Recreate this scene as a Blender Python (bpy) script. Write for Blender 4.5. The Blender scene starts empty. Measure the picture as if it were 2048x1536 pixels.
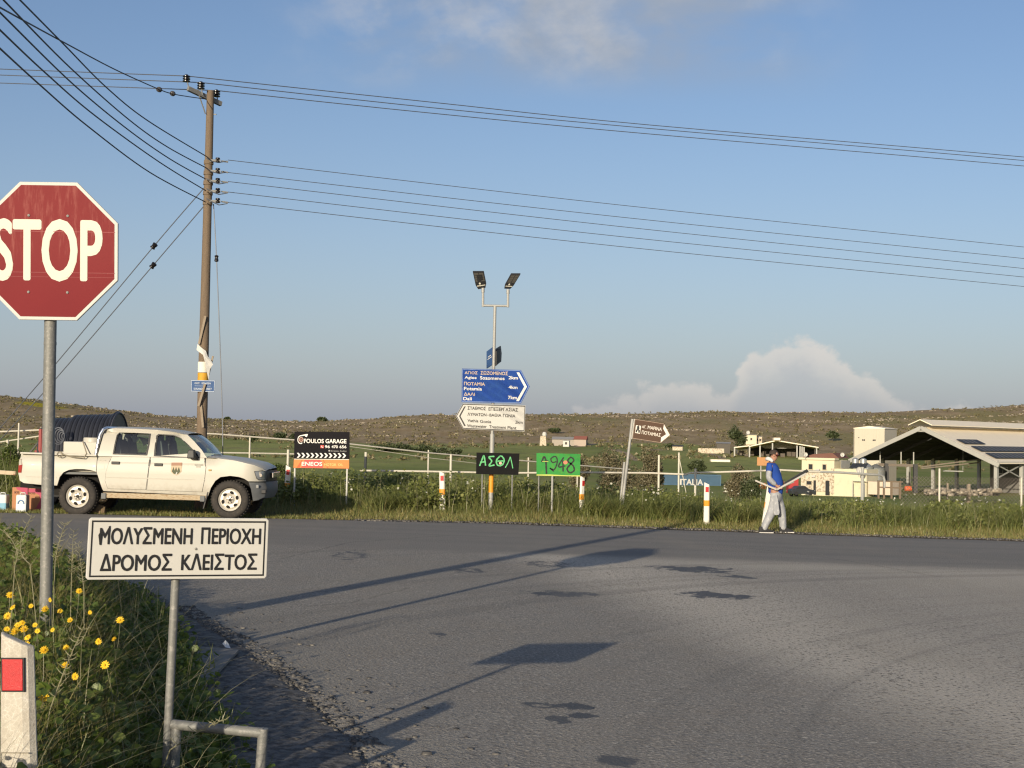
import bpy, bmesh, math, random
import numpy as np
from mathutils import Vector, Matrix, noise
R = math.radians
random.seed(7); rng = np.random.default_rng(11)
scene = bpy.context.scene
COL = scene.collection

# ------------------------------------------------------------------ camera
FPX = 2840.0; EYE = 1.74; PITCH = math.atan(106/FPX); ROLL = R(1.0)
CAMP = Vector((0, 0, EYE))
F_ = Vector((0, math.cos(PITCH), math.sin(PITCH)))
U0 = Vector((0, -math.sin(PITCH), math.cos(PITCH))); R0 = Vector((1, 0, 0))
RR = R0*math.cos(ROLL) + U0*math.sin(ROLL)
UU = U0*math.cos(ROLL) - R0*math.sin(ROLL)
cd = bpy.data.cameras.new('camera'); cam = bpy.data.objects.new('camera', cd); COL.objects.link(cam)
cam.matrix_world = Matrix(((RR.x, UU.x, -F_.x, 0), (RR.y, UU.y, -F_.y, 0), (RR.z, UU.z, -F_.z, EYE), (0, 0, 0, 1)))
cd.sensor_width = 36; cd.lens = 36*FPX/2048; cd.clip_start = 0.1; cd.clip_end = 6000
scene.camera = cam

# ------------------------------------------------------------------ sun, sky, exposure
SUN_EL = R(12.7); SUN_AZ = R(20.5)            # light travels towards +x sin, +y cos
sl = bpy.data.lights.new('sun', 'SUN'); sl.energy = 4.6; sl.angle = R(0.5); sl.color = (1.0, 0.87, 0.67)
so = bpy.data.objects.new('sun', sl); COL.objects.link(so)
ld = Vector((math.sin(SUN_AZ)*math.cos(SUN_EL), math.cos(SUN_AZ)*math.cos(SUN_EL), -math.sin(SUN_EL)))
so.rotation_euler = ld.to_track_quat('-Z', 'Y').to_euler(); so.location = (-20, -30, 40)
vs = scene.view_settings; vs.view_transform = 'Standard'; vs.look = 'None'; vs.gamma = 1; vs.use_curve_mapping = False
vs.exposure = 0.20
scene.cycles.filter_width = 1.25; scene.cycles.max_bounces = 5; scene.cycles.transparent_max_bounces = 12

class NT:
    """small helper to write node graphs"""
    def __init__(s, tree): s.t = tree; s.n = tree.nodes; s.l = tree.links
    def node(s, typ, **kw):
        n = s.n.new(typ)
        for k, v in kw.items(): setattr(n, k, v)
        return n
    def set(s, sock, v):
        if isinstance(v, bpy.types.NodeSocket): s.l.new(v, sock)
        elif v is not None: sock.default_value = v
    def math(s, op, a, b=None, c=None, clamp=False):
        n = s.node('ShaderNodeMath', operation=op); n.use_clamp = clamp
        s.set(n.inputs[0], a)
        if b is not None: s.set(n.inputs[1], b)
        if c is not None: s.set(n.inputs[2], c)
        return n.outputs[0]
    def mix(s, f, a, b, mode='MIX'):
        n = s.node('ShaderNodeMix', data_type='RGBA', blend_type=mode)
        s.set(n.inputs[0], f)
        for i, v in ((6, a), (7, b)):
            s.set(n.inputs[i], v if isinstance(v, bpy.types.NodeSocket) else (*v[:3], 1))
        return n.outputs[2]
    def noise(s, vec, scale, detail=3, rough=0.55, dist=0.0, typ=None):
        n = s.node('ShaderNodeTexNoise'); s.set(n.inputs['Vector'], vec)
        n.inputs['Scale'].default_value = scale; n.inputs['Detail'].default_value = detail
        n.inputs['Roughness'].default_value = rough; n.inputs['Distortion'].default_value = dist
        return n.outputs[0]
    def ramp(s, f, stops, interp='LINEAR'):
        n = s.node('ShaderNodeValToRGB'); n.color_ramp.interpolation = interp
        e = n.color_ramp.elements
        while len(e) < len(stops): e.new(0.5)
        for k, (p, c) in enumerate(stops):
            e[k].position = p; e[k].color = (c, c, c, 1) if not hasattr(c, '__len__') else (*c, 1)
        s.set(n.inputs[0], f); return n.outputs[0]
    def sstep(s, x, a, b):
        n = s.node('ShaderNodeMapRange', interpolation_type='SMOOTHSTEP')
        s.set(n.inputs[0], x); n.inputs[1].default_value = a; n.inputs[2].default_value = b
        return n.outputs[0]
    def sep(s, v):
        n = s.node('ShaderNodeSeparateXYZ'); s.set(n.inputs[0], v); return n.outputs
    def comb(s, x, y, z):
        n = s.node('ShaderNodeCombineXYZ')
        for i, v in enumerate((x, y, z)): s.set(n.inputs[i], v)
        return n.outputs[0]
    def mapping(s, vec, scale=(1, 1, 1), loc=(0, 0, 0), rot=(0, 0, 0)):
        n = s.node('ShaderNodeMapping'); s.set(n.inputs[0], vec)
        n.inputs[1].default_value = loc; n.inputs[2].default_value = rot; n.inputs[3].default_value = scale
        return n.outputs[0]

W = bpy.data.worlds.new('World'); scene.world = W; W.use_nodes = True
w = NT(W.node_tree); W.node_tree.nodes.clear()
sky = w.node('ShaderNodeTexSky', sky_type='NISHITA'); sky.sun_disc = False
sky.sun_elevation = SUN_EL; sky.sun_rotation = math.pi + SUN_AZ
sky.altitude = 0; sky.air_density = 1.0; sky.dust_density = 1.5; sky.ozone_density = 1.6
tc = w.node('ShaderNodeTexCoord'); d = tc.outputs['Generated']
dx, dy, dz = w.sep(d)
dyc = w.math('MAXIMUM', dy, 0.05)
u = w.math('DIVIDE', dx, dyc); v = w.math('DIVIDE', dz, dyc)
v2 = w.math('ADD', v, w.math('MULTIPLY', u, 0.0175))
front = w.sstep(dy, 0.1, 0.4)
SKYK = 0.091
# haze towards the horizon
hz = w.math('POWER', w.math('SUBTRACT', 1.0, w.sstep(dz, -0.05, 0.30)), 1.4)
base = w.mix(1.0, sky.outputs[0], (1.03, 1.06, 1.24), 'MULTIPLY')
base = w.mix(w.math('MULTIPLY', hz, 0.52), base, (4.15, 4.65, 6.2))
# cumulus bank low on the right
uv = w.comb(u, w.math('MULTIPLY', v, 1.25), 0.0)
n1 = w.noise(uv, 26, 8, 0.58); n2 = w.noise(w.mapping(uv, loc=(3, 1, 0)), 75, 6, 0.6)
prof = w.ramp(w.math('DIVIDE', u, 0.5), [(0.04, 0.0), (0.12, 0.30), (0.17, 0.34), (0.22, 0.46), (0.30, 0.36), (0.345, 0.70), (0.40, 0.76), (0.45, 0.66), (0.49, 0.55), (0.56, 0.32), (0.9, 0.10)], 'EASE')
h = w.math('ADD', w.math('SUBTRACT', w.math('MULTIPLY', prof, 0.098), v), w.math('MULTIPLY', w.math('SUBTRACT', n1, 0.5), 0.05))
h = w.math('ADD', h, w.math('MULTIPLY', w.math('SUBTRACT', n2, 0.5), 0.012))
cm = w.math('MULTIPLY', w.sstep(h, -0.001, 0.008), front)
top = w.math('SUBTRACT', 1.0, w.sstep(h, 0.006, 0.034))
lowfade = w.sstep(v, 0.005, 0.062)
ccol = w.mix(top, (4.9, 4.9, 5.1), (7.4, 6.7, 6.1))
base = w.mix(w.math('MULTIPLY', cm, w.math('ADD', 0.16, w.math('MULTIPLY', lowfade, w.math('ADD', 0.12, w.math('MULTIPLY', n1, 0.6))))), base, ccol)
# grey and white wisps high up
uv3 = w.mapping(w.comb(u, v, 0.0), scale=(1, 1.5, 1), rot=(0, 0, R(-16)))
n3 = w.noise(uv3, 10, 7, 0.58, 0.15); n4 = w.noise(w.mapping(uv3, loc=(5.3, 2, 0)), 5, 5, 0.55, 0.3)
m3 = w.math('MULTIPLY', w.sstep(v, 0.235, 0.285), w.math('MULTIPLY', w.sstep(u, -0.20, -0.08), w.math('SUBTRACT', 1.0, w.sstep(u, 0.12, 0.26))))
m3 = w.math('MULTIPLY', m3, front)
base = w.mix(w.math('MULTIPLY', m3, w.sstep(n4, 0.36, 0.66)), base, (3.3, 3.75, 4.5))
base = w.mix(w.math('MULTIPLY', m3, w.math('MULTIPLY', w.sstep(n3, 0.42, 0.70), 0.62)), base, (5.6, 5.6, 5.7))
bg = w.node('ShaderNodeBackground'); bg.inputs[1].default_value = SKYK
wo = w.node('ShaderNodeOutputWorld'); w.l.new(base, bg.inputs[0]); w.l.new(bg.outputs[0], wo.inputs[0])

# ------------------------------------------------------------------ pixel rays and terrain
def ray(px, py):
    return F_ + RR*((px-1024)/FPX) + UU*((768-py)/FPX)
def at(px, py, D):
    r = ray(px, py); return CAMP + r*(D/r.y)

PY = [-80, 0, 9, 13, 17.5, 20.5, 26.5, 28.5, 34, 37, 42, 60, 120, 230, 300, 400, 480, 560, 650, 2000]
PZ = [-.4, 0, 0, 0, 0, 0, 0, 0, 0, -.12, -.7, -2.0, -4.8, -7.0, -7.4, -6.5, -5.0, -3.5, -2.0, -2.0]
_yy = np.arange(-80, 2000, 0.25); _zz = np.interp(_yy, PY, PZ)
_k = np.ones(9)/9; _zz[8:-8] = np.convolve(_zz, _k, 'same')[8:-8]
SKX = [-3000, -400, 0, 60, 120, 170, 250, 330, 450, 560, 640, 740, 800, 900, 1040, 1180, 1300, 1440, 1560, 1700, 1800, 1900, 2048, 2500, 5000]
SKY = [760, 776, 790, 797, 806, 812, 822, 832, 838, 841, 842, 838, 832, 830, 828, 827, 826, 824, 826, 826, 823, 818, 810, 790, 780]
def sm(a, b, t):
    t = min(1, max(0, (t-a)/(b-a))); return t*t*(3-2*t)
RIDGE = 1000.0
def G(x, y):
    z = float(np.interp(y, _yy, _zz))
    z += float(np.interp(x, (-30, -8, -5, 0, 6, 30), (.22, .150, .105, 0, -.130, -.40)))*(1-sm(40, 90, y))
    if y > 45:
        z += 0.5*sm(45, 150, y)*(noise.noise((x*0.012, y*0.012, 3.1)))*1.2
    if y > 500:
        px = 1024 + FPX*x/y
        s = float(np.interp(px, SKX, SKY)) - (px-1024)*0.01745
        zs = EYE + RIDGE*(874-s)/FPX
        t = (y-640)/(RIDGE-640)
        if t > 0:
            tt = min(1, t); e = 0.55*tt + 0.45*tt*tt*(3-2*tt)
            z = z + (zs-z)*e
            env = min(1, tt*3)
            z += env*(1.1*noise.noise((x*0.02, y*0.03, 0.5)) + 0.5*noise.noise((x*0.06, y*0.09, 1.7)))*(1 if t < 1 else 0.6)
            if t > 1: z -= (y-RIDGE)*0.035
    return z
def gpt(px, py):
    r = ray(px, py); lo = 3.0; D = lo
    while D < 1500:
        p = CAMP + r*(D/r.y)
        if p.z <= G(p.x, p.y):
            a, b = lo, D
            for _ in range(30):
                m = (a+b)/2; q = CAMP + r*(m/r.y)
                if q.z <= G(q.x, q.y): b = m
                else: a = m
            return CAMP + r*(b/r.y)
        lo = D; D *= 1.01
    return CAMP + r*(1000/r.y)

# ------------------------------------------------------------------ materials
def mat(name, col, rough=0.6, metal=0.0, var=0.12, scale=6.0, bump=0.0, bscale=60.0, col2=None, spec=0.4, th=(0.4, 0.65), stretch=(1, 1, 1), coat=0.0, dirt=False):
    m = bpy.data.materials.new(name); m.use_nodes = True
    t = NT(m.node_tree); b = t.n['Principled BSDF']
    oc = t.node('ShaderNodeTexCoord').outputs['Object']
    if stretch != (1, 1, 1): oc = t.mapping(oc, scale=stretch)
    nz = t.noise(oc, scale, 5, 0.6)
    lo = [c*(1-var) for c in col]; hi = [min(1, c*(1+var)) for c in col]
    c = t.mix(nz, lo, hi)
    if col2 is not None:
        f = t.sstep(t.noise(t.mapping(oc, loc=(7, 3, 1)), scale*1.7, 6, 0.65), *th)
        c = t.mix(f, c, col2)
    if dirt:      # road dust thrown up over the lower part
        z_ = t.sep(t.node('ShaderNodeTexCoord').outputs['Object'])[2]
        k = t.sstep(t.math('ADD', t.math('SUBTRACT', 0.62, z_), t.math('MULTIPLY', t.math('SUBTRACT', t.noise(oc, 7, 6, 0.7), 0.5), 0.9)), -0.05, 0.45)
        c = t.mix(t.math('MULTIPLY', k, 0.6), c, (.25, .20, .135))
    t.l.new(c, b.inputs['Base Color'])
    b.inputs['Roughness'].default_value = rough; b.inputs['Metallic'].default_value = metal
    b.inputs['Specular IOR Level'].default_value = spec; b.inputs['Coat Weight'].default_value = coat
    if bump:
        bn = t.node('ShaderNodeBump'); bn.inputs['Strength'].default_value = bump; bn.inputs['Distance'].default_value = 0.01
        t.l.new(t.noise(oc, bscale, 4, 0.6), bn.inputs['Height']); t.l.new(bn.outputs[0], b.inputs['Normal'])
    return m
def leafmat(name, stops, trans=0.3, rough=0.6):
    m = bpy.data.materials.new(name); m.use_nodes = True
    t = NT(m.node_tree); t.n.remove(t.n['Principled BSDF'])
    g = t.node('ShaderNodeNewGeometry')
    pos = t.noise(g.outputs['Position'], 0.9, 3, 0.6)
    f = t.math('ADD', t.math('MULTIPLY', g.outputs['Random Per Island'], 0.62), t.math('MULTIPLY', t.math('SUBTRACT', pos, 0.28), 0.75), clamp=True)
    n = len(stops); c = t.ramp(f, [(k/(n-1), s) for k, s in enumerate(stops)])
    df = t.node('ShaderNodeBsdfDiffuse'); tr = t.node('ShaderNodeBsdfTranslucent'); gl = t.node('ShaderNodeBsdfGlossy')
    gl.inputs['Roughness'].default_value = 0.45
    t.l.new(c, df.inputs[0]); t.l.new(c, tr.inputs[0]); gl.inputs[0].default_value = (0.8, 0.8, 0.75, 1)
    mx = t.node('ShaderNodeMixShader'); mx.inputs[0].default_value = trans
    t.l.new(df.outputs[0], mx.inputs[1]); t.l.new(tr.outputs[0], mx.inputs[2])
    m2 = t.node('ShaderNodeMixShader'); m2.inputs[0].default_value = 0.04
    t.l.new(mx.outputs[0], m2.inputs[1]); t.l.new(gl.outputs[0], m2.inputs[2])
    t.l.new(m2.outputs[0], t.n['Material Output'].inputs[0])
    return m
def glassmat(name, tint=(0.75, 0.85, 0.8), dark=0.55):
    m = bpy.data.materials.new(name); m.use_nodes = True
    t = NT(m.node_tree); t.n.remove(t.n['Principled BSDF'])
    a = t.node('ShaderNodeBsdfTransparent'); a.inputs[0].default_value = (*[c*dark for c in tint], 1)
    b = t.node('ShaderNodeBsdfGlossy'); b.inputs['Roughness'].default_value = 0.03
    fr = t.node('ShaderNodeFresnel'); fr.inputs[0].default_value = 1.5
    mx = t.node('ShaderNodeMixShader'); t.l.new(t.math('ADD', fr.outputs[0], 0.04), mx.inputs[0])
    t.l.new(a.outputs[0], mx.inputs[1]); t.l.new(b.outputs[0], mx.inputs[2])
    t.l.new(mx.outputs[0], t.n['Material Output'].inputs[0])
    return m

# ------------------------------------------------------------------ mesh building
class MB:
    def __init__(s): s.v = []; s.f = []; s.m = []
    def add(s, verts, faces, mi=0):
        o = len(s.v); s.v += [tuple(p) for p in verts]
        s.f += [tuple(i+o for i in f) for f in faces]; s.m += [mi]*len(faces)
    def box(s, c, size, mi=0, rot=None, taper=1.0):
        hx, hy, hz_ = (a/2 for a in size); c = Vector(c)
        vs_ = []
        for z in (-1, 1):
            k = taper if z > 0 else 1
            for x, y in ((-1, -1), (1, -1), (1, 1), (-1, 1)):
                p = Vector((x*hx*k, y*hy*k, z*hz_))
                if rot is not None: p = rot @ p
                vs_.append(c+p)
        s.add(vs_, [(3, 2, 1, 0), (4, 5, 6, 7), (0, 1, 5, 4), (1, 2, 6, 5), (2, 3, 7, 6), (3, 0, 4, 7)], mi)
    def bar(s, a, b, wd, mi=0, dp=None, up=(0, 0, 1)):
        a = Vector(a); b = Vector(b); z = (b-a); L = z.length; z.normalize()
        up = Vector(up)
        if abs(z.dot(up)) > 0.99: up = Vector((0, 1, 0))
        x = z.cross(up).normalized(); y = x.cross(z)
        m = Matrix((x, y, z)).transposed()
        s.box((a+b)/2, (wd, dp or wd, L), mi, m)
    def tube(s, pts, r, seg=8, mi=0, cap=True):
        pts = [Vector(p) for p in pts]; n = len(pts)
        rs = r if hasattr(r, '__len__') else [r]*n
        vs_ = []; fs = []; prev = None
        for i, p in enumerate(pts):
            tg = (pts[min(i+1, n-1)]-pts[max(i-1, 0)]).normalized()
            if prev is None:
                up = Vector((0, 0, 1)) if abs(tg.z) < 0.9 else Vector((0, 1, 0))
                x = tg.cross(up).normalized()
            else:
                x = (prev - tg*prev.dot(tg)).normalized()
            prev = x; y = tg.cross(x)
            for k in range(seg):
                a = 2*math.pi*k/seg; vs_.append(p + (x*math.cos(a)+y*math.sin(a))*rs[i])
        for i in range(n-1):
            for k in range(seg):
                a = i*seg+k; b = i*seg+(k+1) % seg
                fs.append((a, b, b+seg, a+seg))
        if cap: fs.append(tuple(range(seg-1, -1, -1))); fs.append(tuple(range((n-1)*seg, n*seg)))
        s.add(vs_, fs, mi)
    def lathe(s, prof, seg=24, mi=0, axis='z', c=(0, 0, 0), closed=False):
        c = Vector(c); vs_ = []; fs = []; n = len(prof)
        for r, h_ in prof:
            for k in range(seg):
                a = 2*math.pi*k/seg; x, y = r*math.cos(a), r*math.sin(a)
                vs_.append(c + (Vector((x, y, h_)) if axis == 'z' else Vector((x, h_, y)) if axis == 'y' else Vector((h_, x, y))))
        for i in range(n-1 if not closed else n):
            for k in range(seg):
                a = i*seg+k; b = i*seg+(k+1) % seg; j = ((i+1) % n)*seg
                fs.append((a, b, j+(k+1) % seg, j+k))
        s.add(vs_, fs, mi)
    def prism(s, poly, y0, y1, mi=0):
        """poly in (x,z); extruded from y0 to y1"""
        n = len(poly); vs_ = [(x, y0, z) for x, z in poly]+[(x, y1, z) for x, z in poly]
        fs = [tuple(range(n)), tuple(range(2*n-1, n-1, -1))]+[(i, i+n, (i+1) % n+n, (i+1) % n) for i in range(n)]
        s.add(vs_, fs, mi)
    def build(s, name, mats, parent=None, smooth=False, bevel=0.0, bseg=2, bang=35):
        me = bpy.data.meshes.new(name); me.from_pydata(s.v, [], s.f)
        mats = mats if isinstance(mats, (list, tuple)) else [mats]
        for m in mats: me.materials.append(m)
        if len(mats) > 1: me.polygons.foreach_set('material_index', s.m)
        bm = bmesh.new(); bm.from_mesh(me)
        bmesh.ops.recalc_face_normals(bm, faces=bm.faces)
        if bevel:
            es = [e for e in bm.edges if len(e.link_faces) == 2 and e.calc_face_angle(0) > R(bang)]
            bmesh.ops.bevel(bm, geom=es, offset=bevel, segments=bseg, affect='EDGES', profile=0.6, clamp_overlap=True)
        bm.to_mesh(me); bm.free()
        return link(name, me, parent, smooth)
def link(name, me, parent=None, smooth=False):
    o = bpy.data.objects.new(name, me); COL.objects.link(o)
    if parent is not None: o.parent = parent
    if smooth:
        me.polygons.foreach_set('use_smooth', [True]*len(me.polygons))
        me.set_sharp_from_angle(angle=R(40))
    return o
def tag(o, label=None, cat=None, group=None, kind=None):
    if label: o['label'] = label
    if cat: o['category'] = cat
    if group: o['group'] = group
    if kind: o['kind'] = kind
    return o
def empty(name, label, cat, loc=(0, 0, 0), rot=(0, 0, 0), group=None):
    o = bpy.data.objects.new(name, None); COL.objects.link(o); o.empty_display_size = 0.3
    o.location = loc; o.rotation_euler = rot
    return tag(o, label, cat, group)
def soup(name, chunks, mats, parent=None, smooth=False):
    """chunks: list of (verts Nx3, quads Mx4 or tris Mx3, material index)"""
    V = np.concatenate([c[0] for c in chunks]); off = 0; loops = []; starts = []; mi = []; ls = 0
    for vv, ff, m in chunks:
        k = ff.shape[1]; loops.append((ff+off).ravel()); starts.append(ls+np.arange(len(ff))*k); ls += len(ff)*k
        mi.append(np.full(len(ff), m)); off += len(vv)
    loops = np.concatenate(loops).astype(np.int32); starts = np.concatenate(starts).astype(np.int32); mi = np.concatenate(mi).astype(np.int32)
    me = bpy.data.meshes.new(name); me.vertices.add(len(V)); me.vertices.foreach_set('co', V.astype(np.float32).ravel())
    me.loops.add(len(loops)); me.loops.foreach_set('vertex_index', loops)
    me.polygons.add(len(starts)); me.polygons.foreach_set('loop_start', starts)
    for m in mats: me.materials.append(m)
    me.polygons.foreach_set('material_index', mi)
    me.update(calc_edges=True); me.validate()
    o = link(name, me, parent, False)
    if smooth: me.polygons.foreach_set('use_smooth', [True]*len(me.polygons))
    return o
_tc = {}
LOOKALIKE = str.maketrans('ΑΒΕΖΗΙΚΜΝΟΡΤΥΧ', 'ABEZHIKMNOPTYX')   # same letter shapes
def text2d(body, bold=0.0):
    body = body.translate(LOOKALIKE)
    k = (body, bold)
    if k not in _tc:
        cu = bpy.data.curves.new('writing', 'FONT'); cu.body = body; cu.resolution_u = 4; cu.offset = bold
        o = bpy.data.objects.new('writing', cu); COL.objects.link(o); bpy.context.view_layer.update()
        me = o.evaluated_get(bpy.context.evaluated_depsgraph_get()).to_mesh()
        v = np.array([(p.co.x, p.co.y) for p in me.vertices]); f = [tuple(p.vertices) for p in me.polygons]
        o.evaluated_get(bpy.context.evaluated_depsgraph_get()).to_mesh_clear()
        bpy.data.objects.remove(o); bpy.data.curves.remove(cu)
        v -= v.min(0); v /= np.maximum(v.max(0), 1e-6)
        _tc[k] = (v, f)
    return _tc[k]

# blades of grass / leaves, vectorised
def blades(P, h_, wd, lean, az, levels=4, curl=0.25):
    N = len(P); ts = np.linspace(0, 1, levels); V = np.zeros((N, levels, 2, 3))
    dx_, dy_ = np.cos(az), np.sin(az); sx, sy = -dy_, dx_
    tw = rng.uniform(-0.9, 0.9, N); sx, sy = sx*np.cos(tw)-sy*np.sin(tw), sx*np.sin(tw)+sy*np.cos(tw)
    for i, t in enumerate(ts):
        off = lean*h_*t**2; z = h_*(t-curl*np.abs(lean)*t**2.2)
        ww = wd*(1-t**1.6)*0.5+0.0004
        for k, sg in enumerate((-1, 1)):
            V[:, i, k, 0] = P[:, 0]+dx_*off+sg*sx*ww; V[:, i, k, 1] = P[:, 1]+dy_*off+sg*sy*ww; V[:, i, k, 2] = P[:, 2]+z
    b = (np.arange(N)*levels*2)[:, None]; q = []
    for i in range(levels-1):
        q.append(b+np.array([[2*i, 2*i+1, 2*i+3, 2*i+2]]))
    return V.reshape(-1, 3), np.concatenate(q)
def leaves(P, size, tilt=0.8, asp=0.8, fold=0.25):
    N = len(P); az = rng.uniform(0, 2*np.pi, N); el = rng.normal(0, tilt*0.6, N); roll = rng.normal(0, tilt*0.6, N)
    a = np.stack([np.cos(az)*np.cos(el), np.sin(az)*np.cos(el), np.sin(el)], 1)
    s0 = np.stack([-np.sin(az), np.cos(az), np.zeros(N)], 1); n0 = np.cross(a, s0)
    s_ = s0*np.cos(roll)[:, None]+n0*np.sin(roll)[:, None]; n_ = np.cross(a, s_)
    S = size[:, None]; w_ = S*asp*0.5
    V = np.stack([P, P+a*S*0.3+s_*w_+n_*S*fold*0.5, P+a*S*0.75+s_*w_*0.8+n_*S*fold*0.4, P+a*S, P+a*S*0.75-s_*w_*0.8+n_*S*fold*0.4, P+a*S*0.3-s_*w_+n_*S*fold*0.5], 1)
    b = (np.arange(N)*6)[:, None]
    q = np.concatenate([b+np.array([[0, 1, 2, 3]]), b+np.array([[0, 3, 4, 5]])])
    return V.reshape(-1, 3), q
def crown_pts(c, rad, n, clumps=14, shell=0.55):
    """leaf positions in clumps filling an uneven ellipsoid"""
    c = np.array(c); rad = np.array(rad)
    cc = rng.normal(0, 1, (clumps, 3)); cc /= np.linalg.norm(cc, axis=1)[:, None]; cc *= rng.uniform(0.25, 0.8, (clumps, 1))
    k = rng.integers(0, clumps, n); d_ = rng.normal(0, 1, (n, 3)); d_ /= np.linalg.norm(d_, axis=1)[:, None]
    rr = rng.uniform(shell, 1, (n, 1))*rng.uniform(0.28, 0.5, clumps)[k][:, None]
    return c+(cc[k]+d_*rr)*rad

GV = np.vectorize(G)
# ------------------------------------------------------------------ shared materials
M_galv = mat('galvanised_steel', (0.20, 0.20, 0.185), 0.6, 0.25, 0.25, 25, 0.15, 90, col2=(0.30, 0.29, 0.265), th=(0.50, 0.68))
M_galvl = mat('pale_galvanised_steel', (0.36, 0.355, 0.33), 0.6, 0.2, 0.15, 12)
M_white = mat('white_sign_sheet', (0.50, 0.49, 0.45), 0.55, 0, 0.06, 5, col2=(0.40, 0.385, 0.345), th=(0.58, 0.85))
M_black = mat('black_paint', (0.012, 0.012, 0.013), 0.45, 0, 0.2, 20)
M_dark = mat('dark_rubber', (0.022, 0.022, 0.022), 0.75, 0, 0.3, 15)
M_wire = mat('weathered_wire', (0.03, 0.035, 0.05), 0.6, 0.2, 0.1, 3)
M_wire2 = mat('thin_grey_wire', (0.13, 0.14, 0.16), 0.5, 0.4, 0.1, 3)
M_red = mat('red_reflector', (0.45, 0.015, 0.018), 0.35, 0, 0.2, 60, 0.3, 300)
M_orange = mat('orange_band', (0.72, 0.29, 0.02), 0.45, 0, 0.2, 14)
M_plast = mat('white_plastic_post', (0.74, 0.71, 0.62), 0.5, 0, 0.06, 7, col2=(0.60, 0.55, 0.44), th=(0.58, 0.8))
M_wood = mat('weathered_timber', (0.165, 0.122, 0.082), 0.85, 0, 0.35, 9, 0.5, 40, col2=(0.115, 0.082, 0.058), th=(0.5, 0.75), stretch=(6, 6, 0.5))
M_slat = mat('grey_wood_slat', (0.27, 0.22, 0.16), 0.85, 0, 0.25, 10, 0.3, 60, stretch=(4, 4, 0.6))
M_insul = mat('dark_ceramic', (0.012, 0.010, 0.010), 0.25, 0, 0.2, 5)
M_glass = glassmat('clear_window_glass', dark=1.05)
M_dkglass = mat('dark_window', (0.035, 0.037, 0.04), 0.12, 0, 0.3, 1)

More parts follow.
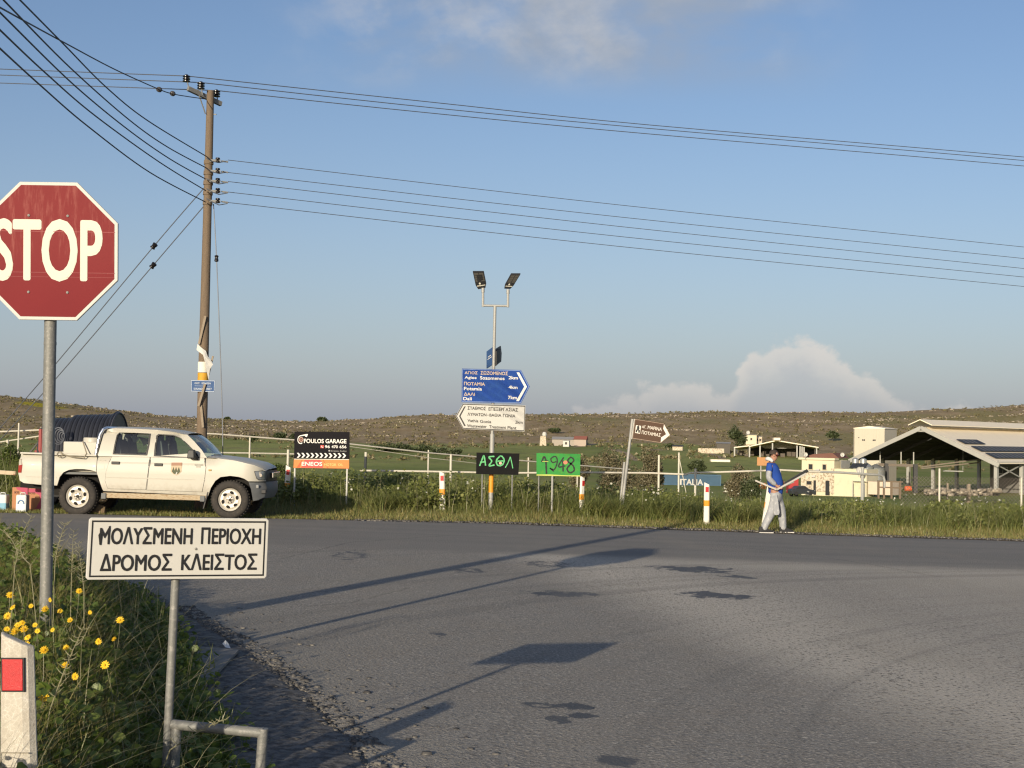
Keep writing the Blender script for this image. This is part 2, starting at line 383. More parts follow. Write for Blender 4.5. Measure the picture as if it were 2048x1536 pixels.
# ------------------------------------------------------------------ ground
def terrain():
    angs = list(np.arange(-180, -34, 8))+list(np.arange(-34, -22, 1.0))+list(np.arange(-22, 22.01, 0.13))+list(np.arange(23, 35, 1.0))+list(np.arange(36, 181, 8))
    rad = [0.0, 1.5, 3.0]; r = 4.0
    while r < 1000: rad.append(r); r *= 1.0155
    rad += [1010, 1030, 1060, 1100, 1200, 1400, 1800, 2600]
    na, nr = len(angs), len(rad)
    V = np.zeros((nr, na, 3)); C = np.zeros((nr, na, 4), np.float32)
    tracks = []
    for pl in [[(1150, 894), (1185, 888), (1215, 883)], [(1225, 899), (1250, 906), (1275, 921)], [(1225, 899), (1300, 901), (1370, 899)], [(1237, 887), (1262, 893)], [(1415, 906), (1445, 917)], [(1290, 900), (1330, 898)]]:
        tracks.append([gpt(*p) for p in pl])
    for i, rr_ in enumerate(rad):
        for j, a in enumerate(angs):
            ar = R(a); x, y = rr_*math.sin(ar), rr_*math.cos(ar)
            z = G(x, y) if y > 0 else -0.3
            V[i, j] = (x, y, z)
            if y > 60 and abs(a) < 23:
                px = 1024+FPX*x/y
                hill = sm(600, 720, y + 70*noise.noise((x*0.01, y*0.008, 9)) + 40*(px > 1400))
                trk = 0.0
                if y > 400:
                    for pl in tracks:
                        for p, q in zip(pl[:-1], pl[1:]):
                            dx_, dy_ = q.x-p.x, q.y-p.y; t = max(0, min(1, ((x-p.x)*dx_+(y-p.y)*dy_)/(dx_*dx_+dy_*dy_)))
                            dd = math.hypot(x-p.x-t*dx_, (y-p.y-t*dy_)*0.5)
                            trk = max(trk, 1-dd/2.6)
                yel = math.exp(-((px-85)/60)**2-((y-905)/22)**2) if hill > 0.5 else 0
                C[i, j] = (hill, max(0, trk), yel, 1)
    V[:, :, 2] -= 0.0
    vv = V.reshape(-1, 3); q = []
    idx = np.arange(nr*na).reshape(nr, na)
    a = idx[:-1, :-1].ravel(); b = idx[:-1, 1:].ravel(); c = idx[1:, 1:].ravel(); dd = idx[1:, :-1].ravel()
    m = bpy.data.materials.new('ground'); m.use_nodes = True
    t = NT(m.node_tree); bs = t.n['Principled BSDF']; bs.inputs['Roughness'].default_value = 0.95; bs.inputs['Specular IOR Level'].default_value = 0.1
    at_ = t.node('ShaderNodeVertexColor', layer_name='cover'); cr = t.node('ShaderNodeSeparateColor'); t.l.new(at_.outputs[0], cr.inputs[0])
    pos = t.node('ShaderNodeNewGeometry').outputs['Position']
    px_, py_, pz_ = t.sep(pos)
    flat = t.comb(px_, t.math('MULTIPLY', py_, 0.35), 0.0)
    n_big = t.noise(flat, 0.018, 4, 0.55); n_mid = t.noise(flat, 0.12, 5, 0.6); n_fine = t.noise(flat, 0.8, 5, 0.65)
    field = t.mix(t.sstep(n_big, 0.36, 0.62), (0.180, 0.212, 0.054), (0.285, 0.300, 0.092))
    strip = t.noise(t.comb(t.math('MULTIPLY', px_, 0.003), t.math('MULTIPLY', py_, 0.03), 0.0), 1.0, 4, 0.6)
    field = t.mix(t.math('MULTIPLY', t.sstep(strip, 0.5, 0.7), 0.6), field, (0.270, 0.230, 0.105))
    field = t.mix(t.math('MULTIPLY', t.sstep(n_mid, 0.45, 0.75), 0.5), field, (0.125, 0.135, 0.048))
    hill = t.mix(t.sstep(n_mid, 0.35, 0.7), (0.265, 0.195, 0.105), (0.385, 0.295, 0.175))
    hill = t.mix(t.math('MULTIPLY', t.sstep(n_big, 0.50, 0.66), 0.75), hill, (0.225, 0.205, 0.080))
    hill = t.mix(t.math('MULTIPLY', t.sstep(n_fine, 0.50, 0.72), 0.55), hill, (0.160, 0.130, 0.066))
    rk = t.sstep(t.noise(t.comb(px_, t.math('MULTIPLY', py_, 0.6), t.math('MULTIPLY', pz_, 2.0)), 0.33, 7, 0.7), 0.60, 0.68)
    hill = t.mix(t.math('MULTIPLY', rk, 0.7), hill, (0.36, 0.31, 0.245))
    hf = t.sstep(t.math('ADD', cr.outputs[0], t.math('MULTIPLY', t.math('SUBTRACT', n_mid, 0.5), 0.7)), 0.35, 0.65)
    c_ = t.mix(hf, field, hill)
    c_ = t.mix(t.sstep(cr.outputs[1], 0.15, 0.6), c_, (0.34, 0.26, 0.17))
    c_ = t.mix(t.sstep(t.math('MULTIPLY', cr.outputs[2], t.math('ADD', n_fine, 0.4)), 0.25, 0.6), c_, (0.40, 0.33, 0.02))
    soil = t.mix(t.noise(pos, 6, 5, 0.65), (0.075, 0.060, 0.040), (0.15, 0.125, 0.085))
    c_ = t.mix(t.sstep(py_, 36, 60), soil, c_)
    t.l.new(c_, bs.inputs['Base Color'])
    bn = t.node('ShaderNodeBump'); bn.inputs['Strength'].default_value = 0.8; bn.inputs['Distance'].default_value = 0.4
    t.l.new(n_fine, bn.inputs['Height']); t.l.new(bn.outputs[0], bs.inputs['Normal'])
    o = soup('ground', [(vv, np.stack([a, dd, c, b], 1), 0)], [m], smooth=True)
    ca = o.data.color_attributes.new('cover', 'FLOAT_COLOR', 'POINT'); ca.data.foreach_set('color', C.ravel())
    tag(o, kind='structure')
terrain()

# ------------------------------------------------------------------ road
FAR = [gpt(*p) for p in [(0, 1026), (300, 1032), (560, 1038), (1024, 1047), (1500, 1063), (2048, 1081)]]
fx = [p.x for p in FAR]; fy = [p.y for p in FAR]
sl0 = (fy[2]-fy[0])/(fx[2]-fx[0]); sl1 = (fy[-1]-fy[-3])/(fx[-1]-fx[-3])
def yfar(x):
    if x < fx[0]: return fy[0]+(x-fx[0])*sl0
    if x > fx[-1]: return fy[-1]+(x-fx[-1])*sl1
    return float(np.interp(x, fx, fy))
NEAR = [gpt(*p) for p in [(720, 1536), (600, 1400), (480, 1305), (372, 1240), (300, 1188)]]
nx = [-60, -20, -8, -5.2]+[p.x for p in NEAR[::-1]]+[-0.35, 0.3]
ny = [19, 18.4, 17.6, 16.9]+[p.y for p in NEAR[::-1]]+[4, -12]
def ylow(x):
    return float(np.interp(x, nx, ny))
def xleft(y):      # asphalt edge on the left side at depth y
    return float(np.interp(y, ny[::-1], nx[::-1]))
WB = [gpt(*p) for p in [(430, 1560), (392, 1455), (362, 1355), (325, 1275), (262, 1205)]]
wx = [-1.0]+[p.x for p in WB]+[-5.2, -8, -20]; wy = [5.0]+[p.y for p in WB]+[16.6, 17.3, 18.2]
def xweed(y): return float(np.interp(y, wy, wx))
def road():
    xs = np.unique(np.concatenate([np.arange(-60, -9, 1.0), np.arange(-9, 14, 0.11), np.arange(14, 61, 1.0)]))
    ns = 70; V = []
    for x in xs:
        y0 = ylow(x); y1 = yfar(x)
        y0 += 0.10*noise.noise((x*3.0, 1.3, 0))*(y0 > 4); y1 += 0.10*noise.noise((x*1.7, 5.3, 0))+0.04*noise.noise((x*6, 2, 0))
        for k in range(ns+1):
            y = y0+(y1-y0)*k/ns
            edge = 0.012 if 0 < k < ns else -0.03
            V.append((x, y, G(x, y)+edge))
    V = np.array(V); n = len(xs); idx = np.arange(n*(ns+1)).reshape(n, ns+1)
    q = np.stack([idx[:-1, :-1].ravel(), idx[1:, :-1].ravel(), idx[1:, 1:].ravel(), idx[:-1, 1:].ravel()], 1)
    m = bpy.data.materials.new('old_asphalt'); m.use_nodes = True
    t = NT(m.node_tree); b = t.n['Principled BSDF']; b.inputs['Specular IOR Level'].default_value = 0.25
    pos = t.node('ShaderNodeNewGeometry').outputs['Position']; x_, y_, z_ = t.sep(pos)
    nb = t.noise(pos, 0.45, 4, 0.6); nm = t.noise(pos, 2.2, 4, 0.6)
    # mask of the smooth main carriageway (lies beyond this line, with wheel tracks along it)
    vy = t.math('ADD', y_, t.math('ADD', t.math('MULTIPLY', x_, -0.03), t.math('MULTIPLY', t.math('SUBTRACT', nm, 0.5), 0.5)))
    main = t.sstep(vy, 20.6, 21.8)
    speck = t.noise(pos, 48, 2, 0.6); speck2 = t.noise(pos, 30, 3, 0.7)
    side = t.mix(nb, (0.215, 0.200, 0.175), (0.285, 0.263, 0.228))
    side = t.mix(t.sstep(nm, 0.42, 0.72), side, (0.25, 0.225, 0.19))
    # worn, sandier wheel path sweeping to the right
    e = t.math('SUBTRACT', x_, t.math('ADD', 1.55, t.math('MULTIPLY', t.math('SUBTRACT', 13.2, y_), 0.215)))
    e = t.math('ADD', e, t.math('MULTIPLY', t.math('SUBTRACT', nb, 0.5), 0.9))
    worn = t.math('MULTIPLY', t.sstep(e, -0.45, 1.0), t.math('SUBTRACT', 1.0, t.math('MULTIPLY', t.sstep(e, 1.0, 3.2), 0.55)))
    side = t.mix(t.math('MULTIPLY', worn, 0.75), side, (0.58, 0.52, 0.425))
    grainmix = t.math('ADD', 0.55, t.math('MULTIPLY', worn, 0.4))
    side = t.mix(t.math('MULTIPLY', t.sstep(speck, 0.52, 0.66), grainmix), side, (0.56, 0.51, 0.43))
    side = t.mix(t.math('MULTIPLY', t.sstep(speck2, 0.52, 0.66), grainmix), side, (0.072, 0.067, 0.060))
    tracks = t.noise(t.comb(t.math('MULTIPLY', x_, 0.05), t.math('MULTIPLY', vy, 1.7), 0.0), 1.0, 4, 0.6)
    mainc = t.mix(tracks, (0.160, 0.150, 0.136), (0.270, 0.250, 0.218))
    c_ = t.mix(main, side, mainc)
    # pale gravelly seam where the side street meets the carriageway
    seam = t.math('MULTIPLY', t.sstep(vy, 19.6, 20.7), t.math('SUBTRACT', 1.0, t.sstep(vy, 20.8, 22.2)))
    seam = t.math('MULTIPLY', seam, t.sstep(x_, 0.0, 4.5))
    seam2 = t.math('MULTIPLY', t.sstep(t.math('ADD', x_, t.math('MULTIPLY', nb, 1.5)), 4.6, 7.5), t.math('MULTIPLY', t.sstep(vy, 14.0, 19.5), t.math('SUBTRACT', 1.0, t.sstep(vy, 20.5, 21.6))))
    seam = t.math('MAXIMUM', seam, seam2)
    c_ = t.mix(t.math('MULTIPLY', seam, t.math('ADD', 0.25, t.math('MULTIPLY', t.sstep(speck2, 0.38, 0.6), 0.5))), c_, (0.48, 0.43, 0.35))
    # dust along the near left edge
    ex = t.math('ADD', t.math('SUBTRACT', x_, t.math('MULTIPLY', t.math('SUBTRACT', 7.3, y_), 0.335)), 0.80)
    dust = t.math('MULTIPLY', t.math('SUBTRACT', 1.0, t.sstep(t.math('ADD', ex, t.math('MULTIPLY', t.math('SUBTRACT', nm, 0.5), 0.8)), 0.05, 0.9)), t.math('SUBTRACT', 1.0, t.sstep(y_, 13, 16)))
    c_ = t.mix(t.math('MULTIPLY', dust, 0.75), c_, (0.30, 0.27, 0.22))
    # tar and oil stains
    wob = t.node('ShaderNodeTexNoise'); wob.inputs['Scale'].default_value = 5.0; wob.inputs['Detail'].default_value = 6; wob.inputs['Roughness'].default_value = 0.7; t.l.new(pos, wob.inputs['Vector'])
    st = None
    for (px, py, rx, ry, hole) in [(1385, 1140, .62, .55, 0), (1480, 1156, .28, .25, 0), (1425, 1192, .42, .42, 0), (1480, 1195, .22, .2, 0), (700, 1112, .28, .8, .5), (1095, 1130, .34, .6, .5), (940, 1143, .25, .35, .3), (1120, 1190, .40, .36, .0), (1170, 1190, .22, .22, 0), (1120, 1440, .10, .14, 0), (1150, 1416, .13, .16, 0), (1070, 1414, .16, .12, .3), (880, 1272, .10, .14, .2), (1240, 1526, .16, .16, 0), (1160, 1436, .12, .12, 0)]:
        p = gpt(px, py); sc = p.y/2840.0
        dd = t.node('ShaderNodeVectorMath', operation='MULTIPLY_ADD')
        mp = t.comb(t.math('DIVIDE', t.math('SUBTRACT', x_, p.x), rx), t.math('DIVIDE', t.math('SUBTRACT', y_, p.y), ry), 0.0)
        ln = t.node('ShaderNodeVectorMath', operation='LENGTH'); t.l.new(mp, ln.inputs[0])
        r_ = t.math('ADD', ln.outputs['Value'], t.math('MULTIPLY', t.math('SUBTRACT', wob.outputs[0], 0.5), 3.4))
        k = t.math('SUBTRACT', 1.0, t.sstep(r_, 0.68, 0.86))
        if hole: k = t.math('MULTIPLY', k, t.sstep(r_, hole-0.1, hole+0.05))
        st = k if st is None else t.math('MAXIMUM', st, k)
    c_ = t.mix(t.math('MULTIPLY', st, 0.88), c_, (0.045, 0.046, 0.050))
    # hairline cracks
    cr = None
    for pl in ([(1500, 1098), (1620, 1112), (1740, 1130), (1880, 1156)], [(820, 1178), (700, 1208), (610, 1216)], [(560, 1120), (700, 1086), (900, 1072)]):
        cq = [gpt(*p) for p in pl]
        for a, c in zip(cq[:-1], cq[1:]):
            dx_, dy_ = c.x-a.x, c.y-a.y; L2 = dx_*dx_+dy_*dy_
            wx_ = t.math('ADD', x_, t.math('MULTIPLY', t.math('SUBTRACT', wob.outputs[0], 0.5), 0.18)); wy_ = t.math('ADD', y_, t.math('MULTIPLY', t.math('SUBTRACT', nm, 0.5), 0.3))
            ax_ = t.math('SUBTRACT', wx_, a.x); ay_ = t.math('SUBTRACT', wy_, a.y)
            tt = t.math('DIVIDE', t.math('ADD', t.math('MULTIPLY', ax_, dx_), t.math('MULTIPLY', ay_, dy_)), L2, clamp=True)
            ex_ = t.math('SUBTRACT', ax_, t.math('MULTIPLY', tt, dx_)); ey_ = t.math('SUBTRACT', ay_, t.math('MULTIPLY', tt, dy_))
            dl = t.math('SQRT', t.math('ADD', t.math('MULTIPLY', ex_, ex_), t.math('MULTIPLY', ey_, ey_)))
            k = t.math('SUBTRACT', 1.0, t.sstep(dl, 0.008, 0.03)); cr = k if cr is None else t.math('MAXIMUM', cr, k)
    c_ = t.mix(t.math('MULTIPLY', cr, 0.35), c_, (0.06, 0.055, 0.05))
    # patchy tone: worn and dusty areas, faint tyre arcs, pale chips
    big = t.noise(t.mapping(pos, scale=(.6, .22, 1), rot=(0, 0, R(12))), 1.0, 4, 0.6)
    c_ = t.mix(t.math('MULTIPLY', t.sstep(big, 0.45, 0.72), 0.35), c_, (0.30, 0.265, 0.21))
    rad = t.math('SQRT', t.math('ADD', t.math('POWER', t.math('SUBTRACT', x_, 14.0), 2.0), t.math('POWER', t.math('SUBTRACT', y_, 5.0), 2.0)))
    arc = t.noise(t.comb(t.math('MULTIPLY', rad, 2.1), t.math('MULTIPLY', nb, 0.6), 0.0), 1.0, 3, 0.6)
    c_ = t.mix(t.math('MULTIPLY', t.math('MULTIPLY', t.sstep(arc, 0.52, 0.70), t.math('SUBTRACT', 1.0, main)), 0.26), c_, (0.12, 0.115, 0.105))
    chip = t.sstep(t.noise(t.mapping(pos, loc=(9, 4, 0)), 17, 1, 0.4), 0.76, 0.80)
    c_ = t.mix(t.math('MULTIPLY', chip, 0.7), c_, (0.52, 0.48, 0.40))
    t.l.new(c_, b.inputs['Base Color'])
    t.l.new(t.math('SUBTRACT', 0.92, t.math('MULTIPLY', st, 0.3)), b.inputs['Roughness'])
    bn = t.node('ShaderNodeBump'); bn.inputs['Strength'].default_value = 0.8; bn.inputs['Distance'].default_value = 0.016
    t.l.new(t.math('ADD', t.math('MULTIPLY', speck, 0.8), speck2), bn.inputs['Height']); t.l.new(bn.outputs[0], b.inputs['Normal'])
    tag(soup('road', [(V, q, 0)], [m], smooth=True), kind='structure')
road()

def rubble():
    """broken asphalt and stones between the verge and the road, and the stony far edge"""
    ch = []; base = np.array([(-1, -1, -1), (1, -1, -1), (1, 1, -1), (-1, 1, -1), (-.7, -.7, 1), (.7, -.7, 1), (.7, .7, 1), (-.7, .7, 1)], float)
    fq = np.array([(3, 2, 1, 0), (4, 5, 6, 7), (0, 1, 5, 4), (1, 2, 6, 5), (2, 3, 7, 6), (3, 0, 4, 7)])
    pts = []
    for _ in range(9000):
        y = random.uniform(5.5, 13.6); a, b = xweed(y)-0.1, xleft(y)+0.25
        if random.random() < 0.05: b += 0.6
        x = random.uniform(a, b); s_ = random.choice([.004, .005, .006, .008, .011, .016])*random.uniform(.6, 1.4)
        pts.append((x, y, s_))
    for _ in range(1500):
        x = random.uniform(-3, 12); y = yfar(x)+random.gauss(0.02, 0.12); pts.append((x, y, random.uniform(.008, .026)))
    V = np.zeros((len(pts), 8, 3))
    for i, (x, y, s_) in enumerate(pts):
        a = random.uniform(0, 6.28); c, n = math.cos(a), math.sin(a)
        bb = base*np.array([s_*random.uniform(.7, 1.6), s_, s_*random.uniform(.3, .7)])*rng.uniform(.75, 1.2, (8, 3))
        V[i, :, 0] = x+bb[:, 0]*c-bb[:, 1]*n; V[i, :, 1] = y+bb[:, 0]*n+bb[:, 1]*c; V[i, :, 2] = G(x, y)+0.012+bb[:, 2]
    F = (np.arange(len(pts))*8)[:, None, None]+fq[None]
    m = leafmat('broken_asphalt_and_stones', [(0.05, 0.048, 0.046), (0.09, 0.085, 0.08), (0.14, 0.13, 0.115), (0.26, 0.235, 0.20)], trans=0.0)
    tag(soup('rubble', [(V.reshape(-1, 3), F.reshape(-1, 4), 0)], [m]), 'loose stones and crumbled asphalt along the road edges', 'rubble', kind='stuff')
    # the bare strip itself
    ys = np.arange(5.2, 14.2, 0.1); V = []
    for y in ys:
        a, b = xweed(y)-0.5, xleft(y)+0.12+0.1*noise.noise((y*2.3, 0, 4))
        for k in range(9):
            x = a+(b-a)*k/8; V.append((x, y, G(x, y)+(0.022+0.012*noise.noise((x*5, y*5, 0)) if 0 < k < 8 else 0.0)))
    V = np.array(V); idx = np.arange(len(V)).reshape(len(ys), 9)
    q = np.stack([idx[:-1, :-1].ravel(), idx[:-1, 1:].ravel(), idx[1:, 1:].ravel(), idx[1:, :-1].ravel()], 1)
    m2 = mat('bare_gritty_ground', (0.185, 0.172, 0.155), 0.95, 0, 0.5, 9, 1.0, 30, col2=(0.090, 0.084, 0.077), th=(0.42, 0.62), spec=0.15)
    tag(soup('verge_strip', [(V, q, 0)], [m2], smooth=True), kind='structure')
rubble()

# ------------------------------------------------------------------ vegetation
S_green = [(0.068, 0.086, 0.018), (0.125, 0.150, 0.032), (0.20, 0.21, 0.05), (0.29, 0.27, 0.09)]
S_yel = [(0.13, 0.125, 0.036), (0.22, 0.195, 0.062), (0.33, 0.275, 0.11), (0.44, 0.36, 0.165)]
S_broad = [(0.048, 0.072, 0.016), (0.082, 0.114, 0.025), (0.125, 0.160, 0.037), (0.185, 0.205, 0.056)]
S_far = [(0.095, 0.116, 0.030), (0.168, 0.198, 0.054), (0.255, 0.272, 0.086), (0.36, 0.345, 0.14)]; S_farb = [(0.100, 0.122, 0.030), (0.165, 0.190, 0.050), (0.240, 0.258, 0.074), (0.34, 0.325, 0.115)]
ML_fg = leafmat('roadside_green_grass', S_far, 0.35); ML_fb = leafmat('roadside_broad_leaves', S_farb, 0.3)
ML_g = leafmat('green_grass', S_green); ML_y = leafmat('dry_grass', S_yel); ML_b = leafmat('broad_leaves', S_broad)
ML_vb = leafmat('verge_leaves', [(0.060, 0.095, 0.018), (0.110, 0.165, 0.030), (0.180, 0.235, 0.048), (0.26, 0.29, 0.080)], 0.4)
ML_st = leafmat('pale_stalks', [(0.17, 0.165, 0.085), (0.26, 0.245, 0.14), (0.34, 0.31, 0.19)], 0.15)
def mound(x, y):
    return 0.22*sm(0.05, 0.9, xweed(y)-x)
def near_verge():
    ch = []
    def scatter(n, y0=4.6, y1=17.2, wid=3.6, pw=1.0):
        out = []
        while len(out) < n:
            y = random.uniform(y0, y1); xw = xweed(y); x = xw-wid*random.random()**pw
            if x < -0.41*y-0.6: continue
            out.append((x, y, G(x, y)+mound(x, y)-0.01))
        return np.array(out)
    def patch(P, f=0.8, seed=0): return np.array([noise.noise((p[0]*f, p[1]*f, seed)) for p in P])
    edge = lambda P: np.array([0.25+0.75*sm(0, 0.9, xweed(p[1])-p[0]) for p in P])
    P = scatter(26000); n = len(P); e = edge(P)
    h_ = rng.uniform(.10, .40, n)*e*(1+0.5*patch(P)); ch.append((*blades(P, h_, rng.uniform(.004, .010, n), rng.uniform(.1, 1.1, n), rng.uniform(0, 6.28, n)), 0))
    P = scatter(12000); n = len(P); e = edge(P)
    h_ = rng.uniform(.15, .52, n)*e*(1+0.4*patch(P, .8, 5)); ch.append((*blades(P, h_, rng.uniform(.003, .007, n), rng.uniform(.2, 1.3, n), rng.uniform(0, 6.28, n), 5), 1))
    # round mallow-like leaves, thicker towards the road
    P = scatter(26000, pw=1.9); n = len(P); P[:, 2] += rng.uniform(.02, .34, n)*edge(P)*(1+0.5*patch(P, 1.3, 8)); ch.append((*leaves(P, rng.uniform(.025, .06, n), .9, 1.05, .2), 2))
    # low leaves creeping over the edge of the rubble
    out = []
    for _ in range(5200):
        y = random.uniform(5, 16.5); x = xweed(y)-.04+random.gauss(0.0, .10)+0.22*noise.noise((y*1.6, 3, 0)); out.append((x, y, G(x, y)+random.uniform(.02, .15)))
    P = np.array(out); n = len(P); ch.append((*leaves(P, rng.uniform(.025, .06, n), .9, 1.05, .2), 2))
    P = P[:2200]*1.0; n = len(P); P[:, 2] = GV(P[:, 0], P[:, 1]); ch.append((*blades(P, rng.uniform(.08, .28, n), rng.uniform(.004, .009, n), rng.uniform(.2, 1.2, n), rng.uniform(0, 6.28, n)), 0))
    # stems leaning through the weeds
    P = scatter(2600); n = len(P); ch.append((*blades(P, rng.uniform(.25, .60, n), rng.uniform(.003, .005, n), rng.uniform(.3, 1.6, n), rng.uniform(0, 6.28, n), 7, .3), 3))
    tag(soup('verge_weeds', ch, [ML_g, ML_y, ML_vb, ML_st]), 'tangled green and straw coloured weeds on the near left verge', 'weeds', kind='stuff')
near_verge()

def far_verge():
    ch = []
    def scatter(n, d0, d1, x0=-16, x1=16, pw=1.0):
        x = rng.uniform(x0, x1, n); dd = d0+(d1-d0)*rng.random(n)**pw
        y = np.array([yfar(a) for a in x])+dd; return np.stack([x, y, GV(x, y)-0.01], 1), dd
    def keep(P, dd):
        # nothing grows through the lorry's parking place
        k = ~((P[:, 0] < -4.5) & (P[:, 0] > -10.9) & (dd < 2.6))
        return P[k], dd[k]
    def patch(P, f, s_): return np.array([noise.noise((p[0]*f, p[1]*f, s_)) for p in P])
    topf = lambda P: 1.0-0.24*np.clip((P[:, 0]-1)/5, 0, 1)
    # short fringe
    P, dd = scatter(34000, 0.03, 3.2, pw=1.2); n = len(P)
    ch.append((*blades(P, rng.uniform(.04, .14, n)*(0.6+dd*0.28), rng.uniform(.007, .013, n), rng.uniform(.1, 1, n), rng.uniform(0, 6.28, n)), 1))
    P, dd = scatter(24000, 0.1, 3.2); n = len(P)
    ch.append((*blades(P, rng.uniform(.05, .15, n)*(0.6+dd*0.26), rng.uniform(.007, .013, n), rng.uniform(.1, 1, n), rng.uniform(0, 6.28, n)), 0))
    # tall dry grass in front
    P, dd = keep(*scatter(19000, 1.6, 4.2)); k = patch(P, .35, 2)+rng.normal(0, .2, len(P)) > -0.18; P = P[k]; dd = dd[k]; n = len(P)
    ch.append((*blades(P, rng.uniform(.15, .55, n)*np.clip((dd-1.8)*0.5, .16, 1.15)*topf(P), rng.uniform(.007, .013, n), rng.uniform(.2, 1.3, n), rng.uniform(0, 6.28, n)), 1))
    # tall green grass
    P, dd = keep(*scatter(64000, 2.4, 8.5)); n = len(P)
    hh = rng.uniform(.3, .85, n)*np.clip(.2+(dd-2.2)*0.36, .2, 1.0)*(1+0.7*patch(P, .6, 4))*topf(P)
    ch.append((*blades(P, hh, rng.uniform(.009, .017, n), rng.uniform(.2, 1.2, n), rng.uniform(0, 6.28, n)), 0))
    # broad-leaved clumps (mallow) behind
    cs = []
    for _ in range(330):
        x = random.uniform(-16, 15); dd = random.uniform(3.3, 8.5)
        if -10.9 < x < -4.7 and dd < 3.6: continue
        if x > 4 and random.random() < 0.45: continue
        cs.append((x, yfar(x)+dd, min(.86, .36+(dd-1.6)*0.12)*random.uniform(.65, 1.1)*(1.0-0.28*min(1, max(0, (x-1)/5)))))
    out = []
    for x, y, hh in cs:
        g = G(x, y); m_ = 330; a = rng.normal(0, 1, (m_, 3)); a /= np.linalg.norm(a, axis=1)[:, None]; a *= rng.uniform(.5, 1, (m_, 1))
        q = np.stack([x+a[:, 0]*.5, y+a[:, 1]*.5, g+hh*0.5+a[:, 2]*hh*0.5], 1); out.append(q)
    P = np.concatenate(out); n = len(P); ch.append((*leaves(P, rng.uniform(.035, .085, n), .9, 1.0, .2), 2))
    # rank growth at the frame's left, behind the lorry's tail
    P, dd = scatter(9000, 3.6, 8, -16, -9); n = len(P)
    ch.append((*blades(P, rng.uniform(.4, 1.1, n), rng.uniform(.012, .02, n), rng.uniform(.2, 1.2, n), rng.uniform(0, 6.28, n)), 0))
    # reedy clumps with long arching blades, and dead straw coloured stems
    cl = [(random.uniform(-3, 14), random.uniform(2.2, 4.5)) for _ in range(46)]+[(random.uniform(1.5, 6.5), random.uniform(2.0, 3.4)) for _ in range(22)]
    out = []
    for x, dd in cl:
        k = random.randint(40, 110); xx = rng.normal(x, .16, k); yy = yfar(x)+dd+rng.normal(0, .14, k); out.append(np.stack([xx, yy, GV(xx, yy)-.01], 1))
    P = np.concatenate(out); n = len(P)
    ch.append((*blades(P, rng.uniform(.35, .85, n), rng.uniform(.010, .018, n), rng.uniform(.5, 1.6, n), rng.uniform(0, 6.28, n), 6, .3), 0))
    P = P[::3]+np.array([.1, .2, 0]); n = len(P); ch.append((*blades(P, rng.uniform(.3, .7, n), rng.uniform(.008, .014, n), rng.uniform(.5, 1.7, n), rng.uniform(0, 6.28, n), 6, .3), 1))
    P, dd = keep(*scatter(1500, 2.4, 7.5)); n = len(P)
    ch.append((*blades(P, rng.uniform(.55, 1.05, n)*topf(P), rng.uniform(.006, .010, n), rng.uniform(.05, .5, n), rng.uniform(0, 6.28, n), 4), 3))
    out = []
    for _ in range(90):
        x = random.uniform(-6, 14); y = yfar(x)+random.uniform(2.5, 7); out += [(x+random.gauss(0, .03), y, G(x, y)+random.uniform(.45, .75)) for _ in range(3)]
    P = np.array(out); ch.append((*leaves(P, rng.uniform(.03, .06, len(P)), 1.0, 1.0, .2), 4))
    # thin grass under the lorry
    P, dd = scatter(5000, 0.05, 0.5, -12, -4); n = len(P)
    ch.append((*blades(P, rng.uniform(.03, .09, n), rng.uniform(.006, .012, n), rng.uniform(.1, 1, n), rng.uniform(0, 6.28, n)), 0))
    # beyond: rougher grass running down the bank
    x = rng.uniform(-22, 24, 26000); y = rng.uniform(34, 60, 26000); P = np.stack([x, y, GV(x, y)], 1); n = len(P)
    ch.append((*blades(P, rng.uniform(.3, .7, n), rng.uniform(.02, .035, n), rng.uniform(.2, 1, n), rng.uniform(0, 6.28, n), 3), 0))
    tag(soup('roadside_grass', ch, [ML_fg, ML_y, ML_fb, ML_st, leafmat('pale_flower_heads', [(.55, .55, .45), (.70, .68, .55)], .2)]), 'tall rough grass and mallow along the far edge of the road', 'grass', kind='stuff')
far_verge()

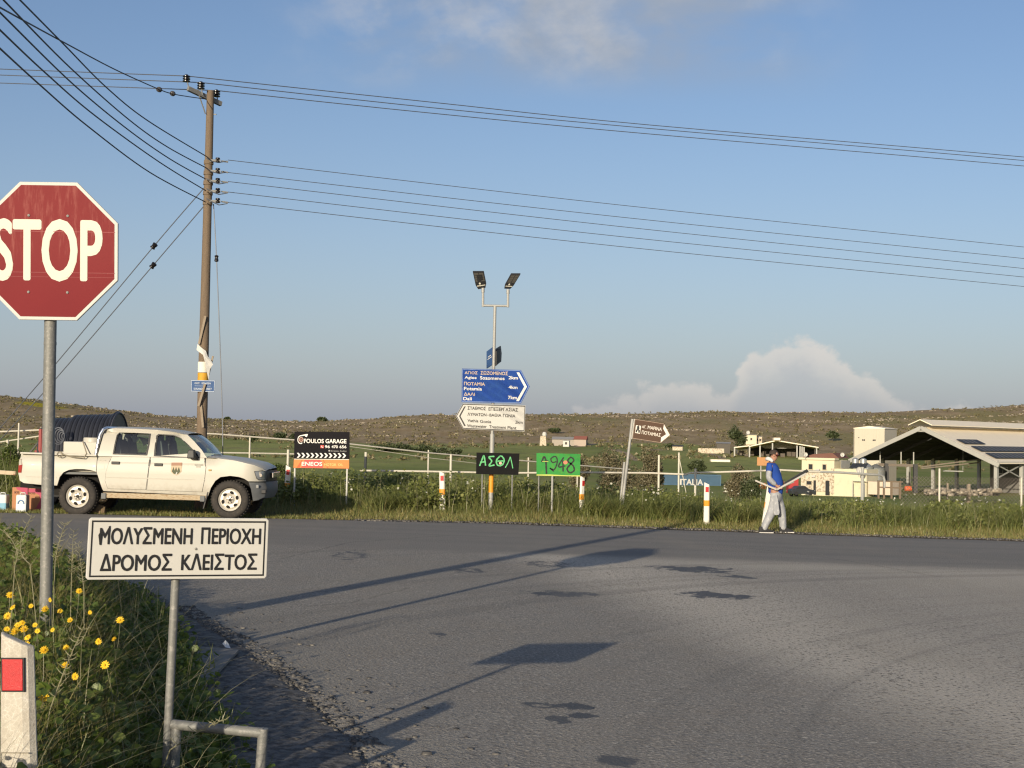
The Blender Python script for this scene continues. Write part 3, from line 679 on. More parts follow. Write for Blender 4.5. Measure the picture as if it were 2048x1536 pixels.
# flowers: countable yellow daisies on the near verge
M_petal = mat('yellow_petals', (0.78, 0.50, 0.02), 0.6, 0, 0.15, 30); M_eye = mat('flower_centre', (0.62, 0.33, 0.01), 0.8)
def flowers():
    proto = []
    spots = [(15, 1232, 8.2), (62, 1212, 8.4), (105, 1260, 7.6), (52, 1290, 6.9), (88, 1300, 6.9), (14, 1258, 7.4), (140, 1240, 8.2), (210, 1330, 7.0), (60, 1345, 6.6), (240, 1240, 8.6), (100, 1200, 8.8), (158, 1182, 9), (120, 1222, 8.6), (25, 1215, 8), (35, 1250, 7.4), (70, 1250, 7.4), (44, 1246, 7.2), (75, 1262, 7.2), (55, 1275, 7.0), (228, 1278, 8), (197, 1283, 8), (130, 1330, 7), (150, 1353, 6.8), (88, 1395, 6.4), (132, 1295, 7.2), (20, 1190, 8.6), (90, 1218, 8.2), (180, 1225, 8.6), (48, 1258, 7.25), (30, 1262, 7.3)]
    for px, py, D in spots:
        p = at(px, py, D)
        if p.x > xweed(p.y)-0.1: D = D-0.6; p = at(px, py, D)
        g = G(p.x, p.y)+mound(p.x, p.y)
        if not proto:
            r_ = empty('yellow_daisy', 'yellow daisy in flower among the weeds below the stop sign', 'flower', (p.x, p.y, p.z), group='yellow daisies on the near verge')
            b = MB()
            for k in range(11):
                a = 2*math.pi*k/11; c, s_ = math.cos(a), math.sin(a); e = 0.026*random.uniform(.85, 1.1)
                pp = lambda r, w_, z: (c*r-s_*w_, -z, s_*r+c*w_)
                b.add([pp(.004, -.002, .002), pp(.012, -.005, .004), pp(e, -.003, .0), pp(e, .003, .0), pp(.012, .005, .004), pp(.004, .002, .002)], [(0, 1, 2, 3, 4, 5)])
            b.build('petals', M_petal, r_)
            b = MB(); b.lathe([(0.0005, -.009), (.005, -.008), (.0075, -.004), (.007, 0), (.0005, .002)], 10, 0, 'y'); b.build('flower_centre', M_eye, r_, True)
            b = MB(); b.tube([(0, .002, 0), (.004, .012, -.02), (.012, .02, -.15), (.0, .03, -.5)], .0016, 5); b.build('stem', ML_st, r_)
            proto.append(r_)
        else:
            src = proto[0]; r_ = src.copy(); COL.objects.link(r_); r_.location = p
            for c in list(src.children):
                k = c.copy(); COL.objects.link(k); k.parent = r_
        r_.rotation_euler = (random.uniform(-.7, .3), random.uniform(-.3, .3), random.uniform(-.7, .7))
        s_ = random.uniform(.5, .9); r_.scale = (s_, s_, s_)
flowers()

# tall seeding stalks (wild mustard) standing above the verge
def stalks():
    spec = [((60, 1128), (20, 1100), (62, 1035), 8.6, 'tall mustard stalk left of the stop sign pole, leaning furthest right'),
            ((30, 1130), (45, 1100), (8, 1060), 8.2, 'mustard stalk with seed pods at the very left edge of the verge'),
            ((110, 1128), (112, 1095), (132, 1045), 8.8, 'seeding mustard stalk with curved pods just right of the stop sign pole'),
            ((143, 1160), (144, 1120), (147, 1062), 9.0, 'upright seeding stalk between the stop sign pole and the white notice'),
            ((168, 1180), (163, 1140), (157, 1088), 9.0, 'short bent stalk in front of the white notice board edge'),
            ((340, 1500), (390, 1465), (445, 1440), 6.4, 'pale seeding stalk lying across the bent metal tube'),
            ((100, 1420), (130, 1330), (165, 1260), 6.2, 'long thin bare stalk leaning over the weeds beside the near white post')]
    for b0, b1, b2, D, lab in spec:
        p0, p1, p2 = (at(*q, D) for q in (b0, b1, b2))
        root = Vector((p0.x-(p1.x-p0.x)*0.8, p0.y, min(p0.z-0.25, G(p0.x, p0.y)+0.15)))
        r_ = empty('mustard_stalk', lab, 'weed', root, group='seeding mustard stalks on the near verge')
        pts = []
        for k in range(13):
            t = k/12; a = (p0*(1-t)**2+p1*2*t*(1-t)+p2*t*t); pts.append(a-root)
        pts = [Vector((0, 0, 0))]+pts
        b = MB(); b.tube(pts, [.0035]+[.003*(1-.55*k/12) for k in range(13)], 5); b.build('stem', ML_st, r_)
        b = MB()
        for k in range(3, 14):
            for sgn in (-1, 1, 0.3):
                p = pts[k]+Vector((0, random.uniform(-.004, .004), random.uniform(-.01, .01))); L = random.uniform(.03, .05)
                e = p+Vector((sgn*L*.75, random.uniform(-.015, .015), L*random.uniform(.2, .7)))
                b.tube([p, (p+e)/2+Vector((0, 0, -.004)), e], [.0008, .0022, .0006], 5)
        b.build('seed_pods', ML_st, r_)
stalks()

# ------------------------------------------------------------------ signs, posts
def stand(pb, pt, D, extra=0.0):
    """root location on the ground and rotation for a thing whose axis passes through two picture points at depth D"""
    b = at(*pb, D); t = at(*pt, D); dr = (t-b).normalized()
    g = G(b.x, b.y)-extra; base = b+dr*((g-b.z)/dr.z); base.y = D
    return base, (0, math.atan2(dr.x, dr.z), 0)
def local(root_loc, rot, p):
    m = Matrix.Translation(root_loc) @ Matrix.Rotation(rot[1], 4, 'Y')
    return m.inverted() @ p
class Board:
    """flat board given by its four corner points (local coordinates): uv (0,0) top left, (1,1) bottom right"""
    def __init__(s, tl, tr, br, bl):
        s.c = [Vector(p) for p in (tl, tr, br, bl)]
        s.n = (s.c[1]-s.c[0]).cross(s.c[3]-s.c[0]).normalized()
        if s.n.y > 0: s.n = -s.n
        s.w = (s.c[1]-s.c[0]).length; s.h = (s.c[3]-s.c[0]).length
    def p(s, u_, v_, off=0.0):
        a = s.c[0].lerp(s.c[1], u_); b = s.c[3].lerp(s.c[2], u_)
        return a.lerp(b, v_)+s.n*off
    def poly(s, mb, uv, off=0.002, mi=0):
        mb.add([s.p(a, b, off) for a, b in uv], [tuple(range(len(uv)))], mi)
    def rect(s, mb, u0, v0, u1, v1, off=0.002, mi=0): s.poly(mb, [(u0, v0), (u0, v1), (u1, v1), (u1, v0)], off, mi)
    def slab(s, mb, uv, th, mi=0, off=0.0):
        n = len(uv); f = [s.p(a, b, off) for a, b in uv]; k = [s.p(a, b, off-th) for a, b in uv]
        mb.add(f+k, [tuple(range(n)), tuple(range(2*n-1, n-1, -1))]+[(i, i+n, (i+1) % n+n, (i+1) % n) for i in range(n)], mi)
    def frame(s, mb, uo, ui, off=0.002, mi=0):
        n = len(uo); mb.add([s.p(a, b, off) for a, b in uo]+[s.p(a, b, off) for a, b in ui], [(i, (i+1) % n, (i+1) % n+n, i+n) for i in range(n)], mi)
    def text(s, mb, body, u0, v0, u1, v1, bold=0.0, off=0.003, mi=0, shear=0.0):
        v_, f = text2d(body)
        bh = bold*abs(v1-v0); bu = bh*s.h/s.w; k = 0
        dirs = [(0, 0)]+([(math.cos(q*math.pi/4), math.sin(q*math.pi/4)) for q in range(8)] if bold else [])
        for dx_, dy_ in dirs:      # heavier strokes: the letter laid again slightly shifted, each a hair above the last
            mb.add([s.p(u0+bu+(u1-u0-2*bu)*a+dx_*bu, v1-bh+(v0-v1+2*bh)*b+dy_*bh, off+k*.00015) for a, b in v_], f, mi); k += 1
def circ(cu, cv, ru, rv, n=20): return [(cu+ru*math.cos(2*math.pi*k/n), cv-rv*math.sin(2*math.pi*k/n)) for k in range(n)]

M_sred = bpy.data.materials.new('stop_red'); M_sred.use_nodes = True
def _sr():
    t = NT(M_sred.node_tree); b = t.n['Principled BSDF']; oc = t.node('ShaderNodeTexCoord').outputs['Object']
    x_, y_, z_ = t.sep(oc)
    c = t.mix(t.noise(oc, 3, 4), (0.150, 0.0075, 0.012), (0.185, 0.012, 0.016))
    # scratches in the upper third, worn paint
    sc = t.noise(t.mapping(oc, scale=(26, 1, 3.5), rot=(0, R(-14), 0)), 1.0, 5, 0.7)
    k = t.math('MULTIPLY', t.sstep(z_, 2.80, 3.05), t.sstep(sc, 0.48, 0.72))
    c = t.mix(t.math('MULTIPLY', k, 0.55), c, (0.40, 0.15, 0.12))
    c = t.mix(t.math('MULTIPLY', t.sstep(z_, 2.55, 3.05), 0.30), c, (0.22, 0.035, 0.032))
    t.l.new(c, b.inputs['Base Color']); b.inputs['Roughness'].default_value = 0.6; b.inputs['Specular IOR Level'].default_value = 0.15
_sr()
def stop_sign():
    D = 9.2; loc, rot = stand((92, 1180), (101, 642), D, 0.1)
    r_ = empty('stop_sign', 'red octagonal stop sign on a grey steel pole, scratched along its top', 'sign', loc, rot)
    L = lambda px, py, dd=0: local(loc, rot, at(px, py, D+dd))
    top = L(97, 366)
    b = MB(); b.tube([(0, 0, -0.4), (0, 0, top.z-0.1)], 0.039, 20); b.build('pole', M_galv, r_, True)
    b = MB(); b.tube([(0, 0, L(98, 690).z), (0, 0, L(98, 684).z)], 0.0405, 20); b.build('pole_joint', M_galv, r_, True)
    B = Board(L(-42, 362, -.06), L(236, 366, -.06), L(235, 642, -.06), L(-43, 638, -.06))
    k = 0.293; octo = lambda q: [(k, q), (1-k, q), (1-q, k), (1-q, 1-k), (1-k, 1-q), (k, 1-q), (q, 1-k), (q, k)]
    mb = MB(); B.slab(mb, octo(0), 0.022); p_ = mb.build('panel', M_white, r_, bevel=0.003)
    mb = MB(); i = 0.024; kk = k+0.010
    inn = [(kk, i), (1-kk, i), (1-i, kk), (1-i, 1-kk), (1-kk, 1-i), (kk, 1-i), (i, 1-kk), (i, kk)]
    B.poly(mb, inn, 0.0015); mb.build('red_face', M_sred, p_)
    mb = MB(); B.text(mb, 'STOP', 0.102, 0.268, 0.892, 0.722, 0.022, 0.003)
    M_let = mat('retroreflective_lettering', (0.56, 0.52, 0.43), 0.5, 0, 0.12, 220); mb.build('lettering', M_let, p_)
    # seams where the sheeting was joined
    mb = MB(); B.rect(mb, .02, .358, .98, .362, .0036); B.rect(mb, .02, .655, .98, .658, .0036); B.rect(mb, .02, .688, .98, .690, .0036)
    mb.build('sheet_seams', mat('faded_red', (0.30, 0.06, 0.06)), p_)
    for bu in (.36, .64):
        for bv in (.245, .80):
            mb = MB(); mb.lathe([(.001, -.006), (.008, -.005), (.010, .002)], 10, 0, 'y', B.p(bu, bv, .002)); mb.build('bolt', M_galv, p_, True)
    for zz in (L(97, 430).z, L(97, 590).z):
        mb = MB(); mb.box((0, .025, zz), (.6, .05, .04)); mb.build('bracket', M_galv, r_, bevel=.004)
stop_sign()

def notice():
    D = 6.6; loc, rot = stand((337, 1440), (351, 1160), D, 0.1)
    r_ = empty('notice_sign', 'low white notice board with black Greek capitals on a galvanised post', 'sign', loc, rot)
    L = lambda px, py, dd=0: local(loc, rot, at(px, py, D+dd))
    b = MB(); b.tube([(0, 0, -0.4), (0, 0, L(353, 1050).z)], 0.0200, 16); b.build('post', M_galv, r_, True)
    B = Board(L(178, 1035, -.17), L(538, 1037, .08), L(533, 1157, .08), L(171, 1160, -.17))
    mb = MB(); e = .012; B.slab(mb, [(e, 0), (1-e, 0), (1, .035), (1, .965), (1-e, 1), (e, 1), (0, .965), (0, .035)], .02); p_ = mb.build('panel', M_white, r_, bevel=.004)
    mb = MB(); R4 = lambda a, c: [(a, c), (1-a, c), (1-a, 1-c), (a, 1-c)]
    B.frame(mb, R4(.017, .045), R4(.025, .072)); mb.build('border', M_black, p_)
    mb = MB()
    B.text(mb, 'ΜΟΛΥΣΜΕΝΗ', .062, .148, .570, .432, .020); B.text(mb, 'ΠΕΡΙΟΧΗ', .618, .150, .957, .430, .020)
    B.text(mb, 'ΔΡΟΜΟΣ', .072, .580, .462, .862, .020); B.text(mb, 'ΚΛΕΙΣΤΟΣ', .514, .580, .940, .856, .020)
    mb.build('lettering', M_black, p_)
    mb = MB()   # marks where paint was touched up beside the first letter
    B.poly(mb, [(.055, .28), (.066, .22), (.078, .28), (.074, .44), (.064, .44)], .0034); B.poly(mb, [(.108, .14), (.118, .13), (.119, .22), (.110, .25)], .0034); mb.build('paint_blots', M_black, p_)
    for bv in (.505,):
        mb = MB(); mb.lathe([(.001, -.004), (.005, -.003), (.0065, .002)], 10, 0, 'y', B.p(.592, bv, .002)); mb.build('bolt', M_galv, p_, True)
    for px, py in ((352, 1062), (349, 1132)):
        q = L(px, py); mb = MB(); mb.box((0, -.004, q.z), (.08, .052, .024), 0, Matrix.Rotation(R(17), 3, 'Z')); mb.build('bracket', M_galv, r_, bevel=.004)
notice()

M_old = mat('aged_white_plastic', (.50, .47, .40), .75, 0, .10, 6, .3, 120)
def _old():
    t = NT(M_old.node_tree); b = t.n['Principled BSDF']; oc = t.node('ShaderNodeTexCoord').outputs['Object']
    vo = t.node('ShaderNodeTexVoronoi', feature='DISTANCE_TO_EDGE'); vo.inputs['Scale'].default_value = 55
    wv = t.node('ShaderNodeVectorMath', operation='ADD'); t.l.new(oc, wv.inputs[0]); nn = t.node('ShaderNodeTexNoise'); nn.inputs['Scale'].default_value = 30; t.l.new(oc, nn.inputs['Vector']); sc = t.node('ShaderNodeVectorMath', operation='SCALE'); sc.inputs['Scale'].default_value = .03; t.l.new(nn.outputs['Color'], sc.inputs[0]); t.l.new(sc.outputs[0], wv.inputs[1]); t.l.new(wv.outputs[0], vo.inputs['Vector'])
    k = t.math('SUBTRACT', 1.0, t.sstep(vo.outputs['Distance'], .01, .07)); dirt = t.sstep(t.noise(oc, 14, 6, .7), .42, .66)
    x_, y_, z_ = t.sep(oc)
    c = t.mix(t.math('MULTIPLY', k, .5), (.47, .435, .365), (.68, .65, .58)); c = t.mix(t.math('MULTIPLY', dirt, .45), c, (.33, .29, .23))
    t.l.new(c, b.inputs['Base Color'])
_old()
def delineator(pb, pt, D, label, H=0.95, full=True, yaw=0.0, first=[None]):
    loc, rot = stand(pb, pt, D, 0.0)
    W_ = 0.128 if full else 0.138
    r_ = empty('delineator_post', label, 'road post', loc, (rot[0], rot[1], yaw), group='white plastic delineator posts at the road edge')
    prof = [(-W_/2, .0), (-W_/2*.8, -.022), (-W_/4, -.032), (W_/4, -.032), (W_/2*.8, -.022), (W_/2, 0.), (W_/2, .012), (-W_/2, .012)]
    M_pl = M_plast if full else M_old
    n = len(prof); v_ = []; zs = [(-.3, 0), (H*.5, 0), (H, .10)]
    for z, sl_ in zs:
        kk = 1.0 if z > 0 else (1.06 if full else 1.16)
        if not full and 0 < z < H: kk = 1.09
        for x, y in prof: v_.append((x*kk*(1-.06*max(0, z)/H), y, z-sl_*(x+W_/2)/W_*.55))
    f = [(i*n+k, i*n+(k+1) % n, (i+1)*n+(k+1) % n, (i+1)*n+k) for i in range(2) for k in range(n)]+[tuple(range(n-1, -1, -1)), tuple(range(2*n, 3*n))]
    mb = MB(); mb.add(v_, f); mb.build('body', M_pl, r_, bevel=.004 if full else .008)
    mb = MB(); mb.box((0, -.036, H-.155), (.082 if not full else .07, .008, .115)); o = mb.build('reflector', M_red, r_, bevel=.003)
    if not full:
        mb = MB(); mb.box((0, -.0335, H-.155), (.092, .006, .125)); mb.build('reflector_frame', M_black, o)
        mb = MB()
        mb.box((0, -.0335, H-.44), (.118, .003, .004)); mb.box((0, -.0335, H-.495), (.118, .003, .004)); mb.box((-.055, -.0335, H-.4675), (.004, .003, .058)); mb.build('moulded_panel', mat('plastic_groove', (.25, .22, .17)), r_)
    else:
        mb = MB(); mb.add([(x*1.02, y*1.06-(.0015 if y <= 0 else -.0015), z) for z in (H*.44, H*.575) for x, y in prof], [(k, (k+1) % n, n+(k+1) % n, n+k) for k in range(n)])
        mb.build('orange_band', M_orange, r_)
    return r_
delineator((36, 1500), (33, 1275), 5.3, 'close white plastic road post with a red reflector, in the weeds at the near left', full=False, yaw=R(-10))
delineator((571, 1018), (577, 935), 31.4, 'white delineator post just in front of the pickup bumper, leaning right', H=.93)
delineator((885, 1030), (884, 946), 31.4, 'white delineator post below the left end of the black graffiti board', H=.93)
delineator((1163, 1020), (1166, 946), 31.6, 'white delineator post beside the right edge of the green graffiti board', H=.93, yaw=R(40))
delineator((1413, 1041), (1414, 958), 31.0, 'white delineator post in front of the blue container', H=.92)
delineator((1531, 1035), (1541, 966), 31.2, 'slanting white delineator post directly behind the walking person', H=.92)

def direction_post():
    D = 32.0; loc, rot = stand((982, 985), (990, 612), D, 0.1)
    r_ = empty('direction_sign_post', 'tall grey post with a blue and a white direction arrow and twin lamps', 'sign post', loc, rot)
    L = lambda px, py, dd=0: local(loc, rot, at(px, py, D+dd))
    b = MB(); b.tube([(0, 0, -.4), (0, 0, L(986, 868).z)], .052, 14); b.build('lower_pole', M_galvl, r_, True)
    b = MB(); b.tube([(0, 0, L(986, 868).z), (0, 0, L(990, 612).z)], .034, 12); b.build('upper_pole', M_galvl, r_, True)
    b = MB(); b.tube([(0, 0, L(983, 985).z), (0, 0, L(983, 948).z)], .0545, 14); b.build('yellow_band', M_orange, r_, True)
    # lamp bracket
    a = L(966, 583); a2 = L(966, 611); c2 = L(1016, 612); c = L(1016, 586)
    for q in (a, a2, c2, c): q.y = 0
    b = MB(); b.tube([a2, c2], .026, 10); br = b.build('lamp_bracket', M_galvl, r_, True)
    for p_, q_ in ((a2, a), (c2, c)):
        b = MB(); b.tube([p_-Vector((0, 0, .03)), q_], .028, 10); b.tube([q_-Vector((0, 0, .02)), q_+Vector((0, 0, .08))], .036, 10); b.build('lamp_arm', M_galvl, r_, True)
    M_lampb = mat('lamp_housing', (.03, .03, .032), .5); M_cell = mat('lamp_panel', (.10, .095, .085), .35, 0, .3, 40); M_lens = mat('lamp_lens', (.75, .72, .6), .2)
    for (c0, c1, c2_, c3) in (((946, 546), (968, 546), (974, 575), (953, 579)), ((1022, 551), (1041, 551), (1023, 578), (1006, 577))):
        q = [L(*c_) for c_ in (c0, c1, c2_, c3)]
        q[0].y -= .22; q[1].y -= .22; q[2].y += .05; q[3].y += .05
        B = Board(*q); mb = MB(); B.slab(mb, [(0, 0), (1, 0), (1, .75), (.85, 1), (.15, 1), (0, .75)], .05); hd = mb.build('lamp_head', M_lampb, r_, bevel=.008)
        mb = MB(); B.rect(mb, .08, .06, .92, .56, .003); mb.build('panel_cells', M_cell, hd)
        mb = MB()
        for i in range(1, 4): B.rect(mb, .06, .06+.125*i, .94, .075+.125*i, .005)
        B.rect(mb, .47, .05, .53, .56, .005); mb.build('cell_divider', M_lampb, hd)
        mb = MB(); B.poly(mb, circ(.42, .68, .09, .06, 12), .004); B.rect(mb, .12, .78, .88, .83, .004); mb.build('lens', M_lens, hd)
    # small V of blue boards
    M_blue = mat('blue_sign_sheet', (0.008, 0.048, 0.25), .6, 0, .10, 3, col2=(.014, .062, .25), spec=.15); M_blue2 = mat('dusty_blue_sheet', (0.035, 0.085, 0.21), .6, 0, .15, 6)
    M_back = mat('aluminium_back', (.16, .16, .155), .55, .3, .2, 10); M_lb = mat('pale_lettering', (.72, .70, .62), .5); M_og = mat('faded_orange_lettering', (.52, .40, .30), .55, 0, .2, 30)
    q = [L(973, 703, .30), L(988, 692, 0), L(988, 727, 0), L(973, 737, .30)]
    B = Board(*q); mb = MB(); B.slab(mb, [(0, 0), (1, 0), (1, 1), (0, 1)], .02); o = mb.build('small_blue_board', M_blue2, r_)
    mb = MB(); B.rect(mb, .84, .12, .90, .9); B.rect(mb, .15, .5, .7, .54); B.rect(mb, .2, .38, .62, .42); mb.build('small_board_marks', M_lb, o)
    q = [L(990, 699, -.02), L(1003, 691, .35), L(1004, 722, .35), L(990, 733, -.02)]
    B = Board(*q); mb = MB(); B.slab(mb, [(0, 0), (.9, 0), (1, .5), (.9, 1), (0, 1)], .02); o = mb.build('small_board_back', M_back, r_)
    mb = MB(); B.slab(mb, [(0, .1), (.55, .1), (.55, .85), (0, .95)], .03, 0, .04); mb.build('black_frame', M_black, o)
    # blue arrow
    q = [L(924, 737, -.07), L(1042, 740, -.07), L(1042, 807, -.07), L(923, 804, -.07)]
    B = Board(*q); mb = MB(); tip = 1.148
    B.slab(mb, [(0, 0), (1, 0), (tip, .49), (1, 1), (0, 1)], .02); o = mb.build('blue_arrow_board', M_blue, r_)
    mb = MB(); z = .022
    outer = [(.006, .012), (.996, .012), (tip-.01, .49), (.996, .988), (.006, .988)]; inner = [(.014, .03), (.99, .03), (tip-.022, .49), (.99, .97), (.014, .97)]
    B.frame(mb, outer, inner, .0022); mb.build('edge_line', mat('blue_edge', (.16, .24, .45)), o)
    mb = MB(); B.poly(mb, [(.925, .075), (.97, .075), (1.10, .495), (.965, .93), (.918, .93), (1.055, .495)], .003); mb.build('chevron', M_lb, o)
    X0 = lambda px: (px-923.5)/118.5
    mb = MB()
    for s_, a0, a1, v0, v1 in (('Agios', 929, 953, .225, .325), ('Sozomenos', 960, 1009, .215, .315), ('Potamia', 928, 964, .545, .645), ('Dali', 927, 944, .850, .945), ('2km', 1017, 1036, .19, .285), ('4km', 1017, 1035, .475, .57), ('7km', 1016, 1034, .78, .88)):
        B.text(mb, s_, X0(a0), v0, X0(a1), v1, .03)
    mb.build('pale_lettering', M_lb, o)
    mb = MB()
    for s_, a0, a1, v0, v1 in (('ΑΓΙΟΣ', 929, 955, .075, .165), ('ΣΩΖΟΜΕΝΟΣ', 961, 1016, .06, .17), ('ΠΟΤΑΜΙΑ', 928, 970, .395, .500), ('ΔΑΛΙ', 928, 950, .710, .805)):
        B.text(mb, s_, X0(a0), v0, X0(a1), v1, .03)
    mb.build('faded_lettering', M_og, o)
    # white arrow
    q = [L(926, 807, -.07), L(1051, 811, -.07), L(1049, 863, -.07), L(926, 858, -.07)]
    B = Board(*q); mb = MB(); t0 = -.118
    B.slab(mb, [(0, 0), (1, 0), (1, 1), (0, 1), (t0, .5)], .02); o = mb.build('white_arrow_board', M_white, r_)
    mb = MB(); B.frame(mb, [(.0, .012), (.995, .012), (.995, .988), (0, .988), (t0+.006, .5)], [(.006, .045), (.986, .045), (.986, .955), (.006, .955), (t0+.02, .5)], .0022); mb.build('border', M_black, o)
    mb = MB(); B.poly(mb, [(.02, .115), (.045, .105), (-.04, .5), (.045, .875), (.02, .885), (-.065, .5)], .003); mb.build('chevron', M_black, o)
    X1 = lambda px: (px-926)/124.5
    mb = MB()
    for s_, a0, a1, v0, v1 in (('ΣΤΑΘΜΟΣ', 935, 972, .10, .24), ('ΕΠΕΞΕΡΓΑΣΙΑΣ', 977, 1036, .105, .245), ('ΛΥΜΑΤΩΝ', 935, 973, .345, .475), ('ΒΑΘΙΑ', 979, 1003, .35, .475), ('ΓΩΝΙΑ', 1006, 1031, .35, .475), ('Vathia', 935, 957, .60, .72), ('Gonia', 960, 983, .615, .735), ('2km', 1031, 1046, .59, .71), ('Wastewater', 934, 974, .805, .925), ('Treatment', 979, 1013, .81, .93), ('Plant', 1016, 1034, .815, .94)):
        B.text(mb, s_, X1(a0), v0, X1(a1), v1, .028)
    B.rect(mb, X1(974.5), .41, X1(977.5), .43, .003)
    mb.build('lettering', mat('dark_lettering', (.022, .020, .018)), o)
direction_post()

def painted_strokes(mb, B, strokes, wu, asp, off=.003):
    """hand painted strokes as flat ribbons in board uv"""
    for st in strokes:
        P = [Vector((a, b/asp)) for a, b in st[0]]; wd = st[1] if len(st) > 1 else wu
        # smooth
        S = []
        for i in range(len(P)-1):
            p0 = P[max(0, i-1)]; p1 = P[i]; p2 = P[i+1]; p3 = P[min(len(P)-1, i+2)]
            for k in range(6):
                t = k/6; S.append(0.5*((2*p1)+(-p0+p2)*t+(2*p0-5*p1+4*p2-p3)*t*t+(-p0+3*p1-3*p2+p3)*t**3))
        S.append(P[-1]); n = len(S); lft = []; rgt = []
        for i in range(n):
            tg = (S[min(i+1, n-1)]-S[max(0, i-1)])
            tg = tg.normalized() if tg.length > 1e-6 else Vector((1, 0)); nn = Vector((-tg.y, tg.x)); k = wd/2*(1+.15*math.sin(i*1.7))*(0.7 if i in (0, n-1) else 1)
            lft.append(S[i]+nn*k); rgt.append(S[i]-nn*k)
        vv = [B.p(q.x, q.y*asp, off) for q in lft]+[B.p(q.x, q.y*asp, off) for q in rgt]
        mb.add(vv, [(i, i+1, n+i+1, n+i) for i in range(n-1)])
        off += .0006
def graffiti_boards():
    M_gb = mat('black_board', (.010, .010, .010), .8, 0, .3, 6, spec=.12); M_gr = mat('green_paint', (.034, .25, .050), .65, 0, .2, 5, col2=(.09, .27, .035), th=(.5, .75), spec=.2); M_gp = mat('green_spray', (.10, .42, .16), .6, 0, .25, 12); M_bl = mat('black_spray', (.010, .012, .010), .6, 0, .3, 10)
    D = 31.8; loc, rot = stand((985, 990), (986, 940), D, .1)
    r_ = empty('graffiti_board', 'black board with green sprayed Greek letters in front of the direction post', 'board', (at(995, 990, D).x, D, G(-.3, D)))
    ll = Vector(r_.location); L = lambda px, py, dd=0: at(px, py, D+dd)-ll
    B = Board(L(953, 905), L(1039, 907), L(1037, 950), L(952, 948)); asp = B.w/B.h
    mb = MB(); B.slab(mb, [(0, 0), (1, 0), (1, 1), (0, 1)], .02); o = mb.build('panel', M_gb, r_)
    mb = MB()
    painted_strokes(mb, B, [([(.08, .62), (.12, .40), (.17, .14), (.20, .36), (.22, .60)],), ([(.09, .45), (.21, .42)],), ([(.42, .16), (.29, .20), (.36, .38), (.30, .60), (.43, .56)],),
                            ([(.55, .14), (.47, .34), (.50, .56), (.60, .56), (.65, .34), (.60, .16), (.54, .14)],), ([(.49, .38), (.63, .36)],), ([(.68, .68), (.74, .45), (.79, .16)], .022), ([(.79, .16), (.83, .45), (.86, .70)], .022)], .032, asp)
    mb.build('sprayed_letters', M_gp, o)
    mb = MB(); B.poly(mb, circ(.565, .47, .035, .07, 12), .009); mb.build('sticker', mat('pale_sticker', (.55, .42, .32)), o)
    for px in (965, 1025):
        mb = MB(); q = L(px, 930, .03); mb.tube([(q.x, q.y, -.3), (q.x, q.y, q.z)], .018, 8); mb.build('stake', M_galv, r_, True)
    D = 32.0
    r_ = empty('graffiti_board', 'bright green board with the black sprayed number 1948 on a thin stake', 'board', (at(1108, 990, D).x, D, G(1.0, D)))
    ll = Vector(r_.location)
    B = Board(L(1073, 906), L(1161, 908), L(1160, 953), L(1073, 951)); asp = B.w/B.h
    mb = MB(); B.slab(mb, [(0, 0), (1, 0), (1, 1), (0, 1)], .02); o = mb.build('panel', M_gr, r_)
    mb = MB()
    painted_strokes(mb, B, [([(.12, .40), (.17, .16), (.21, .30), (.22, .55), (.23, .92)], .040), ([(.12, .38), (.27, .34)],), ([(.45, .36), (.36, .40), (.33, .24), (.42, .13), (.47, .26), (.46, .50), (.40, .72), (.31, .66), (.40, .80)],),
                            ([(.62, .16), (.50, .58), (.66, .54)], .032), ([(.60, .30), (.61, .80)], .034), ([(.80, .45), (.71, .32), (.78, .16), (.85, .28), (.78, .46), (.70, .66), (.76, .84), (.86, .74), (.84, .54), (.76, .42)], .036)], .030, asp)
    mb.build('sprayed_number', M_bl, o)
    mb = MB(); B.poly(mb, circ(.66, .39, .05, .085, 14), .009); mb.build('sticker', mat('orange_sticker', (.62, .20, .12)), o)
    mb = MB(); B.rect(mb, .13, .355, .27, .378, .009); B.poly(mb, [(.0, .955), (.3, .94), (.7, .965), (1, .95), (1, 1), (0, 1)], .004); mb.build('pale_streaks', mat('pale_yellow_paint', (.50, .55, .12)), o)
    mb = MB(); q = L(1105, 940, .03); mb.tube([(q.x, q.y, -.3), (q.x, q.y, q.z)], .024, 8); mb.build('stake', M_galvl, r_, True)
    mb = MB(); q = L(1078, 940, .03); mb.tube([(q.x, q.y, -.3), (q.x, q.y, q.z)], .016, 8); mb.build('stake', M_galv, r_, True)
graffiti_boards()

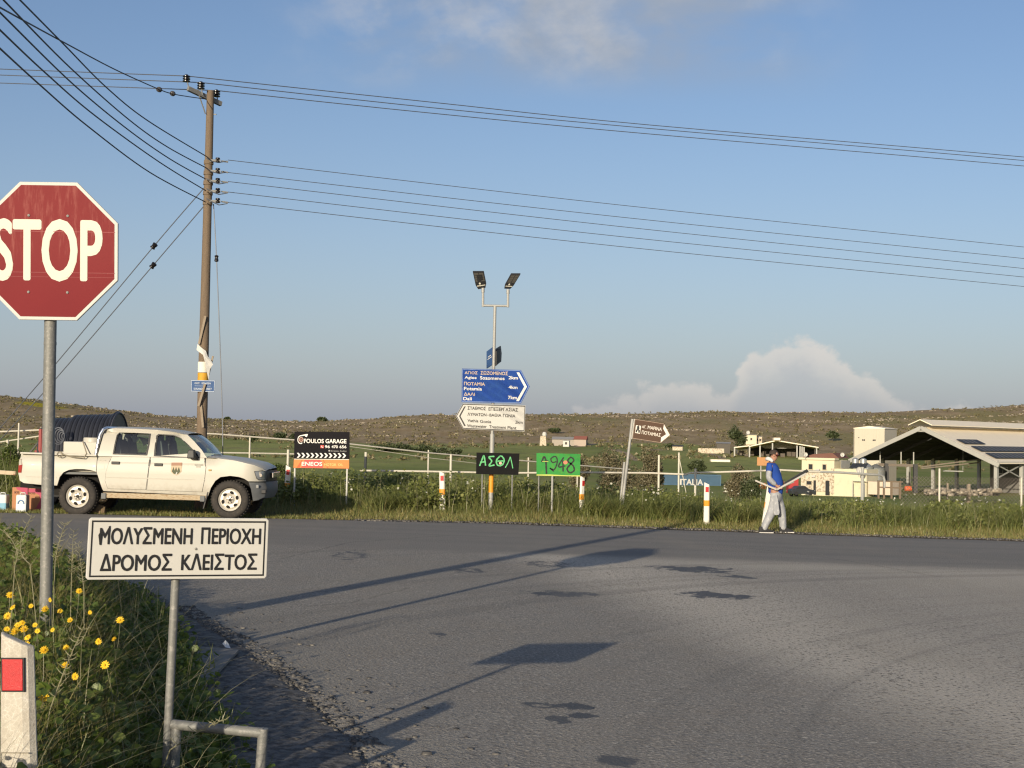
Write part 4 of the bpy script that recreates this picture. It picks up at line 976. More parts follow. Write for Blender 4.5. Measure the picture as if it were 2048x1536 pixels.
def garage_sign():
    D = 30.9
    ll = Vector((at(643, 1000, D).x, D, G(at(643, 1000, D).x, D)))
    r_ = empty('garage_sign', 'black and orange garage advertising board on two white legs', 'billboard', ll)
    L = lambda px, py, dd=0: at(px, py, D+dd)-ll
    B = Board(L(589, 863), L(699, 864), L(699, 918), L(588, 917)); asp = B.w/B.h
    S4 = [(0, 0), (1, 0), (1, 1), (0, 1)]
    M_pb = mat('printed_black', (.010, .009, .011), .7, 0, .15, 3, spec=.12); M_pw = mat('printed_white', (.76, .74, .68), .5); M_po = mat('printed_orange', (.78, .20, .035), .5, 0, .06, 4); M_do = mat('printed_dark_orange', (.50, .085, .010), .5); M_pr = mat('printed_red', (.58, .055, .045), .5)
    mb = MB(); B.slab(mb, S4, .03); o = mb.build('upper_panel', M_pb, r_)
    mb = MB()
    B.text(mb, 'FOULOS', .175, .265, .535, .425, .030); B.text(mb, 'GARAGE', .565, .265, .945, .425, .030)
    B.text(mb, '96', .555, .50, .645, .605, .03); B.text(mb, '470', .675, .50, .79, .605, .03); B.text(mb, '656', .82, .50, .945, .605, .03)
    mb.build('white_lettering', M_pw, o)
    mb = MB(); B.text(mb, 'thrasos_foulos', .66, .675, .945, .745, .0); B.poly(mb, circ(.635, .70, .016, .032, 12)); mb.build('small_lettering', mat('printed_grey', (.34, .33, .32)), o)
    mb = MB()
    for k in range(11):
        u0 = .05+k*.0818; B.poly(mb, [(u0, .79), (u0+.032, .79), (u0+.070, .88), (u0+.032, .97), (u0, .97), (u0+.036, .88)])
    mb.build('chevrons', M_pw, o)
    mb = MB()   # turbocharger emblem
    for k in range(14):
        a0 = math.pi*(.5+k*.085); a1 = math.pi*(.5+(k+1)*.085)
        f = lambda a, r: (.115+r*.058*math.cos(a), .30-r*.115*1.55*math.sin(a)*.9)
        B.poly(mb, [f(a0, 1.0), f(a0, .78), f(a1, .78), f(a1, 1.0)], .003)
    B.poly(mb, [(.115, .135), (.235, .085), (.245, .10), (.225, .20), (.195, .18), (.19, .145), (.115, .175)], .0034); mb.build('emblem_housing', M_pw, o)
    mb = MB(); B.poly(mb, circ(.122, .30, .046, .098, 18), .003); mb.build('emblem_wheel', mat('printed_brown', (.12, .03, .02)), o)
    mb = MB(); B.frame(mb, circ(.125, .29, .040, .085, 18), circ(.125, .29, .028, .06, 18), .0045); B.poly(mb, circ(.122, .30, .008, .016, 8), .0045); mb.build('emblem_ring', mat('printed_tan', (.45, .32, .25)), o)
    mb = MB(); B.rect(mb, .475, .50, .535, .605); mb.build('phone_badge', M_pr, o)
    mb = MB(); B.text(mb, '✆', .487, .52, .523, .585, 0, .004) if False else B.poly(mb, [(.488, .525), (.50, .52), (.503, .55), (.515, .58), (.526, .575), (.522, .59), (.508, .592), (.493, .56)], .004); mb.build('phone_mark', M_pw, o)
    B = Board(L(588, 917.6, -.012), L(698, 918.6, -.012), L(698, 937, -.012), L(587, 935.6, -.012))
    mb = MB(); B.slab(mb, S4, .03); o = mb.build('lower_panel', M_po, r_)
    mb = MB(); B.poly(mb, [(.055, .97), (.145, .08), (.16, .08), (.11, .97)]); B.poly(mb, [(.52, .08), (.535, .08), (.585, .62), (.57, .62)]); B.poly(mb, [(.595, .90), (.605, .80), (.63, .97), (.6, .97)], .0022); mb.build('dark_strokes', M_do, o)
    mb = MB(); B.poly(mb, [(.19, .16), (.20, .09), (.47, .09), (.50, .22), (.52, .55), (.53, .97), (.13, .97), (.155, .8)], .0024); mb.build('red_panel', M_pr, o)
    mb = MB(); B.text(mb, 'ENEOS', .145, .32, .515, .76, .03, .004); B.rect(mb, .005, .0, .995, .055, .003); mb.build('white_lettering', M_pw, o)
    mb = MB(); B.text(mb, 'MOTOR', .555, .47, .77, .74, .02, .004); B.text(mb, 'OIL', .805, .47, .895, .74, .02, .004); mb.build('yellow_lettering', mat('printed_yellow', (.80, .55, .18), .5), o)
    for px in (590.5, 695):
        mb = MB(); q = L(px, 900, .035); mb.box((q.x, q.y, (q.z-.3)/2), (.032, .032, q.z+.3)); mb.build('leg', M_white, r_)
garage_sign()

def brown_sign():
    D = 33.0; loc, rot = stand((1247, 990), (1265, 838), D, .1)
    r_ = empty('brown_arrow_sign', 'brown arrow sign with white Greek lettering on two leaning grey poles', 'sign', loc, rot)
    L = lambda px, py, dd=0: local(loc, rot, at(px, py, D+dd))
    b = MB(); b.tube([(0, 0, -.4), (0, 0, L(1265, 838).z)], .034, 10); b.build('pole', M_galvl, r_, True)
    q0 = L(1243, 992, .05); q1 = L(1249, 924, .05); b = MB(); b.tube([q0-Vector((0, 0, .5)), q1], .03, 10); b.build('pole', M_galvl, r_, True)
    q0 = L(1263.5, 878); q1 = L(1269.5, 838); b = MB(); b.tube([q0, q1], .03, 10); b.build('pole_stub', M_galvl, r_, True)
    B = Board(L(1270, 838, -.07), L(1328, 847, -.07), L(1322, 886, -.07), L(1265, 877, -.07))
    tip = ((1345-1270)/58*.985, .53)
    M_br = mat('brown_sign_sheet', (.078, .040, .021), .65, 0, .10, 5); M_lb = mat('sign_white', (.72, .67, .58), .5)
    mb = MB(); B.slab(mb, [(0, 0), (1, 0), tip, (1, 1), (0, 1)], .02); o = mb.build('panel', M_br, r_)
    mb = MB(); B.frame(mb, [(.003, .008), (.997, .008), (tip[0]-.006, tip[1]), (.997, .992), (.003, .992)], [(.012, .028), (.99, .028), (tip[0]-.02, tip[1]), (.99, .97), (.012, .97)]); mb.build('edge_line', mat('sign_edge', (.35, .26, .19)), o)
    mb = MB(); B.poly(mb, [(1.005, .05), (tip[0]-.02, .53), (.985, .97), (.975, .72), (1.13, .52), (1.0, .27)], .003)
    B.text(mb, 'ΑΓ.', .27, .25, .42, .40, .012); B.text(mb, 'ΜΑΡΙΝΑ', .47, .23, .96, .40, .012); B.text(mb, 'ΠΟΤΑΜΙΑΣ', .29, .52, .95, .70, .012)
    B.rect(mb, .06, .30, .235, .70, .003); mb.build('lettering', M_lb, o)
    mb = MB(); B.poly(mb, [(.075, .50), (.145, .32), (.22, .50), (.22, .66), (.165, .66), (.165, .56), (.13, .56), (.13, .66), (.075, .66)], .005); B.poly(mb, [(.11, .42), (.10, .36), (.145, .29), (.19, .36), (.18, .42)], .0055); mb.build('church_symbol', M_black, o)
    mb = MB(); B.rect(mb, .087, .46, .112, .52, .007); B.rect(mb, .185, .46, .21, .52, .007); mb.build('church_window', M_lb, o)
brown_sign()

def tube_rail():
    D = 6.5; ll = at(525, 1536, D); ll.z = G(ll.x, ll.y)
    r_ = empty('tube_rail', 'bent galvanised tube rail at the foot of the white notice', 'rail', ll)
    L = lambda px, py, dd=0: at(px, py, D+dd)-ll
    a = L(345, 1449, .10); b_ = L(526, 1466); c = L(521, 1536); c2 = c+(c-b_).normalized()*1.0
    mb = MB(); mb.tube([a, b_], .0235, 16); mb.build('top_tube', M_galv, r_, True)
    mb = MB(); mb.tube([b_+(b_-c).normalized()*.02, c2], .0235, 16); mb.build('upright', M_galv, r_, True)
    a2 = a+Vector((0, 0, -.6)); mb = MB(); mb.tube([a+Vector((.02, 0, 0)), a2], .0235, 14); mb.build('upright', M_galv, r_, True)
tube_rail()

def litter():
    p = gpt(420, 1350); D = p.y
    pts = [gpt(*q) for q in ((402, 1306), (478, 1312), (401, 1394), (352, 1380))]
    mb = MB(); v_ = [q+Vector((0, 0, .05)) for q in pts]; v_ += [q-Vector((0, 0, .02)) for q in v_]
    mb.add(v_, [(0, 1, 2, 3), (7, 6, 5, 4), (0, 4, 5, 1), (1, 5, 6, 2), (2, 6, 7, 3), (3, 7, 4, 0)])
    tag(mb.build('discarded_board', mat('dusty_grey_board', (.22, .205, .18), .9, 0, .25, 6, .4, 50, col2=(.13, .12, .105), th=(.5, .75)), None), 'flat grey board lying half under the weeds on the gravel', 'board')
    p = gpt(452, 1303); mb = MB(); mb.add([p+Vector(q) for q in ((-.03, 0, .06), (.0, -.02, .035), (.035, .0, .025), (.01, .03, .06), (-.01, .02, .085))], [(0, 1, 4), (1, 2, 3, 4)])
    tag(mb.build('paper_scrap', mat('white_paper', (.75, .74, .70), .8), None), 'small white paper scrap beside the grey board', 'litter')
    p = gpt(645, 1447); mb = MB(); mb.add([p+Vector(q) for q in ((-.05, 0, .02), (.0, -.02, .025), (.05, -.01, .03), (.045, .03, .015), (-.02, .035, .02))], [(0, 1, 2, 3, 4)])
    tag(mb.build('dry_leaf', mat('pale_leaf', (.36, .31, .24), .8), None), 'pale curled scrap lying on the dusty road edge', 'litter')
    # orange-brown crate piece in the far grass
    p = gpt(1822, 1052); p.y += .5; p.z = G(p.x, p.y); mb = MB()
    mb.add([p+Vector(q) for q in ((-.12, 0, 0), (.12, -.03, 0), (.10, .0, .09), (.0, .02, .17), (-.10, .03, .10), (.02, .12, .02))], [(0, 1, 2, 3, 4), (0, 4, 5), (1, 5, 2), (2, 5, 3), (3, 5, 4)])
    tag(mb.build('broken_pot', mat('terracotta', (.42, .17, .08), .8), None), 'broken terracotta piece in the grass right of the walking person', 'litter')
litter()

# ------------------------------------------------------------------ utility pole and wires
DP = 29.2
def catm(P, n=8):
    S = []
    for i in range(len(P)-1):
        p0 = P[max(0, i-1)]; p1 = P[i]; p2 = P[i+1]; p3 = P[min(len(P)-1, i+2)]
        for k in range(n):
            t = k/n; S.append(0.5*((2*p1)+(p2-p0)*t+(2*p0-5*p1+4*p2-p3)*t*t+(3*p1-p0-3*p2+p3)*t**3))
    return S+[P[-1]]
LOWY = [(319, 336), (340, 358), (360, 377), (380, 398), (400, 419)]
def utility_pole():
    loc, rot = stand((400, 1000), (421, 182), DP, .2)
    r_ = empty('utility_pole', 'weathered wooden utility pole with a top crossarm and five side insulators', 'utility pole', loc, rot)
    L = lambda px, py, dd=0: local(loc, rot, at(px, py, DP+dd))
    H = L(421, 182).z
    b = MB(); n = 12; b.tube([(0, 0, H*k/n) for k in range(n+1)], [.118-(.118-.075)*k/n for k in range(n+1)], 18); b.build('shaft', M_wood, r_, True)
    a = L(376, 177, -.35); c = L(442, 208, .25); mb = MB(); mb.bar(a, c, .075, 0, .09); arm = mb.build('crossarm', M_galv, r_)
    mb = MB(); mb.bar(L(398, 190, -.18), L(411, 228, -.07), .03, 0, .012); mb.build('arm_brace', M_galv, r_)
    mb = MB(); mb.bar(L(418, 228), L(433, 229, 0), .02); mb.build('step_bolt', M_galv, r_)
    for px, py, qx, qy, dd in ((373, 157, 378, 178, -.35), (402, 171, 405, 190, -.18), (433, 187, 436, 206, .2)):
        p = L(px, py, dd); q = L(qx, qy, dd); mb = MB(); mb.tube([q, p], .012, 8); pin = mb.build('insulator_pin', M_galv, r_)
        mb = MB(); z0 = -.075
        prof = [(.001, z0)]
        for k in range(3): prof += [(.03, z0+k*.05), (.078, z0+.008+k*.05), (.078, z0+.026+k*.05), (.035, z0+.040+k*.05)]
        prof += [(.03, z0+.155), (.001, z0+.16)]
        mb.lathe(prof, 16, 0, 'z', p); mb.build('insulator', M_insul, pin, True)
    for k, (y, y2) in enumerate(LOWY):
        p = L(435.5, y+1, -.06); mb = MB()
        mb.bar(L(419, y+2, -.1), L(441, y+3, -.06), .02, 0, .05); bk = mb.build('insulator_bracket', M_galv, r_)
        mb = MB(); mb.lathe([(.001, -.06), (.045, -.05), (.048, -.02), (.025, -.005), (.048, .012), (.045, .045), (.001, .055)], 12, 0, 'z', p); mb.build('insulator', M_insul, bk, True)
        mb = MB(); mb.tube([L(413, y-3, -.13), L(425, y+4, -.13), L(438, y+6+k, -.05), L(455, y+3+k, 0)], .011, 6); mb.build('jumper_wire', M_wire2, r_, True)
        mb = MB(); mb.tube([L(443, y+3, 0), L(456, y+5, 0)], .018, 6); mb.build('wire_clamp', M_galv, r_)
        mb = MB(); mb.tube([(0, 0, L(417, y+10).z), (0, 0, L(417, y+2).z)], [.102, .100], 14); mb.build('strap', M_wood, r_)
    # things nailed to the shaft
    f = -.13
    for (x0, y0, x1, y1, wd, dd) in ((411, 632, 398, 688, .045, f), (410, 768, 397, 812, .045, f-.05), (402, 811, 406, 855, .045, f), (426, 712, 417, 750, .035, f+.06)):
        mb = MB(); mb.bar(L(x0, y0, dd), L(x1, y1, dd), wd, 0, .02, up=(0, 1, 0)); mb.build('nailed_slat', M_slat, r_)
    B = Board(L(382, 760, f-.01), L(430, 761, f-.01), L(429, 784, f-.01), L(382, 783, f-.01)); mb = MB(); B.slab(mb, [(0, 0), (1, 0), (1, 1), (0, 1)], .012); o = mb.build('street_name_plate', mat('blue_enamel', (.014, .065, .19), .6, 0, .1, 6), r_)
    mb = MB(); B.text(mb, 'ΟΔΟΣ', .15, .18, .36, .34, .02); B.text(mb, 'ΙΩΝΙΩΝ', .45, .18, .83, .34, .02); B.text(mb, 'IOALAND', .12, .66, .48, .84, .02); B.text(mb, 'STREET', .60, .66, .88, .84, .02); B.rect(mb, .15, .49, .82, .51)
    B.frame(mb, [(.01, .02), (.99, .02), (.99, .98), (.01, .98)], [(.025, .06), (.975, .06), (.975, .94), (.025, .94)]); mb.build('plate_lettering', mat('plate_white', (.50, .55, .60)), o)
    mb = MB(); zt, zb = L(404, 724).z, L(404, 745).z
    mb.tube([(0, 0, zb), (0, 0, zt)], .1125, 18); mb.build('paper_notice', mat('pasted_white_paper', (.70, .67, .58), .85), r_, True)
    mb = MB(); zt, zb = L(404, 746).z, L(404, 761).z; mb.tube([(0, 0, zb), (0, 0, zt)], .1130, 18); mb.build('yellow_band', mat('yellow_tape', (.55, .30, .03), .7, 0, .3, 10), r_, True)
    mb = MB(); q = [L(395, 688, f-.02), L(404, 696, f-.03), L(412, 702, f-.02), L(415, 712, f-.02), L(423, 722, f), L(426, 729, f), L(420, 738, f), L(417, 760, f), L(414, 745, f-.02), L(411, 728, f-.03), L(405, 706, f-.04), L(393, 700, f-.02)]
    cc = L(409, 712, f-.06); mb.add(q+[cc], [(i, (i+1) % len(q), len(q)) for i in range(len(q))]); mb.build('torn_plastic', mat('grey_white_plastic', (.55, .54, .50), .7, 0, .25, 12), r_)
    return r_
utility_pole()

def wire(name, label, pts, r=.008, group=None, m=None, cat='cable', smooth=True):
    P = catm(pts) if smooth else pts
    b = MB(); b.tube(P, r, 6); o = b.build(name, m or M_wire2, None, True); o['label'] = label; o['category'] = cat
    if group: o['group'] = group
    return o
def sagline(a, b, sag, n=16):
    return [a.lerp(b, k/n)-Vector((0, 0, sag*4*(k/n)*(1-k/n))) for k in range(n+1)]
def wires():
    nm = ('topmost', 'middle', 'lowest')
    for k, (ins, left, mids, right) in enumerate((((373, 152, -.35), (0, 138), (700, 200), (2048, 314)), ((402, 165, -.18), (0, 150), (900, 228), (2048, 321)), ((433, 181, .2), (0, 166), (700, 216), (2048, 332)))):
        p = at(ins[0], ins[1], DP+ins[2]); a = at(left[0], left[1], DP+2.0); c = at(right[0], right[1], DP+10)
        far = a+(a-p)*1.2; far.z -= .1; far2 = c+(c-p)*.6
        m_ = at(1400, 152+ins[1]-152+[108, 105, 98][k], DP+6.2)
        wire('overhead_wire', nm[k]+' of the three wires carried by the insulators on the pole top', catm([far2, c, at(1300, (250, 257, 268)[k], DP+5.6), at(860, (204, 215, 226)[k], DP+2.8), p], 6)+[a, far], .0095, 'wires over the pole top', M_wire2, 'wire', False)
    nm = ('top', 'second', 'third', 'fourth', 'bottom'); ends = [494, 517, 537, 554, 573]; mid = [(1240, 412), (1240, 436), (1240, 456), (1240, 476), (1240, 497)]
    for k in range(5):
        y = (320, 345, 363, 384, 405)[k]
        p = at(456, y, DP); c = at(2048, ends[k], DP+9); m_ = at(1240, (y+ends[k])/2-(y*.0)+ [3, 3, 3, 4, 4][k], DP+4.4)
        far2 = c+(c-m_)*.7
        wire('overhead_wire', nm[k]+' of the five thin wires running right from the middle of the pole', [far2, c, m_, p], .0072, 'lower wires right of the pole', M_wire2, 'wire')
    # five dark cables dropping in from the upper left (towards a near pole outside the picture)
    C = [[(413, 313), (295, 241), (213, 175), (126, 87), (40, 0)], [(413, 336), (335, 294), (260, 241), (142, 137), (7, 0)], [(411, 358), (340, 318), (257, 260), (148, 170), (0, 25)], [(411, 381), (320, 325), (191, 232), (90, 145), (0, 60)], [(411, 404), (300, 345), (175, 252), (80, 170), (0, 97)]]
    ptop = NP[0]
    for k, c in enumerate(C):
        P = [at(x, y, DP-.1-(413-x)/413*14.6) for x, y in c]
        end = ptop+Vector((0, 0, -.14*k)); P = catm(P)
        wire('service_cable', nm[k]+' of the five dark cables sweeping from the upper left corner to the pole', P+[P[-1].lerp(end, q/8)-Vector((0, 0, .25*4*(q/8)*(1-q/8)))*0 for q in range(1, 9)], .0105, 'dark cables left of the pole', M_wire, 'cable', False)
    P = [at(x, y, DP-(413-x)/413*14.6) for x, y in ((410, 198), (375, 193), (347, 188), (319, 179), (230, 139), (130, 86), (60, 48), (0, 15))]
    o = wire('stay_cable', 'single dark cable with two strain insulators left of the pole top', catm(P)+[Vector((-4.65, 7.9, 5.3))], .0095, None, M_wire, 'cable', False)
    for x, y in ((318, 179), (345, 187)):
        q = at(x, y, DP-(413-x)/413*14.6); b = MB(); dr = (P[2]-P[3]).normalized()
        b.tube([q-dr*.06, q-dr*.04, q-dr*.01, q+dr*.01, q+dr*.04, q+dr*.06], [.015, .045, .05, .035, .05, .02], 10); b.build('strain_insulator', mat('grey_ceramic', (.055, .05, .048), .3), o, True)
    # guys
    for lab, c in (('upper guy wire with a strain insulator, slanting from the pole to the lower left', [(408, 376), (308, 492), (112, 727), (0, 856)]), ('lower guy wire with a strain insulator, slanting from the pole to the lower left', [(408, 412), (306, 531), (112, 757), (0, 880)])):
        P = [at(x, y, DP+(413-x)/413*2.0) for x, y in c]; e = P[-1]+(P[-1]-P[-2])*.4
        o = wire('guy_wire', lab, P+[e], .010, 'guy wires of the utility pole', M_wire2, 'wire')
        b = MB(); q = P[1]; dr = (P[2]-P[1]).normalized(); b.tube([q-dr*.07, q-dr*.055, q-dr*.012, q+dr*.012, q+dr*.055, q+dr*.07], [.02, .058, .052, .042, .058, .02], 10); b.build('strain_insulator', M_insul, o, True)
    P = [at(x, y, DP+.05) for x, y in ((427, 408), (433, 517), (440, 690), (445, 850), (446, 1005))]
    o = wire('guy_wire', 'near vertical guy wire with a small insulator just right of the pole', P, .010, 'guy wires of the utility pole', M_wire2, 'wire')
    b = MB(); q = P[1]; b.tube([q+Vector((0, 0, k)) for k in (-.07, -.055, -.01, .01, .055, .07)], [.02, .045, .04, .032, .045, .02], 10); b.build('strain_insulator', M_insul, o, True)
# the pole outside the frame on the near left whose shadow crosses the road
NP = [Vector((-4.7, 7.9, 6.4))]
def near_pole():
    g = G(-4.7, 7.9)
    r_ = empty('utility_pole', 'second wooden utility pole standing on the near left verge, carrying the dark cables', 'utility pole', (-4.7, 7.9, g))
    b = MB(); n = 10; b.tube([(0, 0, -.3+9.2*k/n) for k in range(n+1)], [.135-.05*k/n for k in range(n+1)], 18); b.build('shaft', M_wood, r_, True)
    mb = MB(); mb.box((0, 0, 8.6), (1.6, .08, .09)); mb.build('crossarm', M_galv, r_)
near_pole(); wires()

# ------------------------------------------------------------------ pickup
def poly_fill(bm, loops):
    es = []
    for lp in loops:
        vv = [bm.verts.new(p) for p in lp]
        es += [bm.edges.new((vv[i], vv[(i+1) % len(vv)])) for i in range(len(vv))]
    bmesh.ops.triangle_fill(bm, edges=es, use_beauty=True)
def panel(name, outer, holes, yfun, thick, m, parent, cutx=0.14, cutz=0.11, bevel=0.0, inset=0.0):
    """side panel (x,z outline with holes) bent to y=yfun(x,z), with thickness towards +y"""
    bm = bmesh.new(); poly_fill(bm, [[(x, 0, z) for x, z in lp] for lp in [outer]+holes])
    bmesh.ops.dissolve_limit(bm, angle_limit=0.01, verts=bm.verts, edges=bm.edges)
    xs = [p[0] for p in outer]; zs = [p[1] for p in outer]
    for ax, lo, hi, st in ((0, min(xs), max(xs), cutx), (2, min(zs), max(zs), cutz)):
        k = math.ceil(lo/st)*st
        while k < hi:
            no = (1, 0, 0) if ax == 0 else (0, 0, 1); co = (k, 0, 0) if ax == 0 else (0, 0, k)
            bmesh.ops.bisect_plane(bm, geom=bm.verts[:]+bm.edges[:]+bm.faces[:], plane_co=co, plane_no=no, dist=1e-5); k += st
    for f in bm.faces:
        f.normal_update()
        if f.normal.y > 0: f.normal_flip()
    if thick:
        r = bmesh.ops.extrude_face_region(bm, geom=bm.faces[:])
        nv = [e for e in r['geom'] if isinstance(e, bmesh.types.BMVert)]
        back = set(v.index for v in nv)
        for v in nv: v.tag = True
    for v in bm.verts:
        y = yfun(v.co.x, v.co.z)
        v.co.y = y + (thick if (thick and v.tag) else 0)
    bmesh.ops.recalc_face_normals(bm, faces=bm.faces)
    if bevel:
        es = [e for e in bm.edges if len(e.link_faces) == 2 and e.calc_face_angle(0) > R(50)]
        bmesh.ops.bevel(bm, geom=es, offset=bevel, segments=2, affect='EDGES', profile=.6, clamp_overlap=True)
    me = bpy.data.meshes.new(name); bm.to_mesh(me); bm.free(); me.materials.append(m)
    return link(name, me, parent, True)

def pickup():
    M_body = mat('cream_white_paint', (.445, .425, .36), .45, 0, .03, 2.5, col2=(.39, .355, .27), th=(.62, .95), spec=.4, coat=.12, dirt=True)
    M_trim = mat('grey_plastic_trim', (.125, .130, .130), .6, 0, .12, 8); M_blk = mat('black_trim', (.016, .016, .017), .5, 0, .2, 8); M_under = mat('underbody', (.012, .011, .010), .9)
    M_tyre = mat('tyre_rubber', (.036, .032, .028), .85, 0, .25, 12, .3, 60, col2=(.075, .062, .048), th=(.5, .75)); M_rim = mat('dusty_silver_wheel', (.60, .56, .48), .38, .35, .12, 9, col2=(.42, .37, .29), th=(.5, .8))
    M_rust = mat('rusty_step', (.40, .33, .22), .7, 0, .2, 9, col2=(.24, .13, .05), th=(.45, .7), stretch=(1, 1, 5)); M_chr = mat('chrome', (.65, .65, .65), .15, .9, .05, 5)
    M_lamp = mat('headlamp_glass', (.42, .43, .42), .12, .5, .3, 14); M_tail = mat('tail_lamp', (.28, .02, .012), .25, 0, .2, 14); M_seat = mat('seat_cloth', (.13, .13, .13), .9)
    loc = at(560/3.657, 780+900/3.657, 26.64); loc.z -= .02
    r_ = empty('pickup_truck', 'cream double cab pickup parked on the far verge facing right', 'pickup truck', loc, (0, R(0.3), 0))
    T = lambda zx, zy: ((zx-560)/390 if zx < 1828 else 3.251+(zx-1828)/390*.60, (900+(zx-560)*.0225-zy)/390)
    PT = lambda pts: [T(*p) for p in pts]
    yc = .845
    def hw(x, z):
        k = .832 - .055*((z-.74)/.45)**2*(1 if z > .74 else .7)
        k -= .010*sm(.60, .66, z) - .010*sm(.66, .80, z)*.5
        k += .012*sm(.62, .58, z)*0
        if x > 3.25: k -= .30*((x-3.22)/.30)**2*.95
        if x < -.95: k -= .10*((-.95-x)/.25)**2*.5
        return k
    near = lambda off: (lambda x, z: yc-hw(x, z)-off)
    far = lambda off: (lambda x, z: yc+hw(x, z)+off)
    bed = PT([(136, 470), (136, 455), (690, 474), (690, 592), (652, 579), (600, 572), (540, 571), (492, 577), (452, 595), (424, 630), (408, 692), (300, 688), (165, 674), (132, 655), (118, 600), (120, 510)])
    cab = PT([(694, 474), (1490, 486), (1560, 492), (1700, 510), (1850, 543), (1940, 568), (1976, 588), (1978, 664), (1806, 662), (1795, 655), (1770, 640), (1730, 628), (1670, 621), (1600, 630), (1562, 658), (1532, 708), (1512, 768), (1456, 762), (748, 732), (738, 716), (716, 655), (694, 592)])
    panel('bed_side', bed, [], near(0), .045, M_body, r_, bevel=.008)
    panel('bed_side', bed, [], lambda x, z: far(0)(x, z)-.045, .045, M_body, r_, bevel=.008)
    panel('body_side', cab, [], near(0), .05, M_body, r_, bevel=.010)
    panel('body_side', cab, [], lambda x, z: far(0)(x, z)-.05, .05, M_body, r_, bevel=.010)
    # bed rail, tailgate, floor
    mb = MB(); a = T(132, 454); b = T(690, 473); mb.bar((a[0], .045, a[1]), (b[0], .045, b[1]), .09, 0, .035); mb.build('bed_rail', M_body, r_, bevel=.010)
    mb = MB(); mb.bar((a[0], 2*yc-.045, a[1]), (b[0], 2*yc-.045, b[1]), .09, 0, .035); mb.build('bed_rail', M_body, r_, bevel=.010)
    mb = MB(); z0, z1 = T(130, 660)[1], T(130, 458)[1]; mb.box((T(128, 0)[0]+.02, yc, (z0+z1)/2), (.05, 1.5, z1-z0)); mb.build('tailgate', M_body, r_, bevel=.012)
    mb = MB(); mb.box((-.35, yc, T(400, 600)[1]), (1.45, 1.5, .04)); mb.build('bed_floor', M_trim, r_)
    # bonnet, front panel, cab floor, roof, back
    top = [(1490, 486), (1560, 492), (1700, 510), (1850, 543), (1940, 568), (1972, 586)]
    ny = 14; v_ = []
    for q in top:
        x, z = T(*q); h_ = hw(x, z)-.012
        for k in range(ny+1):
            s_ = -1+2*k/ny; v_.append((x+.08*(1-s_*s_)*sm(2.2, 3.5, x), yc+s_*h_, z-.012+.050*(1-s_**4)-.010*(abs(abs(s_)-.55) < .08)))
    mb = MB(); mb.add(v_, [(i*(ny+1)+k, i*(ny+1)+k+1, (i+1)*(ny+1)+k+1, (i+1)*(ny+1)+k) for i in range(len(top)-1) for k in range(ny)]); mb.build('bonnet', M_body, r_, True)
    x, z = T(1972, 586); x2, z2 = T(1976, 664); v_ = []
    for (xx, zz) in ((x, z), (x2+.01, (z+z2)/2), (x2, z2)):
        for k in range(ny+1):
            s_ = -1+2*k/ny; h_ = hw(x, z)-.012; v_.append((xx+.08*(1-s_*s_), yc+s_*h_, zz))
    mb = MB(); mb.add(v_, [(i*(ny+1)+k, i*(ny+1)+k+1, (i+1)*(ny+1)+k+1, (i+1)*(ny+1)+k) for i in range(2) for k in range(ny)]); mb.build('front_panel', M_blk, r_, True)
    mb = MB(); mb.box((x+.10, yc, (z+z2)/2+.01), (.03, .8, .10)); mb.build('grille', M_chr, r_, bevel=.008)
    mb = MB(); mb.box((1.30, yc, .42), (3.9, .9, .18)); mb.box((1.45, yc, .50), (1.95, 1.45, .08)); mb.build('chassis', M_under, r_)
    mb = MB(); mb.box((2.85, yc, .62), (1.0, 1.05, .60)); mb.build('wheel_housing', M_under, r_)
    mb = MB(); mb.box((0., yc, .62), (1.0, 1.0, .5)); mb.build('wheel_housing', M_under, r_)
    # greenhouse
    zb, zr = T(1000, 480)[1], T(900, 278)[1]
    gh = lambda z: .790-.155*max(0, min(1, (z-zb)/(zr-zb)))**1.15
    gy = lambda x, z: yc-gh(z)
    gyf = lambda x, z: yc+gh(z)-.035
    outer = PT([(694, 478), (706, 400), (722, 312), (742, 284), (790, 273), (950, 277), (1100, 285), (1230, 300), (1335, 322), (1392, 372), (1450, 432), (1494, 490)])
    wr = PT([(806, 462), (811, 390), (819, 325), (836, 306), (940, 308), (1062, 314), (1061, 390), (1052, 470)])
    wf = PT([(1108, 476), (1108, 395), (1111, 328), (1125, 318), (1235, 326), (1290, 346), (1345, 392), (1412, 455), (1438, 494)])
    shr = lambda lp, k: [((p[0]-cx)*k+cx, (p[1]-cz)*k+cz) for p in lp for cx, cz in [(sum(q[0] for q in lp)/len(lp), sum(q[1] for q in lp)/len(lp))]]
    for yf in (gy, gyf):
        panel('cab_frame', outer, [wr, wf], yf, .035, M_body, r_, bevel=.006)
        o_ = -.006 if yf is gy else .041
        for wn in (wr, wf):
            sl_ = panel('window_seal', shr(wn, 1.03), [shr(wn, .94)], (lambda x, z, yf=yf, o_=o_: yf(x, z)+o_), .012 if yf is gy else -.012, M_blk, r_)
            panel('side_window', shr(wn, .98), [], (lambda x, z, yf=yf: yf(x, z)+.015), 0, M_glass, r_)
    rt = PT([(722, 312), (742, 284), (790, 273), (950, 277), (1100, 285), (1230, 300), (1335, 322)]); v_ = []; ny = 10
    for x, z in rt:
        for k in range(ny+1):
            s_ = -1+2*k/ny; v_.append((x, yc+s_*(gh(z)-.004), z+.035*(1-s_**4)-.002))
    mb = MB(); mb.add(v_, [(i*(ny+1)+k, i*(ny+1)+k+1, (i+1)*(ny+1)+k+1, (i+1)*(ny+1)+k) for i in range(len(rt)-1) for k in range(ny)]); mb.build('roof', M_body, r_, True)
    a, b = T(1335, 324), T(1494, 490); v_ = []
